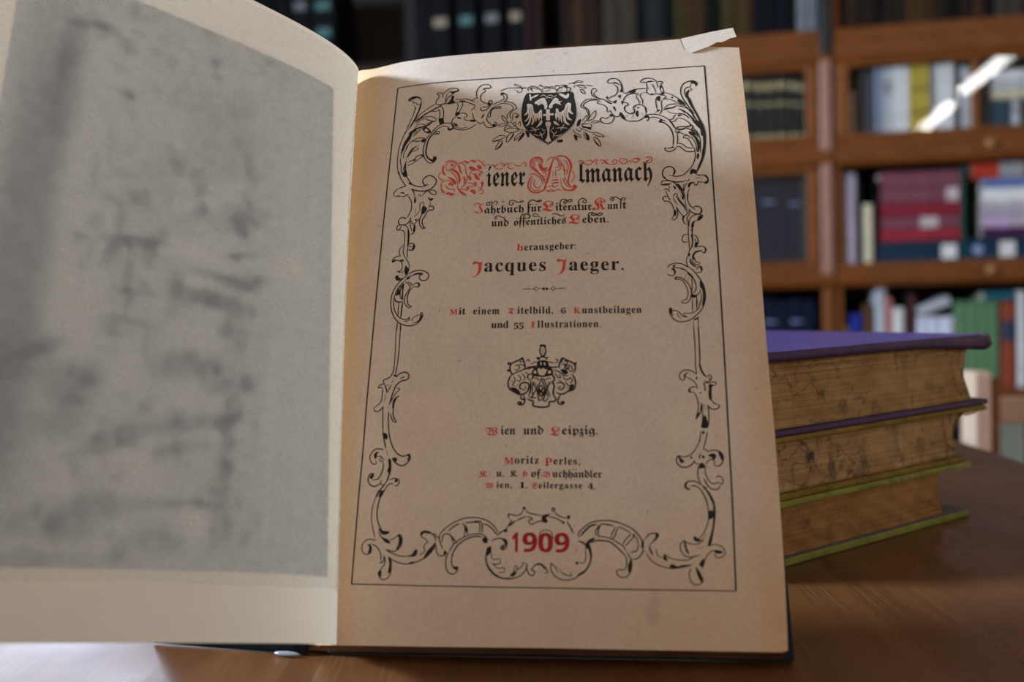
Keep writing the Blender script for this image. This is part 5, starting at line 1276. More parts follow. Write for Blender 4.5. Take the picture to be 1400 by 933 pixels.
R 0.24 65.09,150.55 66.30,151.75 67.83,151.85 69.37,150.67 69.84,148.84 69.40,147.07 68.19,146.78
R 0.24 66.92,151.17 68.14,151.28 69.07,149.96 69.09,148.16 67.87,147.87
R 0.38 68.14,152.01 69.97,152.27 71.50,151.63 72.73,149.75 73.19,147.93
r 72.11,151.24 73.03,150.10 73.49,147.91 72.74,145.10 72.45,142.99 71.85,142.67 72.44,145.83 72.73,148.31
R 0.33 72.74,145.10 72.15,142.65 72.76,140.51 73.96,140.10 74.71,140.76
R 0.24 70.59,150.60 71.82,149.45 72.13,147.27 71.54,144.81
R 0.24 69.68,149.93 70.92,147.34 70.93,144.84
R 0.24 70.16,147.38 71.23,146.25 71.83,146.93
r 69.57,144.56 70.04,142.06 70.66,140.27 72.16,139.32 73.96,139.75 74.86,140.93 75.01,140.05 73.96,138.88 72.16,138.80 70.66,139.40 69.90,141.36
R 0.23 70.33,143.81 71.25,141.64 72.46,140.18
R 0.21 70.93,144.49 71.85,141.96 73.06,140.85
r 73.51,140.65 74.26,141.13 74.86,140.40 74.26,139.73
R 0.21 73.34,146.49 74.10,144.67 73.80,142.92 73.05,141.90
R 0.21 74.10,144.32 74.71,143.93
r 67.01,143.35 68.82,143.47 68.98,143.03 67.07,142.92
r 66.87,142.23 68.98,142.47 69.08,142.04 66.96,141.80
R 0.21 67.27,146.83 67.30,143.97
R 0.21 68.03,147.14 68.21,143.92
R 0.21 67.59,145.38 68.65,145.68
R 0.21 67.03,141.51 67.94,140.41 68.99,141.41
R 0.21 64.63,139.88 65.55,139.14 66.74,139.77 67.66,139.03 68.85,139.66 70.06,138.90
R 0.21 65.83,140.52 66.73,141.18 67.64,140.43
R 0.21 65.24,139.15 66.75,138.90 67.95,139.36
R 0.21 63.77,146.66 62.99,147.78
R 0.21 70.30,149.17 71.22,148.04
R 0.28 75.16,149.62 76.37,150.09 76.97,149.51 75.76,149.04
R 0.21 76.97,149.51 78.18,148.37 79.39,148.48 80.00,149.70 78.79,150.13
R 0.21 77.58,149.84 79.70,149.90
R 0.21 80.00,148.98 80.91,150.19 81.51,149.98 80.90,148.57 81.80,148.34
R 0.26 82.12,149.94 83.32,149.87 84.21,148.75 85.41,148.14
R 0.21 82.70,148.47 83.92,149.30 85.13,150.31
r 83.63,150.22 84.52,149.09 85.41,148.14 84.51,148.55
R 0.23 85.41,148.14 87.21,148.22 87.97,149.07 87.23,149.83 86.32,149.16 87.06,148.59
R 0.23 89.61,148.44 88.42,149.05 89.04,150.09 90.54,150.00 91.11,148.72 89.90,148.07 89.01,148.48
R 0.21 89.62,149.34 90.22,148.94
R 0.21 91.11,148.89 93.50,148.94
R 0.21 91.72,149.40 92.29,148.29
R 0.21 92.00,148.31 92.62,149.70
R 0.26 92.62,149.35 93.83,150.06 95.16,149.56 93.79,148.39 92.75,148.80
r 93.68,149.93 95.31,149.73 94.71,149.30
R 0.28 96.47,148.41 97.65,147.92 98.86,148.64 98.89,149.88 97.72,150.42 97.10,149.81
R 0.23 97.38,149.08 98.12,148.86 98.28,149.38 97.55,149.60
s 0.34 92.23,176.82 94.57,177.53 97.94,177.59
f 92.35,177.10 94.33,177.26 94.07,176.10 92.45,176.07
s 0.34 92.09,175.51 93.60,175.84 94.76,175.76
s 0.34 96.38,175.79 97.89,175.97
s 0.37 96.15,180.09 96.05,180.69 97.01,181.66 98.41,181.86 99.80,181.60 100.94,180.78 101.37,179.85
s 0.37 96.15,180.09 96.97,180.32 97.90,180.20 99.30,180.45 100.46,180.30
f 97.78,180.11 99.08,180.76 100.46,180.42 99.06,180.11
s 0.34 97.90,180.11 98.18,177.86 97.91,176.41 98.45,175.35 99.59,174.83 100.99,175.17
s 0.32 99.73,179.38 100.49,177.70 101.00,175.61
s 0.29 98.06,177.87 98.98,177.51
s 0.34 101.37,179.85 101.67,178.20 101.53,177.62
s 0.36 101.26,180.01 102.31,180.23 103.23,180.01 103.21,179.42 102.86,179.30 102.71,178.42
f 102.23,177.87 102.85,178.86 103.58,176.89 103.65,175.42 103.06,175.02 102.52,176.09
p 102.80,177.68 103.34,176.61 103.08,175.61 102.76,176.36
f 100.77,175.48 101.91,175.11 103.76,175.41 103.51,174.70 102.35,174.64 100.98,175.02
f 99.26,175.29 100.07,175.38 100.18,175.02 99.37,174.99
s 0.34 103.77,175.56 105.57,174.70 107.36,173.41 108.68,172.17 110.20,170.62
s 0.32 94.64,175.62 94.60,174.01 95.37,172.51 95.45,171.06
s 0.34 96.38,175.79 95.78,174.81 96.53,172.72 96.49,170.99
f 94.88,175.75 95.34,175.72 95.09,174.86
s 0.39 93.35,169.76 93.83,170.59 95.11,171.08 96.48,170.70 97.48,169.48 97.66,167.75
f 97.05,170.52 97.82,169.17 97.64,166.90 97.37,168.06
s 0.34 93.35,169.76 93.91,169.01 93.54,168.03 92.04,167.56
s 0.38 97.76,167.18 96.57,165.55 94.72,164.54 91.97,164.58
f 94.47,168.54 95.04,168.50 95.11,166.50 94.53,166.25 94.10,167.42
f 94.62,169.96 95.54,170.04 95.07,169.50
s 0.29 93.64,167.17 92.80,165.80
s 0.29 96.51,167.55 96.15,166.86
f 96.92,165.81 97.98,166.88 98.63,165.70 98.25,164.32 97.45,164.37 97.93,165.18
p 97.71,165.48 98.17,165.45 98.03,164.61
s 0.36 97.98,166.88 99.81,166.90 101.62,166.50 103.18,165.69 104.73,164.46 105.59,163.28 106.42,161.55 107.05,160.40
s 0.33 98.39,165.44 99.54,165.78 101.13,165.40 102.68,164.45 103.80,163.82
s 0.36 103.80,163.82 102.23,164.48 101.64,163.68 102.20,163.50 103.76,162.84 104.84,161.38 105.66,159.38 105.83,158.13
f 101.52,163.68 102.23,164.48 102.67,163.89 102.08,163.37
s 0.36 101.88,174.23 101.04,173.27 100.86,171.26 101.23,168.66
s 0.36 102.97,172.56 102.58,171.15 102.71,168.56 101.85,166.62
f 101.02,172.70 102.28,172.61 102.26,172.03 101.36,172.38
f 101.28,173.55 102.34,174.35 102.28,172.61 101.36,172.53
f 101.12,168.66 102.03,168.60 101.90,168.04 101.21,167.80
s 0.34 101.10,168.10 100.26,166.87
s 0.34 102.35,174.49 103.72,174.25 104.16,173.64 102.97,172.56
s 0.31 103.21,172.83 105.04,172.71 106.83,171.72 108.16,170.76
f 105.87,173.37 106.45,173.62 106.54,173.04 105.97,172.99
f 107.77,172.23 109.12,171.85 110.62,169.74 109.72,170.08 108.60,170.45
s 0.31 103.28,168.52 104.49,170.15 106.33,170.60 107.92,170.49 109.26,169.83 110.38,169.47
s 0.57 103.39,168.37 104.90,168.98 106.04,169.05 107.44,169.81
s 0.34 107.44,169.81 109.46,169.24 111.44,167.97 112.72,166.19
s 0.29 104.40,167.88 105.73,166.93 107.53,166.67
s 0.48 107.53,166.67 109.56,166.26 110.86,165.18 111.50,164.30
s 0.29 107.84,168.50 109.84,167.51 111.34,165.72 112.61,163.95 113.65,162.21
f 109.72,170.08 111.03,168.85 112.52,166.77 113.32,164.74 114.25,163.00 114.72,161.30 113.69,163.04 112.45,165.36 112.05,166.52
f 108.07,168.63 109.85,167.80 111.58,165.98 112.85,164.21 114.06,161.62 114.44,160.22 113.18,161.96 111.93,163.99 110.24,166.35
p 110.04,166.93 111.33,165.44 112.37,163.68 111.51,164.58 110.45,166.06
f 107.74,166.24 109.09,166.01 107.93,165.38
s 0.33 104.72,164.32 106.09,164.65 106.59,165.75 107.30,166.41
s 0.33 105.60,163.56 106.74,163.77 107.70,165.11
s 0.33 107.68,164.83 109.25,164.45 110.77,163.23 111.62,162.06
f 111.16,161.81 111.85,162.18 112.56,160.61 111.75,160.11 112.01,160.92
p 111.59,161.50 112.04,161.48 112.01,160.78 111.56,160.81
s 0.33 106.84,160.69 108.22,161.44 110.01,161.33 111.14,161.53
f 107.05,160.40 108.39,160.32 109.98,160.63 109.05,160.00 107.71,160.03
s 0.43 109.99,160.77 111.30,160.14 112.16,159.25 112.98,157.83
f 110.81,159.06 111.71,159.28 112.75,157.71 111.64,157.77
s 0.31 111.97,160.09 113.05,159.20 114.08,157.49
s 0.35 107.25,159.84 108.02,159.37 107.44,158.86 107.00,159.16
s 0.39 113.94,177.32 114.57,178.30 114.15,179.21 113.15,179.73 111.76,179.54 110.35,178.90 109.36,177.35 109.04,175.33 109.41,173.27 110.44,170.89 111.70,168.52 112.94,166.17
f 112.32,179.35 113.15,179.73 114.16,179.30 114.63,178.29 114.05,177.16 113.87,178.06 112.86,178.57 112.34,177.29 112.00,177.31 112.63,178.59
s 0.36 112.22,177.15 111.07,177.08 110.34,176.11 110.37,174.36 110.86,172.59
s 0.36 112.21,177.00 112.63,176.10 112.03,175.55
f 110.61,174.64 111.35,175.75 111.83,176.30 111.91,175.42 111.51,174.28 111.76,172.24 112.41,169.33 113.00,167.30 111.76,169.95 111.08,172.29
s 0.72 111.67,172.82 112.63,169.03 113.83,165.83 114.81,162.97 115.43,159.88 115.63,157.39
f 113.88,162.47 114.73,161.58 115.51,159.32 115.64,157.53 114.75,157.58 114.64,159.65
s 0.40 101.77,163.59 103.07,163.38 104.62,161.79 105.55,160.00 105.92,158.02 105.96,156.07 105.72,154.14
s 0.38 104.91,164.01 105.85,162.45 106.59,160.80
s 0.38 106.59,160.80 107.81,161.34 109.41,161.36 110.99,161.14 111.82,161.70
s 0.61 106.78,160.66 107.97,160.34 108.97,160.40 110.19,160.94
s 0.33 106.77,160.42 106.92,159.30 108.12,159.35 107.75,159.86
s 0.42 107.21,158.92 107.33,156.96 107.03,154.55
f 110.81,159.18 111.71,159.37 113.01,157.58 114.10,155.57 114.40,153.63 113.69,151.28 113.30,151.30 113.41,153.69 112.76,156.38 111.65,158.15
s 0.47 110.18,160.82 111.73,159.86 113.05,158.31 113.96,156.79
s 0.31 107.73,159.37 109.28,158.42 110.45,157.98 111.37,156.47
s 0.35 110.44,157.74 109.45,157.80 109.13,157.21 109.41,156.83 110.20,156.78 111.13,155.51 111.84,153.78 112.20,153.04
s 0.31 111.43,157.68 112.51,155.43 113.02,153.71 113.20,151.30
s 0.33 111.39,161.11 112.22,161.68 112.37,160.80 111.75,160.23
s 0.31 112.18,160.82 113.67,158.76 114.35,156.53 114.40,153.63 114.25,150.77
s 0.85 114.89,163.36 115.63,160.35 115.92,157.16 115.67,153.55 115.22,150.47 114.28,147.45 112.96,144.48
f 112.90,163.37 114.68,163.13 115.52,160.11 115.55,156.94 115.18,157.45 114.70,159.67 113.81,161.70
s 0.33 115.06,160.88 115.45,156.95 115.34,153.57 114.58,149.56
f 113.16,150.59 113.85,150.55 113.57,148.91 112.97,148.71
s 0.35 107.04,154.91 107.94,154.98 109.09,154.18 110.23,153.15 112.19,152.92
s 0.40 106.69,153.60 107.69,153.79 108.64,152.77 109.77,151.74 110.94,151.44 112.52,151.58
s 0.42 106.79,153.60 106.26,152.67 105.05,152.02 103.86,152.09 103.19,152.73 103.11,153.33 103.71,153.42
s 0.38 103.71,153.30 104.89,153.23 105.71,153.90
f 104.89,153.23 106.11,153.88 105.89,153.29 105.29,153.21
s 0.35 112.40,153.03 112.59,150.86 112.39,148.74 111.70,146.66 110.65,145.07 109.21,143.52 107.81,142.66 106.24,142.51 104.89,142.82
f 110.60,143.91 111.43,145.03 112.57,144.50 112.94,144.01 112.31,143.12 111.56,143.62 110.75,142.97
s 0.42 104.88,142.70 104.02,143.10
s 0.44 105.08,142.81 105.90,143.70 105.95,144.86 105.21,145.96 104.04,146.26 102.84,145.74 102.10,144.37 102.15,142.97 102.69,141.66
f 105.21,145.96 106.04,144.86 105.90,143.70 105.30,143.26 105.64,144.64
f 110.75,144.38 111.55,145.13 112.81,144.01 112.54,142.98 111.69,143.42 110.90,142.94
s 0.46 114.43,147.88 113.78,145.80 112.69,143.75
s 0.35 102.65,142.72 103.05,141.66 104.35,140.94 106.08,140.46 107.83,140.36 109.16,140.81
s 0.44 104.35,140.94 106.08,140.40 108.27,140.42
s 0.35 112.56,143.24 113.18,142.55 114.71,142.60 115.77,142.02 116.18,140.70 115.86,139.69 115.19,139.33 114.79,140.00
s 0.32 112.26,141.56 114.00,141.60
f 114.71,142.60 115.88,142.02 116.24,140.70 115.75,139.56 115.09,139.34 114.90,139.99 115.80,140.46 115.63,141.51
s 0.32 114.79,139.87 113.27,140.08 112.64,140.37
s 0.37 113.06,140.09 112.57,139.08 111.92,138.99 111.74,139.90
f 109.71,138.46 109.99,139.73 110.88,140.20 112.07,140.01 111.29,139.67 110.62,139.18 110.24,138.17
s 0.30 109.16,140.81 110.03,140.64 110.29,141.53
s 0.35 101.55,139.52 101.58,140.43 102.37,141.04 103.91,140.96 105.21,140.50 106.05,139.68 106.44,138.37
f 101.44,139.53 102.33,140.00 103.65,140.06 104.75,139.95 103.63,139.42 102.53,139.34
s 0.32 103.74,139.41 104.03,138.49 104.12,137.97
s 0.39 104.08,136.81 103.57,137.87 102.70,138.04 102.36,137.54
s 0.32 102.90,137.52 103.28,135.70 104.29,133.61
s 0.39 103.37,135.18 102.39,135.36 101.81,134.49 102.33,133.58
f 101.88,134.62 102.12,133.97 102.88,133.80 102.32,133.45
s 0.34 102.54,133.57 103.84,133.38 104.66,132.07 105.14,130.28 104.95,128.28 104.15,127.20
s 0.36 104.15,127.07 104.89,126.79 105.78,127.50 106.27,128.97 105.93,131.25
f 105.14,130.28 105.88,129.99 105.71,128.50 105.26,128.02
s 0.34 105.94,131.50 106.53,129.96 107.75,128.15 108.61,128.24 109.30,129.08
s 0.30 105.10,134.84 105.47,136.10 106.35,136.19 106.19,135.04 106.68,133.75 107.29,132.70
s 0.27 105.10,134.84 105.58,133.29 106.40,132.24
f 105.16,139.21 105.90,138.65 105.97,137.62 105.44,138.16
f 106.28,139.93 107.35,139.22 107.73,138.04 108.48,135.18 107.98,133.68 107.41,135.49 106.85,137.83
p 107.07,137.82 107.75,135.99 107.81,134.71 107.23,136.53
f 106.33,135.80 106.92,134.24 107.94,132.67 108.54,131.63 108.67,129.61 108.10,131.40 107.07,132.71
s 0.32 107.13,139.23 107.94,137.77 108.33,136.73
s 0.30 108.68,139.80 108.27,137.76 108.51,135.95 108.63,133.65
s 0.32 109.56,140.01 108.84,138.50 108.33,136.73
s 0.32 110.34,137.91 109.62,136.41 109.41,134.12 109.87,132.32 110.88,130.76 111.61,130.23
f 109.48,135.65 109.82,135.88 109.59,133.35 110.26,131.30 109.66,132.33
s 0.30 108.63,133.65 108.78,132.12 109.08,129.09
s 0.41 110.89,131.01 111.98,131.34 113.05,131.04 113.64,130.00 113.26,128.77 112.07,128.58 110.59,129.15 109.58,130.57
f 113.05,131.04 113.68,130.00 113.25,128.65 112.94,128.91 113.31,129.89
s 0.34 109.66,130.07 109.70,128.56 109.01,127.60 108.95,126.11 109.36,125.60
s 0.38 107.75,128.15 107.68,126.66 108.27,125.40 109.11,124.99
f 107.75,128.15 108.39,128.12 109.08,129.09 109.42,129.58 109.17,128.59 108.16,127.64 108.00,126.40
s 0.32 109.51,124.35 109.60,126.33 110.53,127.78 112.06,128.45 113.76,128.13
f 112.45,127.69 113.77,128.25 113.83,127.38 112.81,126.31 111.95,126.22 112.20,126.95
s 0.34 111.97,126.47 111.08,125.77 110.68,124.06
f 110.42,125.55 111.10,126.26 110.90,124.17 110.36,124.19
s 0.34 109.46,126.55 109.21,123.92 109.12,121.10 109.20,118.50 109.28,116.14
s 0.41 110.96,126.04 110.48,123.87 110.27,121.26 110.23,118.46 109.68,116.55
f 110.27,125.41 110.85,125.61 110.47,123.65 110.10,123.78
b 0.23 109.97,123.02
f 109.80,121.28 110.46,121.26 110.57,119.52 110.29,117.59 109.90,117.40 110.19,119.54
s 0.36 108.96,121.65 108.01,121.58 107.20,120.53 107.34,119.22 108.08,118.87 108.94,119.05
s 0.36 110.46,121.36 111.39,120.89 111.99,119.68 111.82,118.18 111.20,117.02
f 110.89,118.43 111.95,118.82 111.60,117.54 110.92,116.93
s 0.31 110.97,120.15 111.30,119.06 111.06,117.99
s 0.31 110.28,117.49 109.28,116.14 108.84,114.66 108.20,112.99 108.31,111.08 108.84,110.33
s 0.33 111.04,117.56 110.44,116.73
s 0.36 111.20,117.02 112.35,117.30 113.65,117.14 114.26,116.15 113.73,115.00 112.99,115.14
f 113.65,117.14 114.35,116.15 113.73,114.89 113.08,115.03 113.86,115.74
s 0.33 113.08,115.03 113.04,116.20
f 111.15,115.85 112.85,115.99 112.82,115.57 111.50,115.30 110.61,114.38 110.45,112.90 109.91,113.35 110.06,114.61
s 0.36 110.58,113.74 110.80,112.46 111.44,112.02 112.09,111.99
s 0.33 112.09,111.99 111.97,111.37 111.30,111.08 110.57,111.42 109.95,112.29 109.91,113.35
s 0.58 109.35,113.37 109.38,112.10 110.18,111.01 111.08,110.35
s 0.40 111.14,109.61 111.64,110.43 112.39,110.51 112.72,109.66 112.42,109.15
f 109.15,115.29 109.42,115.06 109.19,114.01 108.82,114.24
s 0.35 102.32,110.35 103.26,111.44 105.06,111.92 106.83,111.55 108.13,110.75 109.21,110.09
f 104.14,111.15 104.82,111.50 104.56,110.64 103.90,110.66
s 0.38 103.42,109.81 104.56,110.39 106.11,110.21 107.20,109.79 108.48,108.75
s 0.35 104.20,109.90 104.73,109.14 104.47,108.27 103.56,107.74 102.25,108.35
f 103.42,109.93 104.43,110.14 104.84,109.01 104.36,108.15 104.18,109.40
f 106.32,110.07 107.31,109.79 106.96,109.50
s 0.35 109.21,110.09 110.68,108.42 111.91,106.40 112.90,104.16 113.26,101.71 113.10,99.30 112.10,96.69 110.49,94.83 108.47,93.23 106.27,92.70 104.54,92.98 103.07,94.34 102.47,96.03 102.73,97.22 103.27,96.84
f 111.89,105.91 112.72,104.90 113.35,102.20 113.21,99.30 112.34,97.16 112.18,98.37 112.49,100.29 112.40,102.96 111.78,103.71
s 0.31 112.02,101.76 112.03,99.82 111.03,96.96
s 0.38 108.48,108.75 109.53,107.47 110.34,105.72 110.69,103.75 110.18,102.30 109.27,101.60
f 108.16,108.89 108.92,108.49 109.96,107.21 109.62,106.98 108.45,108.01
s 0.31 109.52,107.23 109.50,104.28 109.16,101.61
s 0.31 110.68,108.42 111.48,106.66
s 0.33 109.27,101.48 110.34,101.08 111.47,101.65 111.97,102.97
f 109.15,101.36 110.78,101.07 110.53,100.35 109.22,100.39
s 0.33 104.40,106.42 104.65,107.15 105.98,107.11 107.06,106.45 108.32,105.05 109.12,103.07 109.02,100.88 108.29,99.21 107.17,98.53 106.20,98.92 106.11,99.40
s 0.31 104.62,106.41 105.96,106.49 107.02,105.59 107.83,103.84 108.19,101.88 107.67,99.96 106.21,99.28
f 104.29,106.42 104.65,107.15 105.21,107.13 104.85,106.65
s 0.29 107.17,106.45 108.12,108.02
s 0.29 108.03,105.92 109.09,107.49
s 0.31 109.44,100.38 109.22,95.58
s 0.57 110.65,100.59 110.57,96.50
s 0.33 103.27,96.84 103.36,96.24 104.45,96.33 105.51,95.46 106.56,94.35 107.85,94.08
f 102.62,97.10 103.26,96.72 103.33,95.52 103.51,94.56 102.78,95.54
s 0.28 106.61,95.54 107.25,95.29 108.78,95.36 110.11,95.92 111.47,97.19
s 0.28 106.61,95.54 106.79,94.70 107.85,93.96
s 0.26 104.64,95.60 105.04,94.52 105.89,93.90
s 0.35 109.44,93.20 109.30,91.43
s 0.56 110.80,94.35 110.72,91.39
f 109.57,93.55 110.67,93.88 110.64,93.40 109.76,93.07
s 0.35 110.95,109.40 111.66,110.37 112.44,110.47 112.73,109.59 112.24,108.61 111.35,108.52 110.68,108.30
f 112.00,110.61 112.74,109.96 112.47,108.85 112.27,109.36
s 0.30 109.29,91.47 109.46,85.72 109.41,79.84
s 0.41 110.69,91.43 110.72,85.69 110.66,79.81
s 0.32 109.25,80.07 109.37,78.34 109.58,76.18
s 0.55 110.46,80.04 110.77,78.09 111.59,76.14 112.36,75.38
s 0.34 109.48,76.19 108.61,77.06 107.02,77.63 105.59,77.34 104.64,76.29 104.70,75.21 105.48,74.45 106.20,74.97
f 105.74,75.83 106.38,76.68 107.39,76.87 106.56,76.35 106.20,74.97 105.48,74.56 106.02,75.29
s 0.30 106.23,75.50 107.52,75.05 108.68,74.07 109.34,72.99 109.58,71.71
f 109.12,74.80 109.76,75.75 109.61,74.69
s 0.25 110.34,75.31 110.42,74.78
s 0.34 112.36,75.38 113.19,76.00 113.76,75.35 113.50,74.29
s 0.32 112.96,75.47 113.13,74.83 113.30,74.19 112.08,73.89 111.50,74.22
f 111.16,73.38 111.67,73.58 111.97,71.46 111.56,71.26 111.53,72.74
s 0.34 111.67,73.69 112.87,73.56 114.28,73.85 114.96,73.41 114.63,72.78
f 112.85,73.14 113.85,73.12 114.63,72.78 113.81,72.48 113.53,70.80 113.53,68.70 112.82,68.50 112.60,70.18 112.79,71.87
s 0.36 113.23,68.70 114.16,67.43 115.13,67.10
s 0.36 115.14,67.21 115.51,66.78 115.07,65.96 113.87,65.67 112.90,65.99 112.25,67.04
s 0.34 109.31,72.35 108.41,72.48 107.39,72.07 107.06,71.34 107.54,70.80 108.55,70.99
f 107.06,71.34 107.58,71.86 107.54,70.91
s 0.32 108.54,70.89 109.28,69.40 109.59,67.51 109.51,65.63 108.68,62.74
s 0.31 108.68,62.74 109.85,64.38 110.54,66.45 110.21,67.91
f 109.25,64.39 110.08,65.20 110.14,66.45 110.56,66.86 110.06,64.79 109.00,63.15
s 0.29 110.78,67.49 110.68,65.20 110.68,63.12 110.16,60.35
s 0.34 112.25,67.04 112.44,64.75 112.32,62.27 111.93,60.33
f 110.80,63.53 111.41,63.94 111.77,63.11 112.09,61.66 112.03,60.33 110.16,60.35 110.53,61.89
s 0.27 111.17,67.27 111.69,65.60
f 110.04,70.86 110.63,70.64 110.32,70.33
s 0.31 109.98,59.33 109.66,57.29 108.68,54.82 107.07,52.82 105.51,52.05 104.53,52.06
s 0.35 111.83,59.31 111.16,56.60 110.39,54.13
f 110.30,59.33 111.07,59.32 110.81,58.52 110.38,58.53
s 0.25 109.75,56.84 110.15,55.93
s 0.39 104.53,52.06 103.56,52.29 102.88,51.74 102.94,50.40 103.88,49.28 105.39,49.04 106.94,49.70 107.86,50.91
f 103.34,52.40 104.29,51.50 105.03,50.82 104.35,50.16 103.72,50.72
f 106.71,52.04 107.26,52.14 107.12,51.48 106.80,51.48
s 0.31 107.86,50.91 108.15,50.13 109.12,49.90
s 0.37 110.39,54.13 111.26,54.01 111.44,53.34
s 0.37 111.44,53.34 112.55,53.77 114.07,53.76 115.33,53.08 115.87,51.85 115.51,50.29 114.49,49.31 113.31,49.43
s 0.31 113.31,49.43 113.27,50.76 112.65,51.32 111.54,50.77 110.84,49.67
f 111.61,52.33 112.73,52.99 113.79,52.64 113.75,51.64 113.07,51.09 112.67,51.87 112.03,51.99
f 114.48,53.31 115.43,52.96 115.90,51.62 115.43,50.85 114.94,51.85
f 109.12,49.90 109.79,50.34 110.42,49.89 110.48,48.89 108.96,48.68 109.10,49.46
s 0.33 108.88,49.46 108.57,47.25 108.81,45.49 109.50,43.95
s 0.31 110.62,49.67 110.73,47.24 111.70,45.03 112.96,44.37 114.27,44.80
s 0.31 113.46,45.90 114.14,46.55 115.19,46.11 115.46,45.01 114.88,44.14 114.27,44.80
s 0.35 114.44,43.92 114.18,43.05 112.88,42.73 111.41,43.50 110.23,45.70
s 0.37 109.08,44.17 108.25,44.83 106.75,45.17 105.33,44.74 104.87,43.97 105.15,43.10 106.00,42.76 106.25,43.42
f 104.87,43.97 105.11,44.63 105.54,44.63 105.29,43.75 105.80,42.98 105.15,43.10
s 0.31 106.48,43.86 107.77,43.74 109.02,42.86 110.22,40.90 110.97,38.62
s 0.41 109.50,43.95 110.53,42.85 111.52,41.11 112.47,38.62
f 109.71,43.73 110.77,43.40 110.52,42.63
f 110.10,52.57 110.73,52.00 110.49,51.45 110.06,51.56
f 109.24,52.57 109.68,52.79 109.40,51.46 109.08,51.46
f 110.13,45.92 110.44,45.70 110.82,44.60 110.40,44.82
s 0.29 109.14,42.71 110.39,40.27 111.00,37.25 111.03,34.85 110.33,32.46 109.20,30.38 108.11,29.34 107.22,29.19
s 0.53 110.80,42.71 112.32,39.96 112.77,36.95 112.29,33.06 111.39,29.79 110.69,27.43
f 112.41,38.75 112.91,36.64 112.48,32.76 111.30,27.72 110.40,27.58 111.79,31.87 112.25,35.45
f 110.97,36.80 112.47,36.80 112.24,35.15 111.02,34.55
f 106.65,29.78 107.40,29.93 107.81,29.19 108.99,29.05 108.07,28.45 106.90,28.75
s 0.28 108.99,29.05 110.25,30.68
s 0.30 104.23,28.74 105.39,28.00 107.75,27.86 109.58,29.05
s 0.32 104.23,28.74 103.15,28.00 103.09,26.23 104.07,24.76 105.83,24.33 108.22,24.93
f 103.93,28.89 104.52,28.59 104.74,26.82 105.42,25.06 104.41,25.94
s 0.26 107.25,26.54 109.20,27.13
s 0.30 110.69,27.43 112.77,27.73 114.50,26.85 115.01,25.39 113.78,24.22 112.32,24.50 112.38,25.67
f 112.26,26.26 114.31,25.97 114.13,25.39 112.66,25.38
s 0.30 112.70,26.26 110.91,25.67 109.65,23.91 108.97,21.87
f 107.82,22.44 109.37,24.20 108.80,21.43 108.38,21.86
s 0.30 105.72,21.56 105.05,19.52 105.85,17.50 107.29,17.00 108.65,17.81 108.55,18.97 107.41,19.83 107.03,21.27
f 106.90,21.56 107.47,21.28 108.83,18.68 108.49,17.52 107.39,19.25
s 0.30 93.66,25.31 95.10,23.26 97.44,21.95 100.39,21.29 103.36,21.69 106.05,22.43
f 99.82,22.11 101.02,22.41 101.89,21.83 103.38,22.27 105.74,22.14 103.35,21.49 100.68,21.30
s 0.28 99.27,23.28 98.40,23.86 98.73,25.04 99.89,24.16 102.25,23.58 104.91,23.59 107.03,24.77
f 98.10,23.86 98.73,25.04 99.42,23.28
s 0.28 96.39,26.65 96.64,25.03 97.81,24.15
f 92.55,28.57 93.15,28.57 92.96,27.08 92.36,26.93
f 63.76,86.50 65.56,86.45 65.57,85.38 65.84,84.43 65.58,83.26 64.92,82.46 64.36,82.47 63.79,83.54 63.56,84.73 63.82,85.55
p 64.22,85.77 65.12,85.63 65.35,84.21 64.69,83.05 64.01,84.24
s 0.24 64.45,85.41 64.46,83.53
s 0.24 64.89,85.40 64.80,83.52
s 0.48 62.80,82.51 63.81,82.37 64.69,82.70 65.59,82.33 66.48,82.42
f 62.69,82.63 63.81,82.25 63.70,81.55 63.14,81.80
f 66.48,82.66 65.59,82.21 65.71,81.62 66.04,81.96
f 63.48,81.44 65.82,81.50 66.49,80.20 66.50,79.50 65.39,79.30 64.50,78.97 63.39,79.57 62.94,80.28
p 64.04,80.96 64.38,80.95 64.27,80.02 63.94,80.26
p 65.15,80.93 65.49,80.69 65.39,79.88 65.05,80.12
f 62.06,79.14 63.39,79.81 66.50,79.74 67.61,78.55 67.84,77.39 66.51,76.96 62.97,76.80 61.41,77.41
p 63.17,78.88 63.84,79.10 64.29,78.62 64.72,79.20 65.39,78.72 66.06,78.59 65.62,77.67 65.19,76.87 64.30,76.77 63.52,77.25
p 62.18,78.44 62.73,78.31 62.85,77.50 62.08,77.51
p 66.51,78.34 67.17,78.10 67.06,77.41 66.29,77.42
s 0.44 59.83,79.42 61.61,79.61 63.16,79.93
s 0.44 59.61,78.96 61.17,79.27 62.94,79.47
s 0.43 66.05,79.51 67.83,79.24 69.60,79.44
s 0.33 61.15,80.32 62.26,81.00 63.37,81.09
s 0.33 65.82,81.15 66.93,80.89 68.49,80.62
s 0.39 60.03,81.05 59.91,81.64 60.57,81.86 60.80,81.38 60.47,81.04
s 0.39 68.49,80.62 69.15,81.07 68.93,81.78 68.37,81.68
s 0.52 58.88,82.48 57.11,81.59 55.33,80.69 54.91,79.30 55.39,77.66 56.29,77.17
s 0.52 54.43,80.95 55.32,80.93
b 0.45 54.54,80.76
b 0.40 54.47,78.56
s 0.52 58.66,82.49 59.36,80.36 59.61,78.96
s 0.44 57.55,81.93 58.24,81.09 58.90,81.31
f 58.21,82.62 58.88,82.48 59.13,81.31 58.56,81.67
s 0.52 55.62,77.42 54.75,76.05 54.45,74.44 54.92,72.82 56.39,71.88 57.95,71.05 59.71,71.47 60.58,72.71 60.68,74.08 59.89,74.67 58.56,74.59 57.91,73.68 58.15,72.76 59.03,72.74
s 0.35 56.24,79.97 57.13,80.18 57.81,79.47 57.16,78.55 56.26,78.80
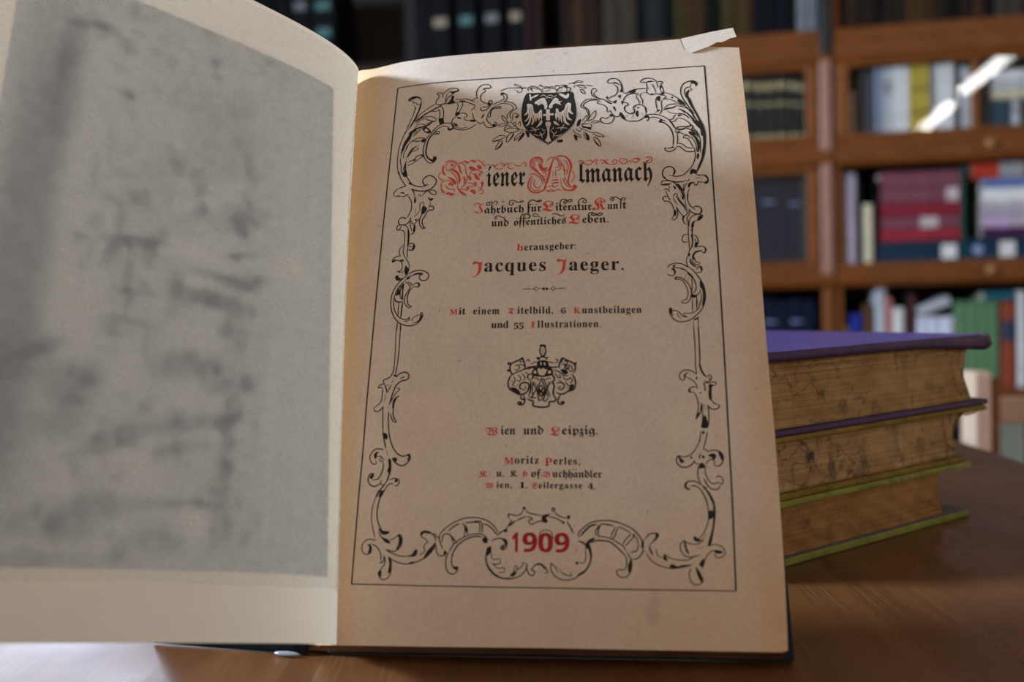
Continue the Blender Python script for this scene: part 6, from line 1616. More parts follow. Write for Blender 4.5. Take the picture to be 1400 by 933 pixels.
s 0.35 57.35,80.41 58.92,80.14 59.38,79.20 57.84,78.07
s 0.35 55.84,77.65 57.39,78.08 58.94,78.74 61.17,79.04
s 0.35 56.08,76.72 56.55,75.09 55.68,74.18 56.58,73.71
s 0.35 57.18,77.16 58.09,76.44 57.89,75.06 56.99,75.54
s 0.35 58.51,77.59 59.42,76.41 59.00,75.27
s 0.35 55.69,73.26 57.04,72.78 57.94,71.85
s 0.35 55.43,75.57 56.34,74.63
s 0.35 57.45,74.38 56.81,73.24
s 0.35 58.82,72.06 59.69,72.96 59.46,73.88
f 55.03,73.28 56.81,73.01 58.16,71.84 57.73,71.28 56.16,72.11
s 0.43 60.08,76.86 61.19,77.42 61.64,76.83
s 0.43 60.08,76.86 60.54,75.70 61.21,75.45
s 0.35 59.40,78.03 60.53,77.08 59.87,76.17
s 0.52 58.40,70.92 58.30,69.79 59.08,69.55 59.53,68.86 58.88,67.97 57.78,67.98 57.44,68.67 58.21,68.88
s 0.52 58.84,70.92 59.52,69.77 59.42,68.63
b 0.44 58.25,68.54
s 0.52 70.48,82.21 72.25,81.24 74.01,80.27 74.45,78.87 73.79,77.27
f 70.04,81.99 70.92,82.32 71.59,81.72 70.92,81.85 70.26,80.58 69.82,80.83
b 0.40 74.50,80.35
s 0.52 70.26,81.75 69.60,80.13 69.82,78.74
s 0.39 70.70,80.81 71.59,81.25 72.03,80.54 71.37,80.09
o 0.66 0.39 71.92,79.27
s 0.39 70.04,80.12 71.15,80.10 72.47,78.45
f 70.04,78.62 71.59,78.47 72.25,77.53 71.37,76.86 70.49,77.57
s 0.35 72.91,80.06 73.57,78.65 73.13,77.74 72.47,78.45
s 0.52 73.35,77.04 74.22,75.65 74.43,73.81 73.77,72.23 72.24,71.81 71.15,71.15 69.84,70.94 68.74,71.64
s 0.47 68.73,74.15 69.83,74.59 70.93,74.11 71.15,73.19 70.27,72.30 69.18,72.78
s 0.39 69.17,73.46 69.83,72.99 70.27,73.44
s 0.39 67.83,78.55 69.60,77.82 70.93,76.63 72.25,76.61
s 0.39 68.28,77.61 69.17,76.21 70.05,75.96 69.60,77.12
s 0.39 70.71,76.18 71.81,75.24 72.91,75.90 73.56,74.97 72.68,74.08
s 0.39 71.37,74.79 72.25,73.63 73.34,73.15
s 0.39 69.39,75.29 70.49,74.81
s 0.39 71.81,72.95 73.12,72.70
f 72.90,73.84 74.00,73.82 73.56,72.24 72.24,71.81 72.68,72.94
s 0.51 70.06,70.83 69.40,69.59 69.30,68.47 70.06,67.78 71.04,68.21 70.93,68.78 70.39,68.67
b 0.39 70.45,68.45
s 0.47 70.49,70.71 71.37,71.37
s 0.56 61.21,75.45 61.87,76.36 61.86,76.82 62.97,76.80 64.53,76.54 66.07,76.74 67.62,76.93 68.29,75.31 67.63,74.86 68.18,73.48 67.86,71.66 68.31,69.84
s 0.52 61.10,75.34 61.24,73.61 61.04,71.79 60.61,70.43
s 0.56 60.29,69.98 60.85,69.29 61.95,69.04 61.96,68.14 62.19,67.46 64.60,67.08 66.57,67.39 66.78,68.73 68.09,68.71 68.75,69.60 68.09,70.30
s 0.39 60.61,70.43 61.28,70.19 61.94,69.72
s 0.35 61.88,75.21 61.70,71.78 62.16,69.95 63.04,70.16
s 0.35 62.09,75.90 62.98,76.11 63.43,75.41 64.09,75.62 64.75,75.96 65.42,75.37 66.52,76.03 67.18,75.56
s 0.43 61.88,74.98 63.02,72.21 63.71,69.24
s 0.35 62.55,74.97 63.46,72.20
s 0.43 61.28,69.74 63.01,72.89 64.53,75.61
s 0.43 64.53,75.61 65.66,72.16 66.56,69.87
s 0.35 65.09,75.60 66.10,72.83 66.99,70.31
s 0.43 67.19,75.10 66.10,72.83 64.81,68.77
s 0.35 66.53,74.89 65.44,72.16
f 63.45,73.11 64.33,74.01 65.22,72.62 65.67,71.25 64.36,70.13 63.25,71.52
p 63.89,73.10 64.33,73.44 64.56,72.86 64.12,72.41
p 64.78,72.63 65.11,72.17 64.79,71.72
p 64.02,71.50 64.46,71.27 64.35,70.59
s 0.39 63.26,69.70 63.93,69.01 64.80,69.90 65.47,68.76 66.55,70.10
s 0.30 66.75,73.96 67.63,74.40
s 0.29 58.25,104.87 61.75,104.81
s 0.29 63.25,104.81 66.88,104.74
s 0.29 68.42,104.74 71.89,104.67
S 0.27 61.75,104.81 62.39,105.49 63.15,104.81 62.41,104.13 61.75,104.81
F 64.15,104.78 64.89,105.35 65.14,104.74 64.90,104.10
F 65.34,104.74 65.64,105.27 66.24,104.71 65.65,104.08
S 0.27 67.03,104.73 67.72,105.41 68.42,104.74 67.73,104.06 67.03,104.73
s 0.20 59.74,105.58 60.40,105.45
s 0.35 46.12,135.15 46.95,134.87 47.02,135.68 46.30,135.95 45.92,135.28 46.35,134.67
s 0.33 46.30,135.95 47.31,136.13 48.14,135.62 48.73,136.29 49.45,136.02 49.37,135.21 48.77,135.12
s 0.38 47.72,136.11 47.67,134.49 47.65,132.19
s 0.30 51.09,135.47 51.37,136.15 51.79,135.89
s 0.33 54.03,135.32 54.63,135.52 54.55,134.83 53.95,134.51 53.33,135.12 53.60,136.15 54.61,136.33 55.64,135.70 56.45,135.42 57.44,136.18 57.95,135.69 57.26,135.38 56.44,135.66
s 0.42 59.46,130.92 59.53,132.51 59.45,134.58 59.97,135.82 61.27,136.10 62.08,135.49 63.28,136.00 63.59,135.53 62.69,135.34 61.68,135.74
s 0.30 49.15,129.60 49.55,129.80 49.33,130.39 48.83,130.18 48.85,129.61 49.26,129.48
s 0.33 48.83,130.07 49.31,130.84 50.53,130.67 51.56,130.05 52.35,130.24
s 0.42 57.04,126.96 57.10,128.76 57.27,130.34 58.16,130.98 59.56,130.91 60.17,130.20 59.78,129.54 59.18,129.68
s 0.42 58.05,126.69 58.10,128.71 58.21,130.29 58.76,130.61
s 0.35 62.96,130.64 61.55,131.04 61.06,130.50 61.57,130.02 62.77,130.08 63.37,129.60
s 0.37 69.50,132.71 69.59,134.54 70.18,135.77 71.18,135.84 71.78,135.35 70.98,135.04 70.79,134.48 71.58,134.44 72.18,135.44 73.17,135.74 73.37,135.04 72.58,134.85 71.98,135.34
s 0.37 75.45,132.20 75.45,134.48 75.95,135.60 76.94,135.90 77.74,135.40 77.93,134.59 77.34,134.16 76.74,134.65 77.24,135.19
s 0.28 86.61,134.85 86.32,135.43 85.82,135.00 86.11,134.53 86.71,134.84 86.33,135.78 85.54,135.82 85.62,134.67
s 0.35 86.13,135.90 87.41,135.84 88.57,134.98 89.37,135.51 90.34,135.23 89.94,134.68 89.16,134.84
s 0.41 88.67,131.35 88.78,133.60 88.87,134.85 89.37,135.40
s 0.35 67.04,130.33 67.83,130.86 68.82,130.59 69.82,129.86 70.81,129.93 71.00,130.60
s 0.41 78.49,127.10 78.59,128.89 78.70,130.24 79.49,130.65 80.66,130.14 81.44,129.54 82.62,129.60 82.92,130.15 82.04,130.30 81.05,129.79 80.07,129.61 79.48,129.97 80.08,130.40
r 42.16,113.85 42.54,114.68 43.40,114.98 44.71,114.47 45.46,114.95 45.33,114.28 45.20,112.21 44.74,110.78 43.75,109.87 42.34,109.32 43.73,110.37 44.14,111.69 44.23,113.48 43.69,114.18 42.77,113.99
r 68.67,114.07 69.06,114.72 70.07,114.52 71.17,114.31 71.72,114.79 71.57,113.79 71.38,111.86 70.98,110.49 70.09,109.59 68.60,109.15 69.84,110.04 70.38,111.45 70.57,113.44 69.87,113.97 68.97,113.72
s 0.34 32.36,98.13 32.63,98.82
s 0.35 39.08,82.00 40.03,81.86
s 0.22 39.57,81.92 40.02,81.77
s 0.19 85.61,169.70 86.09,169.37
s 0.19 27.55,125.78 28.28,125.65
s 0.19 22.30,121.14 23.27,121.07
s 0.16 33.36,124.64 33.83,124.61
s 0.19 57.89,150.81 58.08,150.71
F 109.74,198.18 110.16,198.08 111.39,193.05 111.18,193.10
S 0.38 12.46,185.21 19.39,185.43 26.30,185.67 40.06,185.70 56.36,185.60 72.73,185.39 91.38,185.46 104.56,185.53 117.32,185.71
S 0.46 12.46,185.21 12.37,160.68 12.12,137.77 11.81,113.76 11.50,91.07 11.18,71.29 10.97,54.43 10.57,41.65 9.95,16.73
S 0.49 117.32,185.71 117.51,157.75 117.58,132.17 117.74,110.46 117.75,90.08 117.69,71.05 117.65,52.94 117.67,40.65 117.35,15.48
S 0.31 9.95,16.73 29.45,16.25 48.89,16.01 64.65,15.88 90.73,15.66 117.35,15.48
b 0.19 61.06,134.39
b 0.19 62.00,134.45
b 0.19 55.90,129.68
b 0.19 56.67,129.69
b 0.19 73.63,48.59
b 0.19 74.46,48.58"""
def pts_of(s): return [tuple(map(float, a.split(','))) for a in s]
lay = 0
for ln in INK.strip().split('\n'):  # INK also holds a black sliver painting the shade inside the tear slit
    a = ln.split(); c = a[0]; lay = (lay+1) % 40; dl = lay*.0003
    if c in ('s', 'S', 'q', 'R'):
        P = pts_of(a[2:]); w = float(a[1])
        if c == 'S': P2 = []; [P2.extend(catmull([P[i], P[i+1]])[(1 if i else 0):]) for i in range(len(P)-1)]
        else: P2 = catmull(P)
        ribbon(P2, w*(.92 if c != 'R' else 1.35), {'s': 1, 'S': 1, 'q': 0, 'R': 2}[c], .058+dl if c == 's' or c == 'S' else .058+dl, c != 'S')
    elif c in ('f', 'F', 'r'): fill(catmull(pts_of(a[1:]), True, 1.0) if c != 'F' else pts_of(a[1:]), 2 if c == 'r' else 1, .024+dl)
    elif c in ('p', 'P'): fill(catmull(pts_of(a[1:]), True, 1.0) if c == 'p' else pts_of(a[1:]), 0, .040+dl)
    elif c == 'b':
        r = float(a[1]); x, y = pts_of(a[2:])[0]; fill([(x+r*math.cos(t*math.pi/8), y+r*math.sin(t*math.pi/8)) for t in range(16)], 1, .058+dl)
    elif c in ('o', 'O'):
        r, w = float(a[1]), float(a[2]); x, y = pts_of(a[3:])[0]; ribbon([(x+r*math.cos(t*math.pi/12), y+r*math.sin(t*math.pi/12)) for t in range(25)], w, 1 if c == 'o' else 2, .058+dl, False)
# lettering: black letter and bold roman glyphs of the built-in font, laid on the page
def style(s, st):
    up, lo, dg = {'FB': (0x1D56C, 0x1D586, None), 'FR': (0x1D504, 0x1D51E, None), 'SB': (0x1D400, 0x1D41A, 0x1D7CE), 'NB': (0x1D5D4, 0x1D5EE, 0x1D7EC)}[st]; o = ''
    for ch_ in s:
        if 'A' <= ch_ <= 'Z': o += chr(up+ord(ch_)-65) if not (st == 'FR' and ch_ in 'CHIRZ') else chr({'C': 0x212D, 'H': 0x210C, 'I': 0x2111, 'R': 0x211C, 'Z': 0x2128}[ch_])
        elif 'a' <= ch_ <= 'z': o += chr(lo+ord(ch_)-97)
        elif ch_.isdigit() and dg: o += chr(dg+int(ch_))
        else: o += ch_
    return o
def glyphs(s, st, off=0.0, sp=1.0):
    cu = bpy.data.curves.new('glyphs', 'FONT'); cu.body = style(s, st); cu.resolution_u = 3; cu.offset = off; cu.space_character = sp
    ob = bpy.data.objects.new('glyphs', cu); C.objects.link(ob); dg = bpy.context.evaluated_depsgraph_get(); me = bpy.data.meshes.new_from_object(ob.evaluated_get(dg))
    me.calc_loop_triangles(); V = [(v.co.x, v.co.y) for v in me.vertices]; T = [tuple(V[i] for i in t.vertices) for t in me.loop_triangles]
    bpy.data.objects.remove(ob); bpy.data.curves.remove(cu); bpy.data.meshes.remove(me); return T
XH = {}
for st in ('FB', 'SB'):
    ys = [p[1] for t in glyphs('n', st) for p in t]; XH[st] = max(ys)
XH['FR'] = XH['FB']; XH['NB'] = .5
TEXTS = [
('iener', 'FB', 'k', 45.58, 141.93, 58.22, 141.54, 'x', 5.43),
('lmanach', 'FB', 'k', 75.73, 141.76, 98.83, 141.31, 'x', 5.34),
('J', 'FR', 'r', 41.8, 132.15, 44.89, 131.98, 'c', 3.92),
('ahrbuch', 'FB', 'k', 45.44, 131.87, 58.07, 131.75, 'x', 2.04),
('fur', 'FB', 'k', 59.24, 131.75, 63.67, 131.75, 'x', 2.03),
('L', 'FB', 'r', 63.91, 131.74, 67.62, 131.66, 'c', 3.8),
('iteratur.', 'FB', 'k', 68.09, 131.83, 80.31, 131.54, 'x', 1.97),
('K', 'FB', 'r', 79.99, 131.5, 83.91, 131.42, 'c', 4.3),
('un', 'FB', 'k', 84.6, 131.55, 87.93, 131.49, 'x', 1.95),
('t', 'FB', 'k', 89.32, 131.45, 90.5, 131.42, 'c', 2.73),
('und', 'FB', 'k', 47.82, 127.05, 53.35, 126.95, 'x', 1.96),
('offentliches', 'FB', 'k', 55.05, 127.0, 71.6, 127.03, 'x', 1.89),
('L', 'FB', 'r', 72.41, 126.71, 75.94, 126.68, 'c', 3.47),
('eben.', 'FB', 'k', 76.72, 126.98, 84.83, 126.77, 'x', 1.93),
('h', 'SB', 'r', 56.21, 118.11, 58.24, 118.07, 'x', 1.64),
('erausgeber:', 'SB', 'k', 58.56, 118.11, 74.72, 117.96, 'x', 1.69),
('acques', 'SB', 'k', 46.11, 111.24, 65.33, 110.78, 'x', 3.07),
('aeger.', 'SB', 'k', 72.57, 110.63, 89.23, 110.19, 'x', 3.03),
('M', 'SB', 'r', 35.82, 97.1, 38.25, 97.05, 'c', 1.83),
('it', 'SB', 'k', 38.66, 97.04, 40.79, 96.99, 'x', 1.6),
('einem', 'SB', 'k', 43.18, 96.93, 51.25, 96.76, 'x', 1.65),
('T', 'FB', 'r', 53.93, 96.67, 55.93, 96.63, 'c', 1.99),
('itelbild,', 'SB', 'k', 56.82, 96.68, 67.67, 96.46, 'x', 1.63),
('6', 'SB', 'k', 70.13, 96.39, 71.61, 96.37, 'c', 1.88),
('K', 'SB', 'r', 73.96, 96.27, 76.01, 96.24, 'c', 1.99),
('unstbeilagen', 'SB', 'k', 76.49, 96.25, 94.25, 95.88, 'x', 1.62),
('und', 'SB', 'k', 48.87, 92.23, 54.19, 92.15, 'x', 1.62),
('55', 'SB', 'k', 55.83, 91.72, 58.79, 91.66, 'c', 2.06),
('I', 'SB', 'r', 60.94, 92.02, 62.32, 92.01, 'c', 1.98),
('llustrationen.', 'SB', 'k', 63.05, 91.99, 82.13, 91.62, 'x', 1.6),
('W', 'FB', 'r', 48.07, 58.81, 51.72, 58.8, 'c', 2.49),
('ien', 'FB', 'k', 52.49, 59.03, 56.92, 59.02, 'x', 1.87),
('und', 'FB', 'k', 59.19, 58.97, 65.06, 58.94, 'x', 1.87),
('L', 'FB', 'r', 67.15, 58.46, 69.82, 58.47, 'c', 2.68),
('eipzig.', 'FB', 'k', 70.52, 58.83, 80.82, 58.77, 'x', 1.85),
('M', 'SB', 'r', 53.77, 50.24, 56.52, 50.24, 'c', 2.12),
('oritz', 'SB', 'k', 56.83, 50.49, 63.76, 50.35, 'x', 1.53),
('P', 'SB', 'r', 65.56, 49.72, 67.66, 49.66, 'c', 2.35),
('erles,', 'SB', 'k', 68.08, 50.14, 75.62, 50.0, 'x', 1.52),
('K.', 'FB', 'r', 46.49, 46.68, 49.07, 46.66, 'c', 1.93),
('u.', 'FB', 'k', 51.54, 46.72, 53.73, 46.71, 'x', 1.56),
('K.', 'FB', 'k', 55.47, 46.7, 57.65, 46.66, 'c', 1.95),
('H', 'FB', 'r', 58.9, 46.46, 60.52, 46.45, 'c', 1.94),
('of', 'FB', 'k', 61.62, 46.57, 64.48, 46.53, 'x', 1.56),
('-B', 'FB', 'r', 64.48, 46.42, 67.02, 46.37, 'c', 1.74),
('uchhandler', 'FB', 'k', 67.71, 46.47, 81.73, 46.23, 'x', 1.55),
('W', 'FB', 'r', 48.44, 43.46, 50.68, 43.45, 'c', 1.53),
('ien,', 'SB', 'k', 51.69, 43.49, 56.07, 43.46, 'x', 1.26),
('I.', 'SB', 'k', 58.39, 43.37, 60.56, 43.35, 'c', 1.78),
('S', 'FB', 'r', 62.03, 43.22, 63.43, 43.21, 'c', 1.69),
('eilergasse', 'SB', 'k', 63.81, 43.34, 76.28, 43.21, 'x', 1.25),
('4.', 'SB', 'k', 77.83, 42.96, 79.83, 42.95, 'c', 1.76),
('1', 'NB', 'd', 56.42, 25.58, 57.95, 25.57, 'c', 5.33),
('9', 'NB', 'd', 59.4, 25.55, 63.39, 25.53, 'c', 5.41),
('0', 'NB', 'd', 63.84, 25.49, 67.82, 25.48, 'c', 5.35),
('9', 'NB', 'd', 68.39, 25.46, 72.47, 25.44, 'c', 5.43)
]
for k, (s, st, colr, x0, y0, x1, y1, hk, h) in enumerate(TEXTS):
    T = glyphs(s, st, 0.0, 1.15 if st == 'SB' and len(s) > 3 else 1.0)
    if not T: continue
    xs = [p[0] for t in T for p in t]; ys = [p[1] for t in T for p in t]; gx0, gx1 = min(xs), max(xs)
    sx = (x1-x0)/(gx1-gx0); sy = h/XH[st] if hk == 'x' else h/(max(ys)-min(0, min(ys))) ; yo = 0 if hk == 'x' else -min(0, min(ys))*sy
    d = (y1-y0)/(x1-x0); m = {'k': 1, 'r': 2, 'd': 3}[colr]
    T2 = [tuple((x0+(p[0]-gx0)*sx, y0+yo+p[1]*sy+(p[0]-gx0)*sx*d) for p in t) for t in T]
    ds = {'FR': .05, 'NB': .09}.get(st, .03)
    T2 = [tuple((p[0]+q, p[1]) for p in t) for q in (-ds, ds) for t in T2]
    for t in split_tris(T2):
        if (t[1][0]-t[0][0])*(t[2][1]-t[0][1])-(t[1][1]-t[0][1])*(t[2][0]-t[0][0]) < 0: t = t[::-1]
        padd(list(t), [(0, 1, 2)], m, .056+(k % 7)*.0008+random.random()*.002)
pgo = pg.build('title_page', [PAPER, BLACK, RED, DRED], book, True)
uvl = pgo.data.uv_layers.new(name='page'); li = [0]*len(pgo.data.loops); pgo.data.loops.foreach_get('vertex_index', li); buf = []
for i in li: buf += [puv[i][0]/130.0, puv[i][1]/197.0]
uvl.data.foreach_set('uv', buf)

# leaves under the title page, boards and spine
NBF, NBB = -9.6, -11.9
b = MB(); nx = 40; front = []; back_ = []
for v in [0.35]+[197.0*j/20 for j in range(1, 20)]+[0]:
    pass
vsn = [j/24 for j in range(25)]
def tbx(s, t):
    x = -5+(132.0-5.2+5)*s; vb = interp(BOT, min(x, 129.5))+.25; vt = min(interp(TOP, x), interp(TOP, min(x, 108)))-.5
    if x > 108: vt = min(vt, interp(TOP, x)-.5)
    v = vb+(vt-vb)*t; xr = interp(RIGHT, v, 1)-.35; x = -5+(xr+5)*s; return x, v
F = [[tbx(i/nx, t) for i in range(nx+1)] for t in vsn]
G = [[(x, v-(1.75 if j == 0 else 0)) for (x, v) in r] for j, r in enumerate(F)]
fr = [[PG(x, v, -.22) for (x, v) in r] for r in F]; bk = [[BW(x, v, min(NBF+.05+(-.9 if x < 3 else 0), gsurf(x, v)-.6)) for (x, v) in r] for r in G]
b.grid(fr); b.grid([r[::-1] for r in bk]); b.grid([bk[0], fr[0]]); b.grid([fr[-1], bk[-1]]); b.grid([[fr[j][-1], bk[j][-1]] for j in range(25)][::-1]); b.grid([[bk[j][0], fr[j][0]] for j in range(25)][::-1])
b.build('text_block', EDGE, book)
def slab(name, corners, n0, n1, mat, bev=.0009):
    b = MB(); lo = [BW(x, v, n0) for (x, v) in corners]; hi = [BW(x, v, n1) for (x, v) in corners]; k = len(corners)
    b.add(lo+hi, [tuple(range(k))[::-1], tuple(range(k, 2*k))]+[(i, (i+1) % k, k+(i+1) % k, k+i) for i in range(k)]); return b.build(name, mat, book, False, bev, 3)
XB, VB = 132.431, -2.07284
slab('back_board', [(3, VB), (XB-.6, VB), (XB, VB+.6), (129.6, 150), (128.4, 185), (126, 190), (3, 190)], NBB, NBF, COVER)
# loose cloth of the front joint (the front board is off)
HB = Vector((-63.32, 267.45, 0)); LB = Vector((-108.9, 279.76, 0)); wl = (LB-HB).normalized(); bk2 = Vector((-wl.y, wl.x, 0)); bk2 = bk2 if bk2.y > 0 else -bk2
ul = bk2*math.sin(TH)+Vector((0, 0, math.cos(TH))); nl = wl.cross(ul); nl = nl if nl.y < 0 else -nl
b = MB(); rows = []
for i in range(13):
    d = -2+50*i/12; row = []
    for v in (0, 6, 14, 24, 30-.3*i):
        p = HB + wl*d + ul*v - nl*.0; row.append(W(p.x, p.y, p.z+.5))
    rows.append(row)
b.grid(rows); jo = b.build('cover_joint', COVER, book, True); jm = jo.modifiers.new('thickness', 'SOLIDIFY'); jm.thickness = .0009; jm.offset = 0
b = MB(); rows = []
ptop = HB+ul*186; pbot = HB
for j in range(13):
    t = j/12; L0 = pbot+(ptop-pbot)*t; R0 = P0+E1*3+U*(VB+(190-VB)*t)+NN*(NBF-1.1); R0 = Vector((R0.x, R0.y, R0.z-TZ)); L0 = Vector((L0.x, L0.y, L0.z+.95))+nl*-1.1
    row = []
    for i in range(15):
        s = i/14; q = L0+(R0-L0)*s; q = q - NN*(5.5*math.sin(math.pi*s)*(1-.0*t)) ; row.append(W(q.x, q.y, max(q.z, .25)))
    rows.append(row)
b.grid(rows); sp = b.build('spine', COVER, book, True); sm = sp.modifiers.new('thickness', 'SOLIDIFY'); sm.thickness = .0012; sm.offset = 0
b = MB(); rows = []
for i in range(9):
    d = -1+8.5*i/8; w = 1.1*math.sin(math.pi*min(1, max(0, i/8)))**.5
    row = []
    for k in range(7):
        t = math.pi*k/6; q = HB+wl*d-bk2*(1.4+1.0*math.sin(t)*w); row.append(W(q.x, q.y, .9-math.cos(t)*.7*w))
    rows.append(row)
b.grid(rows); b.build('joint_glint', plain('pale_glint', (.22, .24, .27), .22, .6), book, True)  # pale bump painted as the glint of light at the spine's foot

# ------------------------------------------------------------------ the leaf with the engraved plate and its tissue guard
LF = [-54.64484, 260.17255, 4.98241, 194.91617, -7.14107, -5.35081, 0.52439, 2.36266, 14.16972, -0.18721, 0.35843, -1.64782, 0.19447, 16.09301, 113.61538, 0.08759, 0.9072, 0.0, -6.19874, -3.33984]
S_MAX, S_N = 128, 128
def leaf_curve(B, ph, sh):
    p = Vector(B); out = [p.copy()]; A = Bn = 0.0; last = None
    for i in range(S_N+1):
        s = i*S_MAX/S_N; a = ph[0]+ph[1]*math.exp(-s/ph[2])+ph[3]*min(s, 118)/100; c, sn = math.cos(a), math.sin(a)
        if last is not None: A += (c+last[0])/2*S_MAX/S_N; Bn += (sn+last[1])/2*S_MAX/S_N
        last = (c, sn); q = Vector(B) - E1*A + NN*Bn + U*(sh*s/100)
        if i == 0: out = [q]
        else: out.append(q)
    return out
B0 = Vector(LF[0:3]); T0 = B0 + U*LF[3] + E1*LF[4] + NN*LF[5]
CB = leaf_curve(B0, LF[6:10], LF[19]); CT = leaf_curve(T0, [LF[6]+LF[10], LF[7]+LF[11], LF[8], LF[9]+LF[12]], LF[18])
def LP(s, t, lift=0.0):
    s = max(0, min(S_MAX-1e-4, s)); i = int(s); k = s-i; i = min(i, S_N-1)
    p = (CB[i]*(1-k)+CB[i+1]*k)*(1-t)+(CT[i]*(1-k)+CT[i+1]*k)*t
    if lift:
        d = (CB[i+1]-CB[i])*(1-t)+(CT[i+1]-CT[i])*t; nn = d.cross(CT[i]-CB[i]).normalized(); nn = nn if nn.dot(NN) > 0 else -nn; p = p+nn*lift
    return W(p.x, p.y, p.z-TZ)
pl = MB(); pl.grid([[LP(i*S_MAX/150, j/40) for i in range(151)] for j in range(41)])
stub = []
for j in range(41):
    t = j/40; v = 5+186*t; a = LP(0, t); z = BW(-6.5, v, gsurf(-6.5, v)-1.5); stub.append([a, a.lerp(z, .33)+NN*(-.0004), a.lerp(z, .66)+NN*(-.0004), z])
pl.grid([r[::-1] for r in stub])
n_paper = len(pl.v)
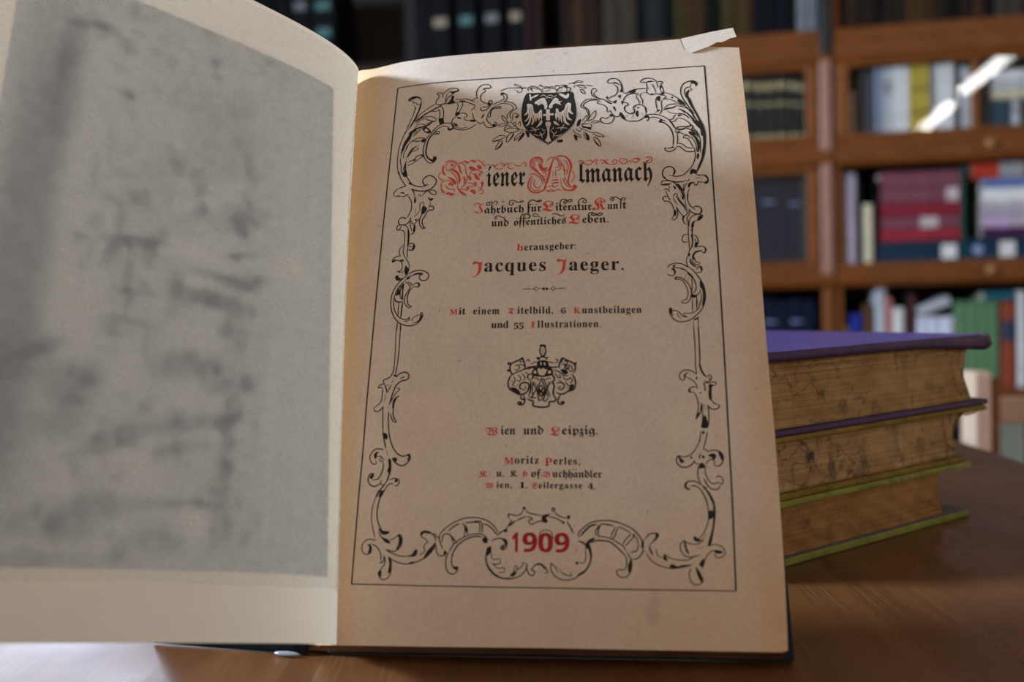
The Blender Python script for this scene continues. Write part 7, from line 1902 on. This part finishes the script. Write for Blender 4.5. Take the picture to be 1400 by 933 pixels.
BL = [(103.3, 97.9, 7.2, 64.0, 0.0, -0.2), (97.8, 55.0, 10.0, 21.7, 0.0, -0.1), (98.4, 155.6, 3.3, 8.8, 10.0, -0.13), (102.3, 149.7, 1.4, 12.9, 0.0, 0.05), (98.3, 140.3, 4.5, 12.8, 0.0, -0.12), (89.6, 163.7, 4.7, 1.8, 20.0, -0.16), (95.5, 162.9, 5.5, 1.4, -15.0, -0.16), (84.9, 157.5, 8.6, 11.6, 0.0, 0.06), (86.4, 153.5, 3.4, 1.1, 25.0, -0.12), (82.5, 145.7, 4.2, 1.1, 15.0, -0.12), (89.5, 115.1, 6.9, 39.7, 0.0, 0.1), (88.2, 82.7, 6.2, 13.7, 0.0, 0.1), (85.5, 129.0, 1.1, 6.5, 0.0, -0.1), (81.8, 122.4, 4.7, 1.1, 10.0, -0.1), (88.3, 120.7, 1.1, 6.4, 0.0, -0.14), (83.7, 114.3, 3.7, 1.5, 30.0, -0.12), (76.2, 116.1, 3.8, 2.2, 20.0, -0.1), (80.2, 108.7, 1.3, 5.3, 0.0, -0.12), (76.8, 103.1, 8.5, 1.7, -5.0, -0.22), (81.9, 98.9, 1.8, 3.7, 30.0, -0.16), (71.7, 100.9, 1.9, 4.7, 0.0, -0.18), (76.6, 92.6, 1.5, 6.2, 0.0, -0.16), (74.3, 88.9, 5.6, 1.0, 0.0, -0.16), (74.3, 80.7, 6.4, 1.2, 5.0, -0.14), (70.0, 75.2, 1.1, 4.0, 0.0, -0.12), (56.9, 102.9, 11.1, 5.6, 0.0, 0.1), (60.0, 103.3, 8.0, 2.2, 10.0, 0.1), (50.2, 96.5, 10.3, 1.6, 10.0, -0.2), (57.3, 95.1, 5.6, 1.1, -10.0, 0.12), (46.5, 105.2, 4.7, 1.1, -20.0, -0.2), (42.8, 98.1, 3.0, 2.3, 0.0, -0.2), (53.9, 90.3, 10.0, 2.6, 5.0, -0.18), (63.9, 90.6, 1.9, 7.4, 0.0, -0.14), (54.1, 121.9, 5.9, 5.2, 0.0, 0.1), (63.4, 118.3, 2.8, 4.1, 0.0, 0.08), (55.2, 135.9, 8.5, 9.7, 0.0, -0.05), (46.3, 138.8, 1.8, 7.5, 0.0, -0.1), (44.7, 131.9, 2.2, 3.7, 0.0, -0.1), (44.1, 119.9, 2.2, 3.4, 0.0, -0.1), (49.5, 118.4, 4.3, 3.5, 0.0, -0.1), (31.7, 104.2, 7.4, 4.7, 0.0, 0.14), (38.4, 96.8, 3.3, 3.4, 0.0, 0.1), (27.2, 75.5, 9.4, 73.0, 0.0, 0.06), (35.8, 48.8, 1.2, 32.3, 0.0, 0.1), (28.0, 148.3, 8.8, 40.1, 0.0, 0.07), (32.8, 170.7, 14.8, 7.0, 15.0, -0.03), (26.3, 135.8, 1.5, 31.2, 0.0, -0.04), (57.0, 79.1, 6.8, 8.4, 0.0, 0.06), (57.1, 80.1, 4.9, 5.2, 0.0, 0.06), (60.2, 70.4, 9.5, 3.7, -10.0, -0.14), (50.2, 67.5, 7.8, 5.1, 0.0, -0.1), (58.5, 62.5, 5.6, 3.6, -20.0, 0.12), (74.4, 64.7, 4.7, 6.8, 0.0, 0.12), (84.9, 63.6, 7.8, 5.7, 0.0, -0.1), (94.5, 71.2, 6.0, 1.9, -25.0, -0.18), (97.9, 58.7, 5.0, 4.5, 0.0, 0.08), (85.7, 56.0, 5.1, 7.4, 0.0, -0.1), (80.0, 59.3, 5.2, 3.0, 0.0, 0.06), (74.5, 49.4, 10.5, 2.6, -25.0, -0.14), (55.1, 54.9, 11.3, 2.0, -15.0, -0.14), (52.0, 51.2, 8.5, 1.6, -10.0, 0.1), (58.3, 48.7, 7.3, 1.9, -15.0, -0.12), (68.3, 40.4, 6.7, 8.3, 0.0, 0.1), (65.9, 42.5, 3.5, 6.5, 0.0, 0.06), (76.1, 32.7, 10.2, 3.2, 0.0, -0.15), (90.6, 41.0, 8.3, 7.1, 0.0, 0.06), (88.7, 27.0, 11.4, 3.5, 0.0, -0.1), (82.2, 27.2, 5.0, 3.8, 0.0, -0.06), (53.9, 28.2, 3.6, 4.8, 0.0, 0.22), (60.4, 30.7, 7.9, 1.3, 0.0, 0.1), (57.1, 33.6, 10.7, 1.5, 0.0, -0.12), (61.5, 24.3, 6.9, 2.9, 0.0, -0.12), (48.1, 36.0, 2.6, 11.4, 0.0, -0.08), (47.0, 47.7, 1.9, 11.8, 0.0, -0.12), (45.8, 59.9, 2.4, 4.1, 0.0, -0.12), (45.8, 28.6, 1.5, 3.4, 0.0, -0.14), (68.3, 23.2, 10.2, 2.5, 0.0, 0.03), (82.7, 18.5, 14.7, 2.4, 0.0, -0.06), (92.4, 18.3, 6.4, 3.4, 0.0, -0.08), (47.4, 84.9, 2.9, 8.7, 0.0, -0.1), (44.9, 78.9, 2.0, 4.3, 0.0, -0.1), (42.3, 88.1, 1.3, 3.1, 0.0, -0.1), (47.1, 114.4, 3.0, 3.3, 0.0, -0.1), (69.3, 126.9, 6.0, 6.8, 0.0, -0.05), (72.9, 142.0, 8.0, 5.8, 0.0, 0.05), (60.6, 148.7, 10.5, 6.1, 0.0, -0.05), (54.8, 161.1, 8.8, 3.9, 0.0, 0.03), (49.5, 152.9, 4.4, 5.1, 0.0, -0.08)]
_rb = random.Random(21)
for _ in range(170):          # small figures of the crowded scene
    BL.append((_rb.uniform(38, 92), _rb.uniform(20, 176), _rb.uniform(.7, 2.6), _rb.uniform(.7, 3.2), _rb.uniform(-40, 40), _rb.choice((-.13, -.10, -.08, .09, .07))))
S1, S2, T1, T2 = LF[13], LF[14], LF[15]+.001, LF[16]
PN, PV = 190, 260; tone = [0.0]*n_paper; rs = random.Random(11)
rows = []
for j in range(PV+1):
    t = T1+(T2-T1)*j/PV; row = []
    for i in range(PN+1):
        s = S1+(S2-S1)*i/PN; row.append(LP(s, t, .06)); v = t*194; g = .435
        for (cx, cy, rx, ry, ro, val) in BL:
            dx, dy = cx-s, v-cy
            if abs(dx) > 3*max(rx, ry) or abs(dy) > 3*max(rx, ry): continue
            if ro: c_, s_ = math.cos(math.radians(ro)), math.sin(math.radians(ro)); dx, dy = dx*c_-dy*s_, dx*s_+dy*c_
            q = (dx/rx)**2+(dy/ry)**2
            if q < 4: g += (1.25 if val < 0 else .85)*val*math.exp(-q*q*.8)
        tone.append(g)
    rows.append(row)
pl.grid(rows, 1)
plo = pl.build('plate_leaf', [LEAF, PLATE], book, True)
at = plo.data.attributes.new('tone', 'FLOAT', 'POINT'); at.data.foreach_set('value', tone)
ts = MB(); TN = 120; rows = []
for j in range(41):
    row = []
    for i in range(TN+1):
        s = 2.0+(122-2.0)*i/TN; tb_ = .0705+.004*(s/122)+.0015*math.sin(s*.12); t = tb_+(.988-tb_)*j/40; row.append(LP(s, t, .75+.9*math.exp(-((t-tb_)*194/7)**2)*(.35+.65*min(1, s/40)) + .06*math.sin(s*.21+t*5)))
    rows.append(row)
ts.grid(rows); ts.build('tissue_guard', TISSUE, book, True)
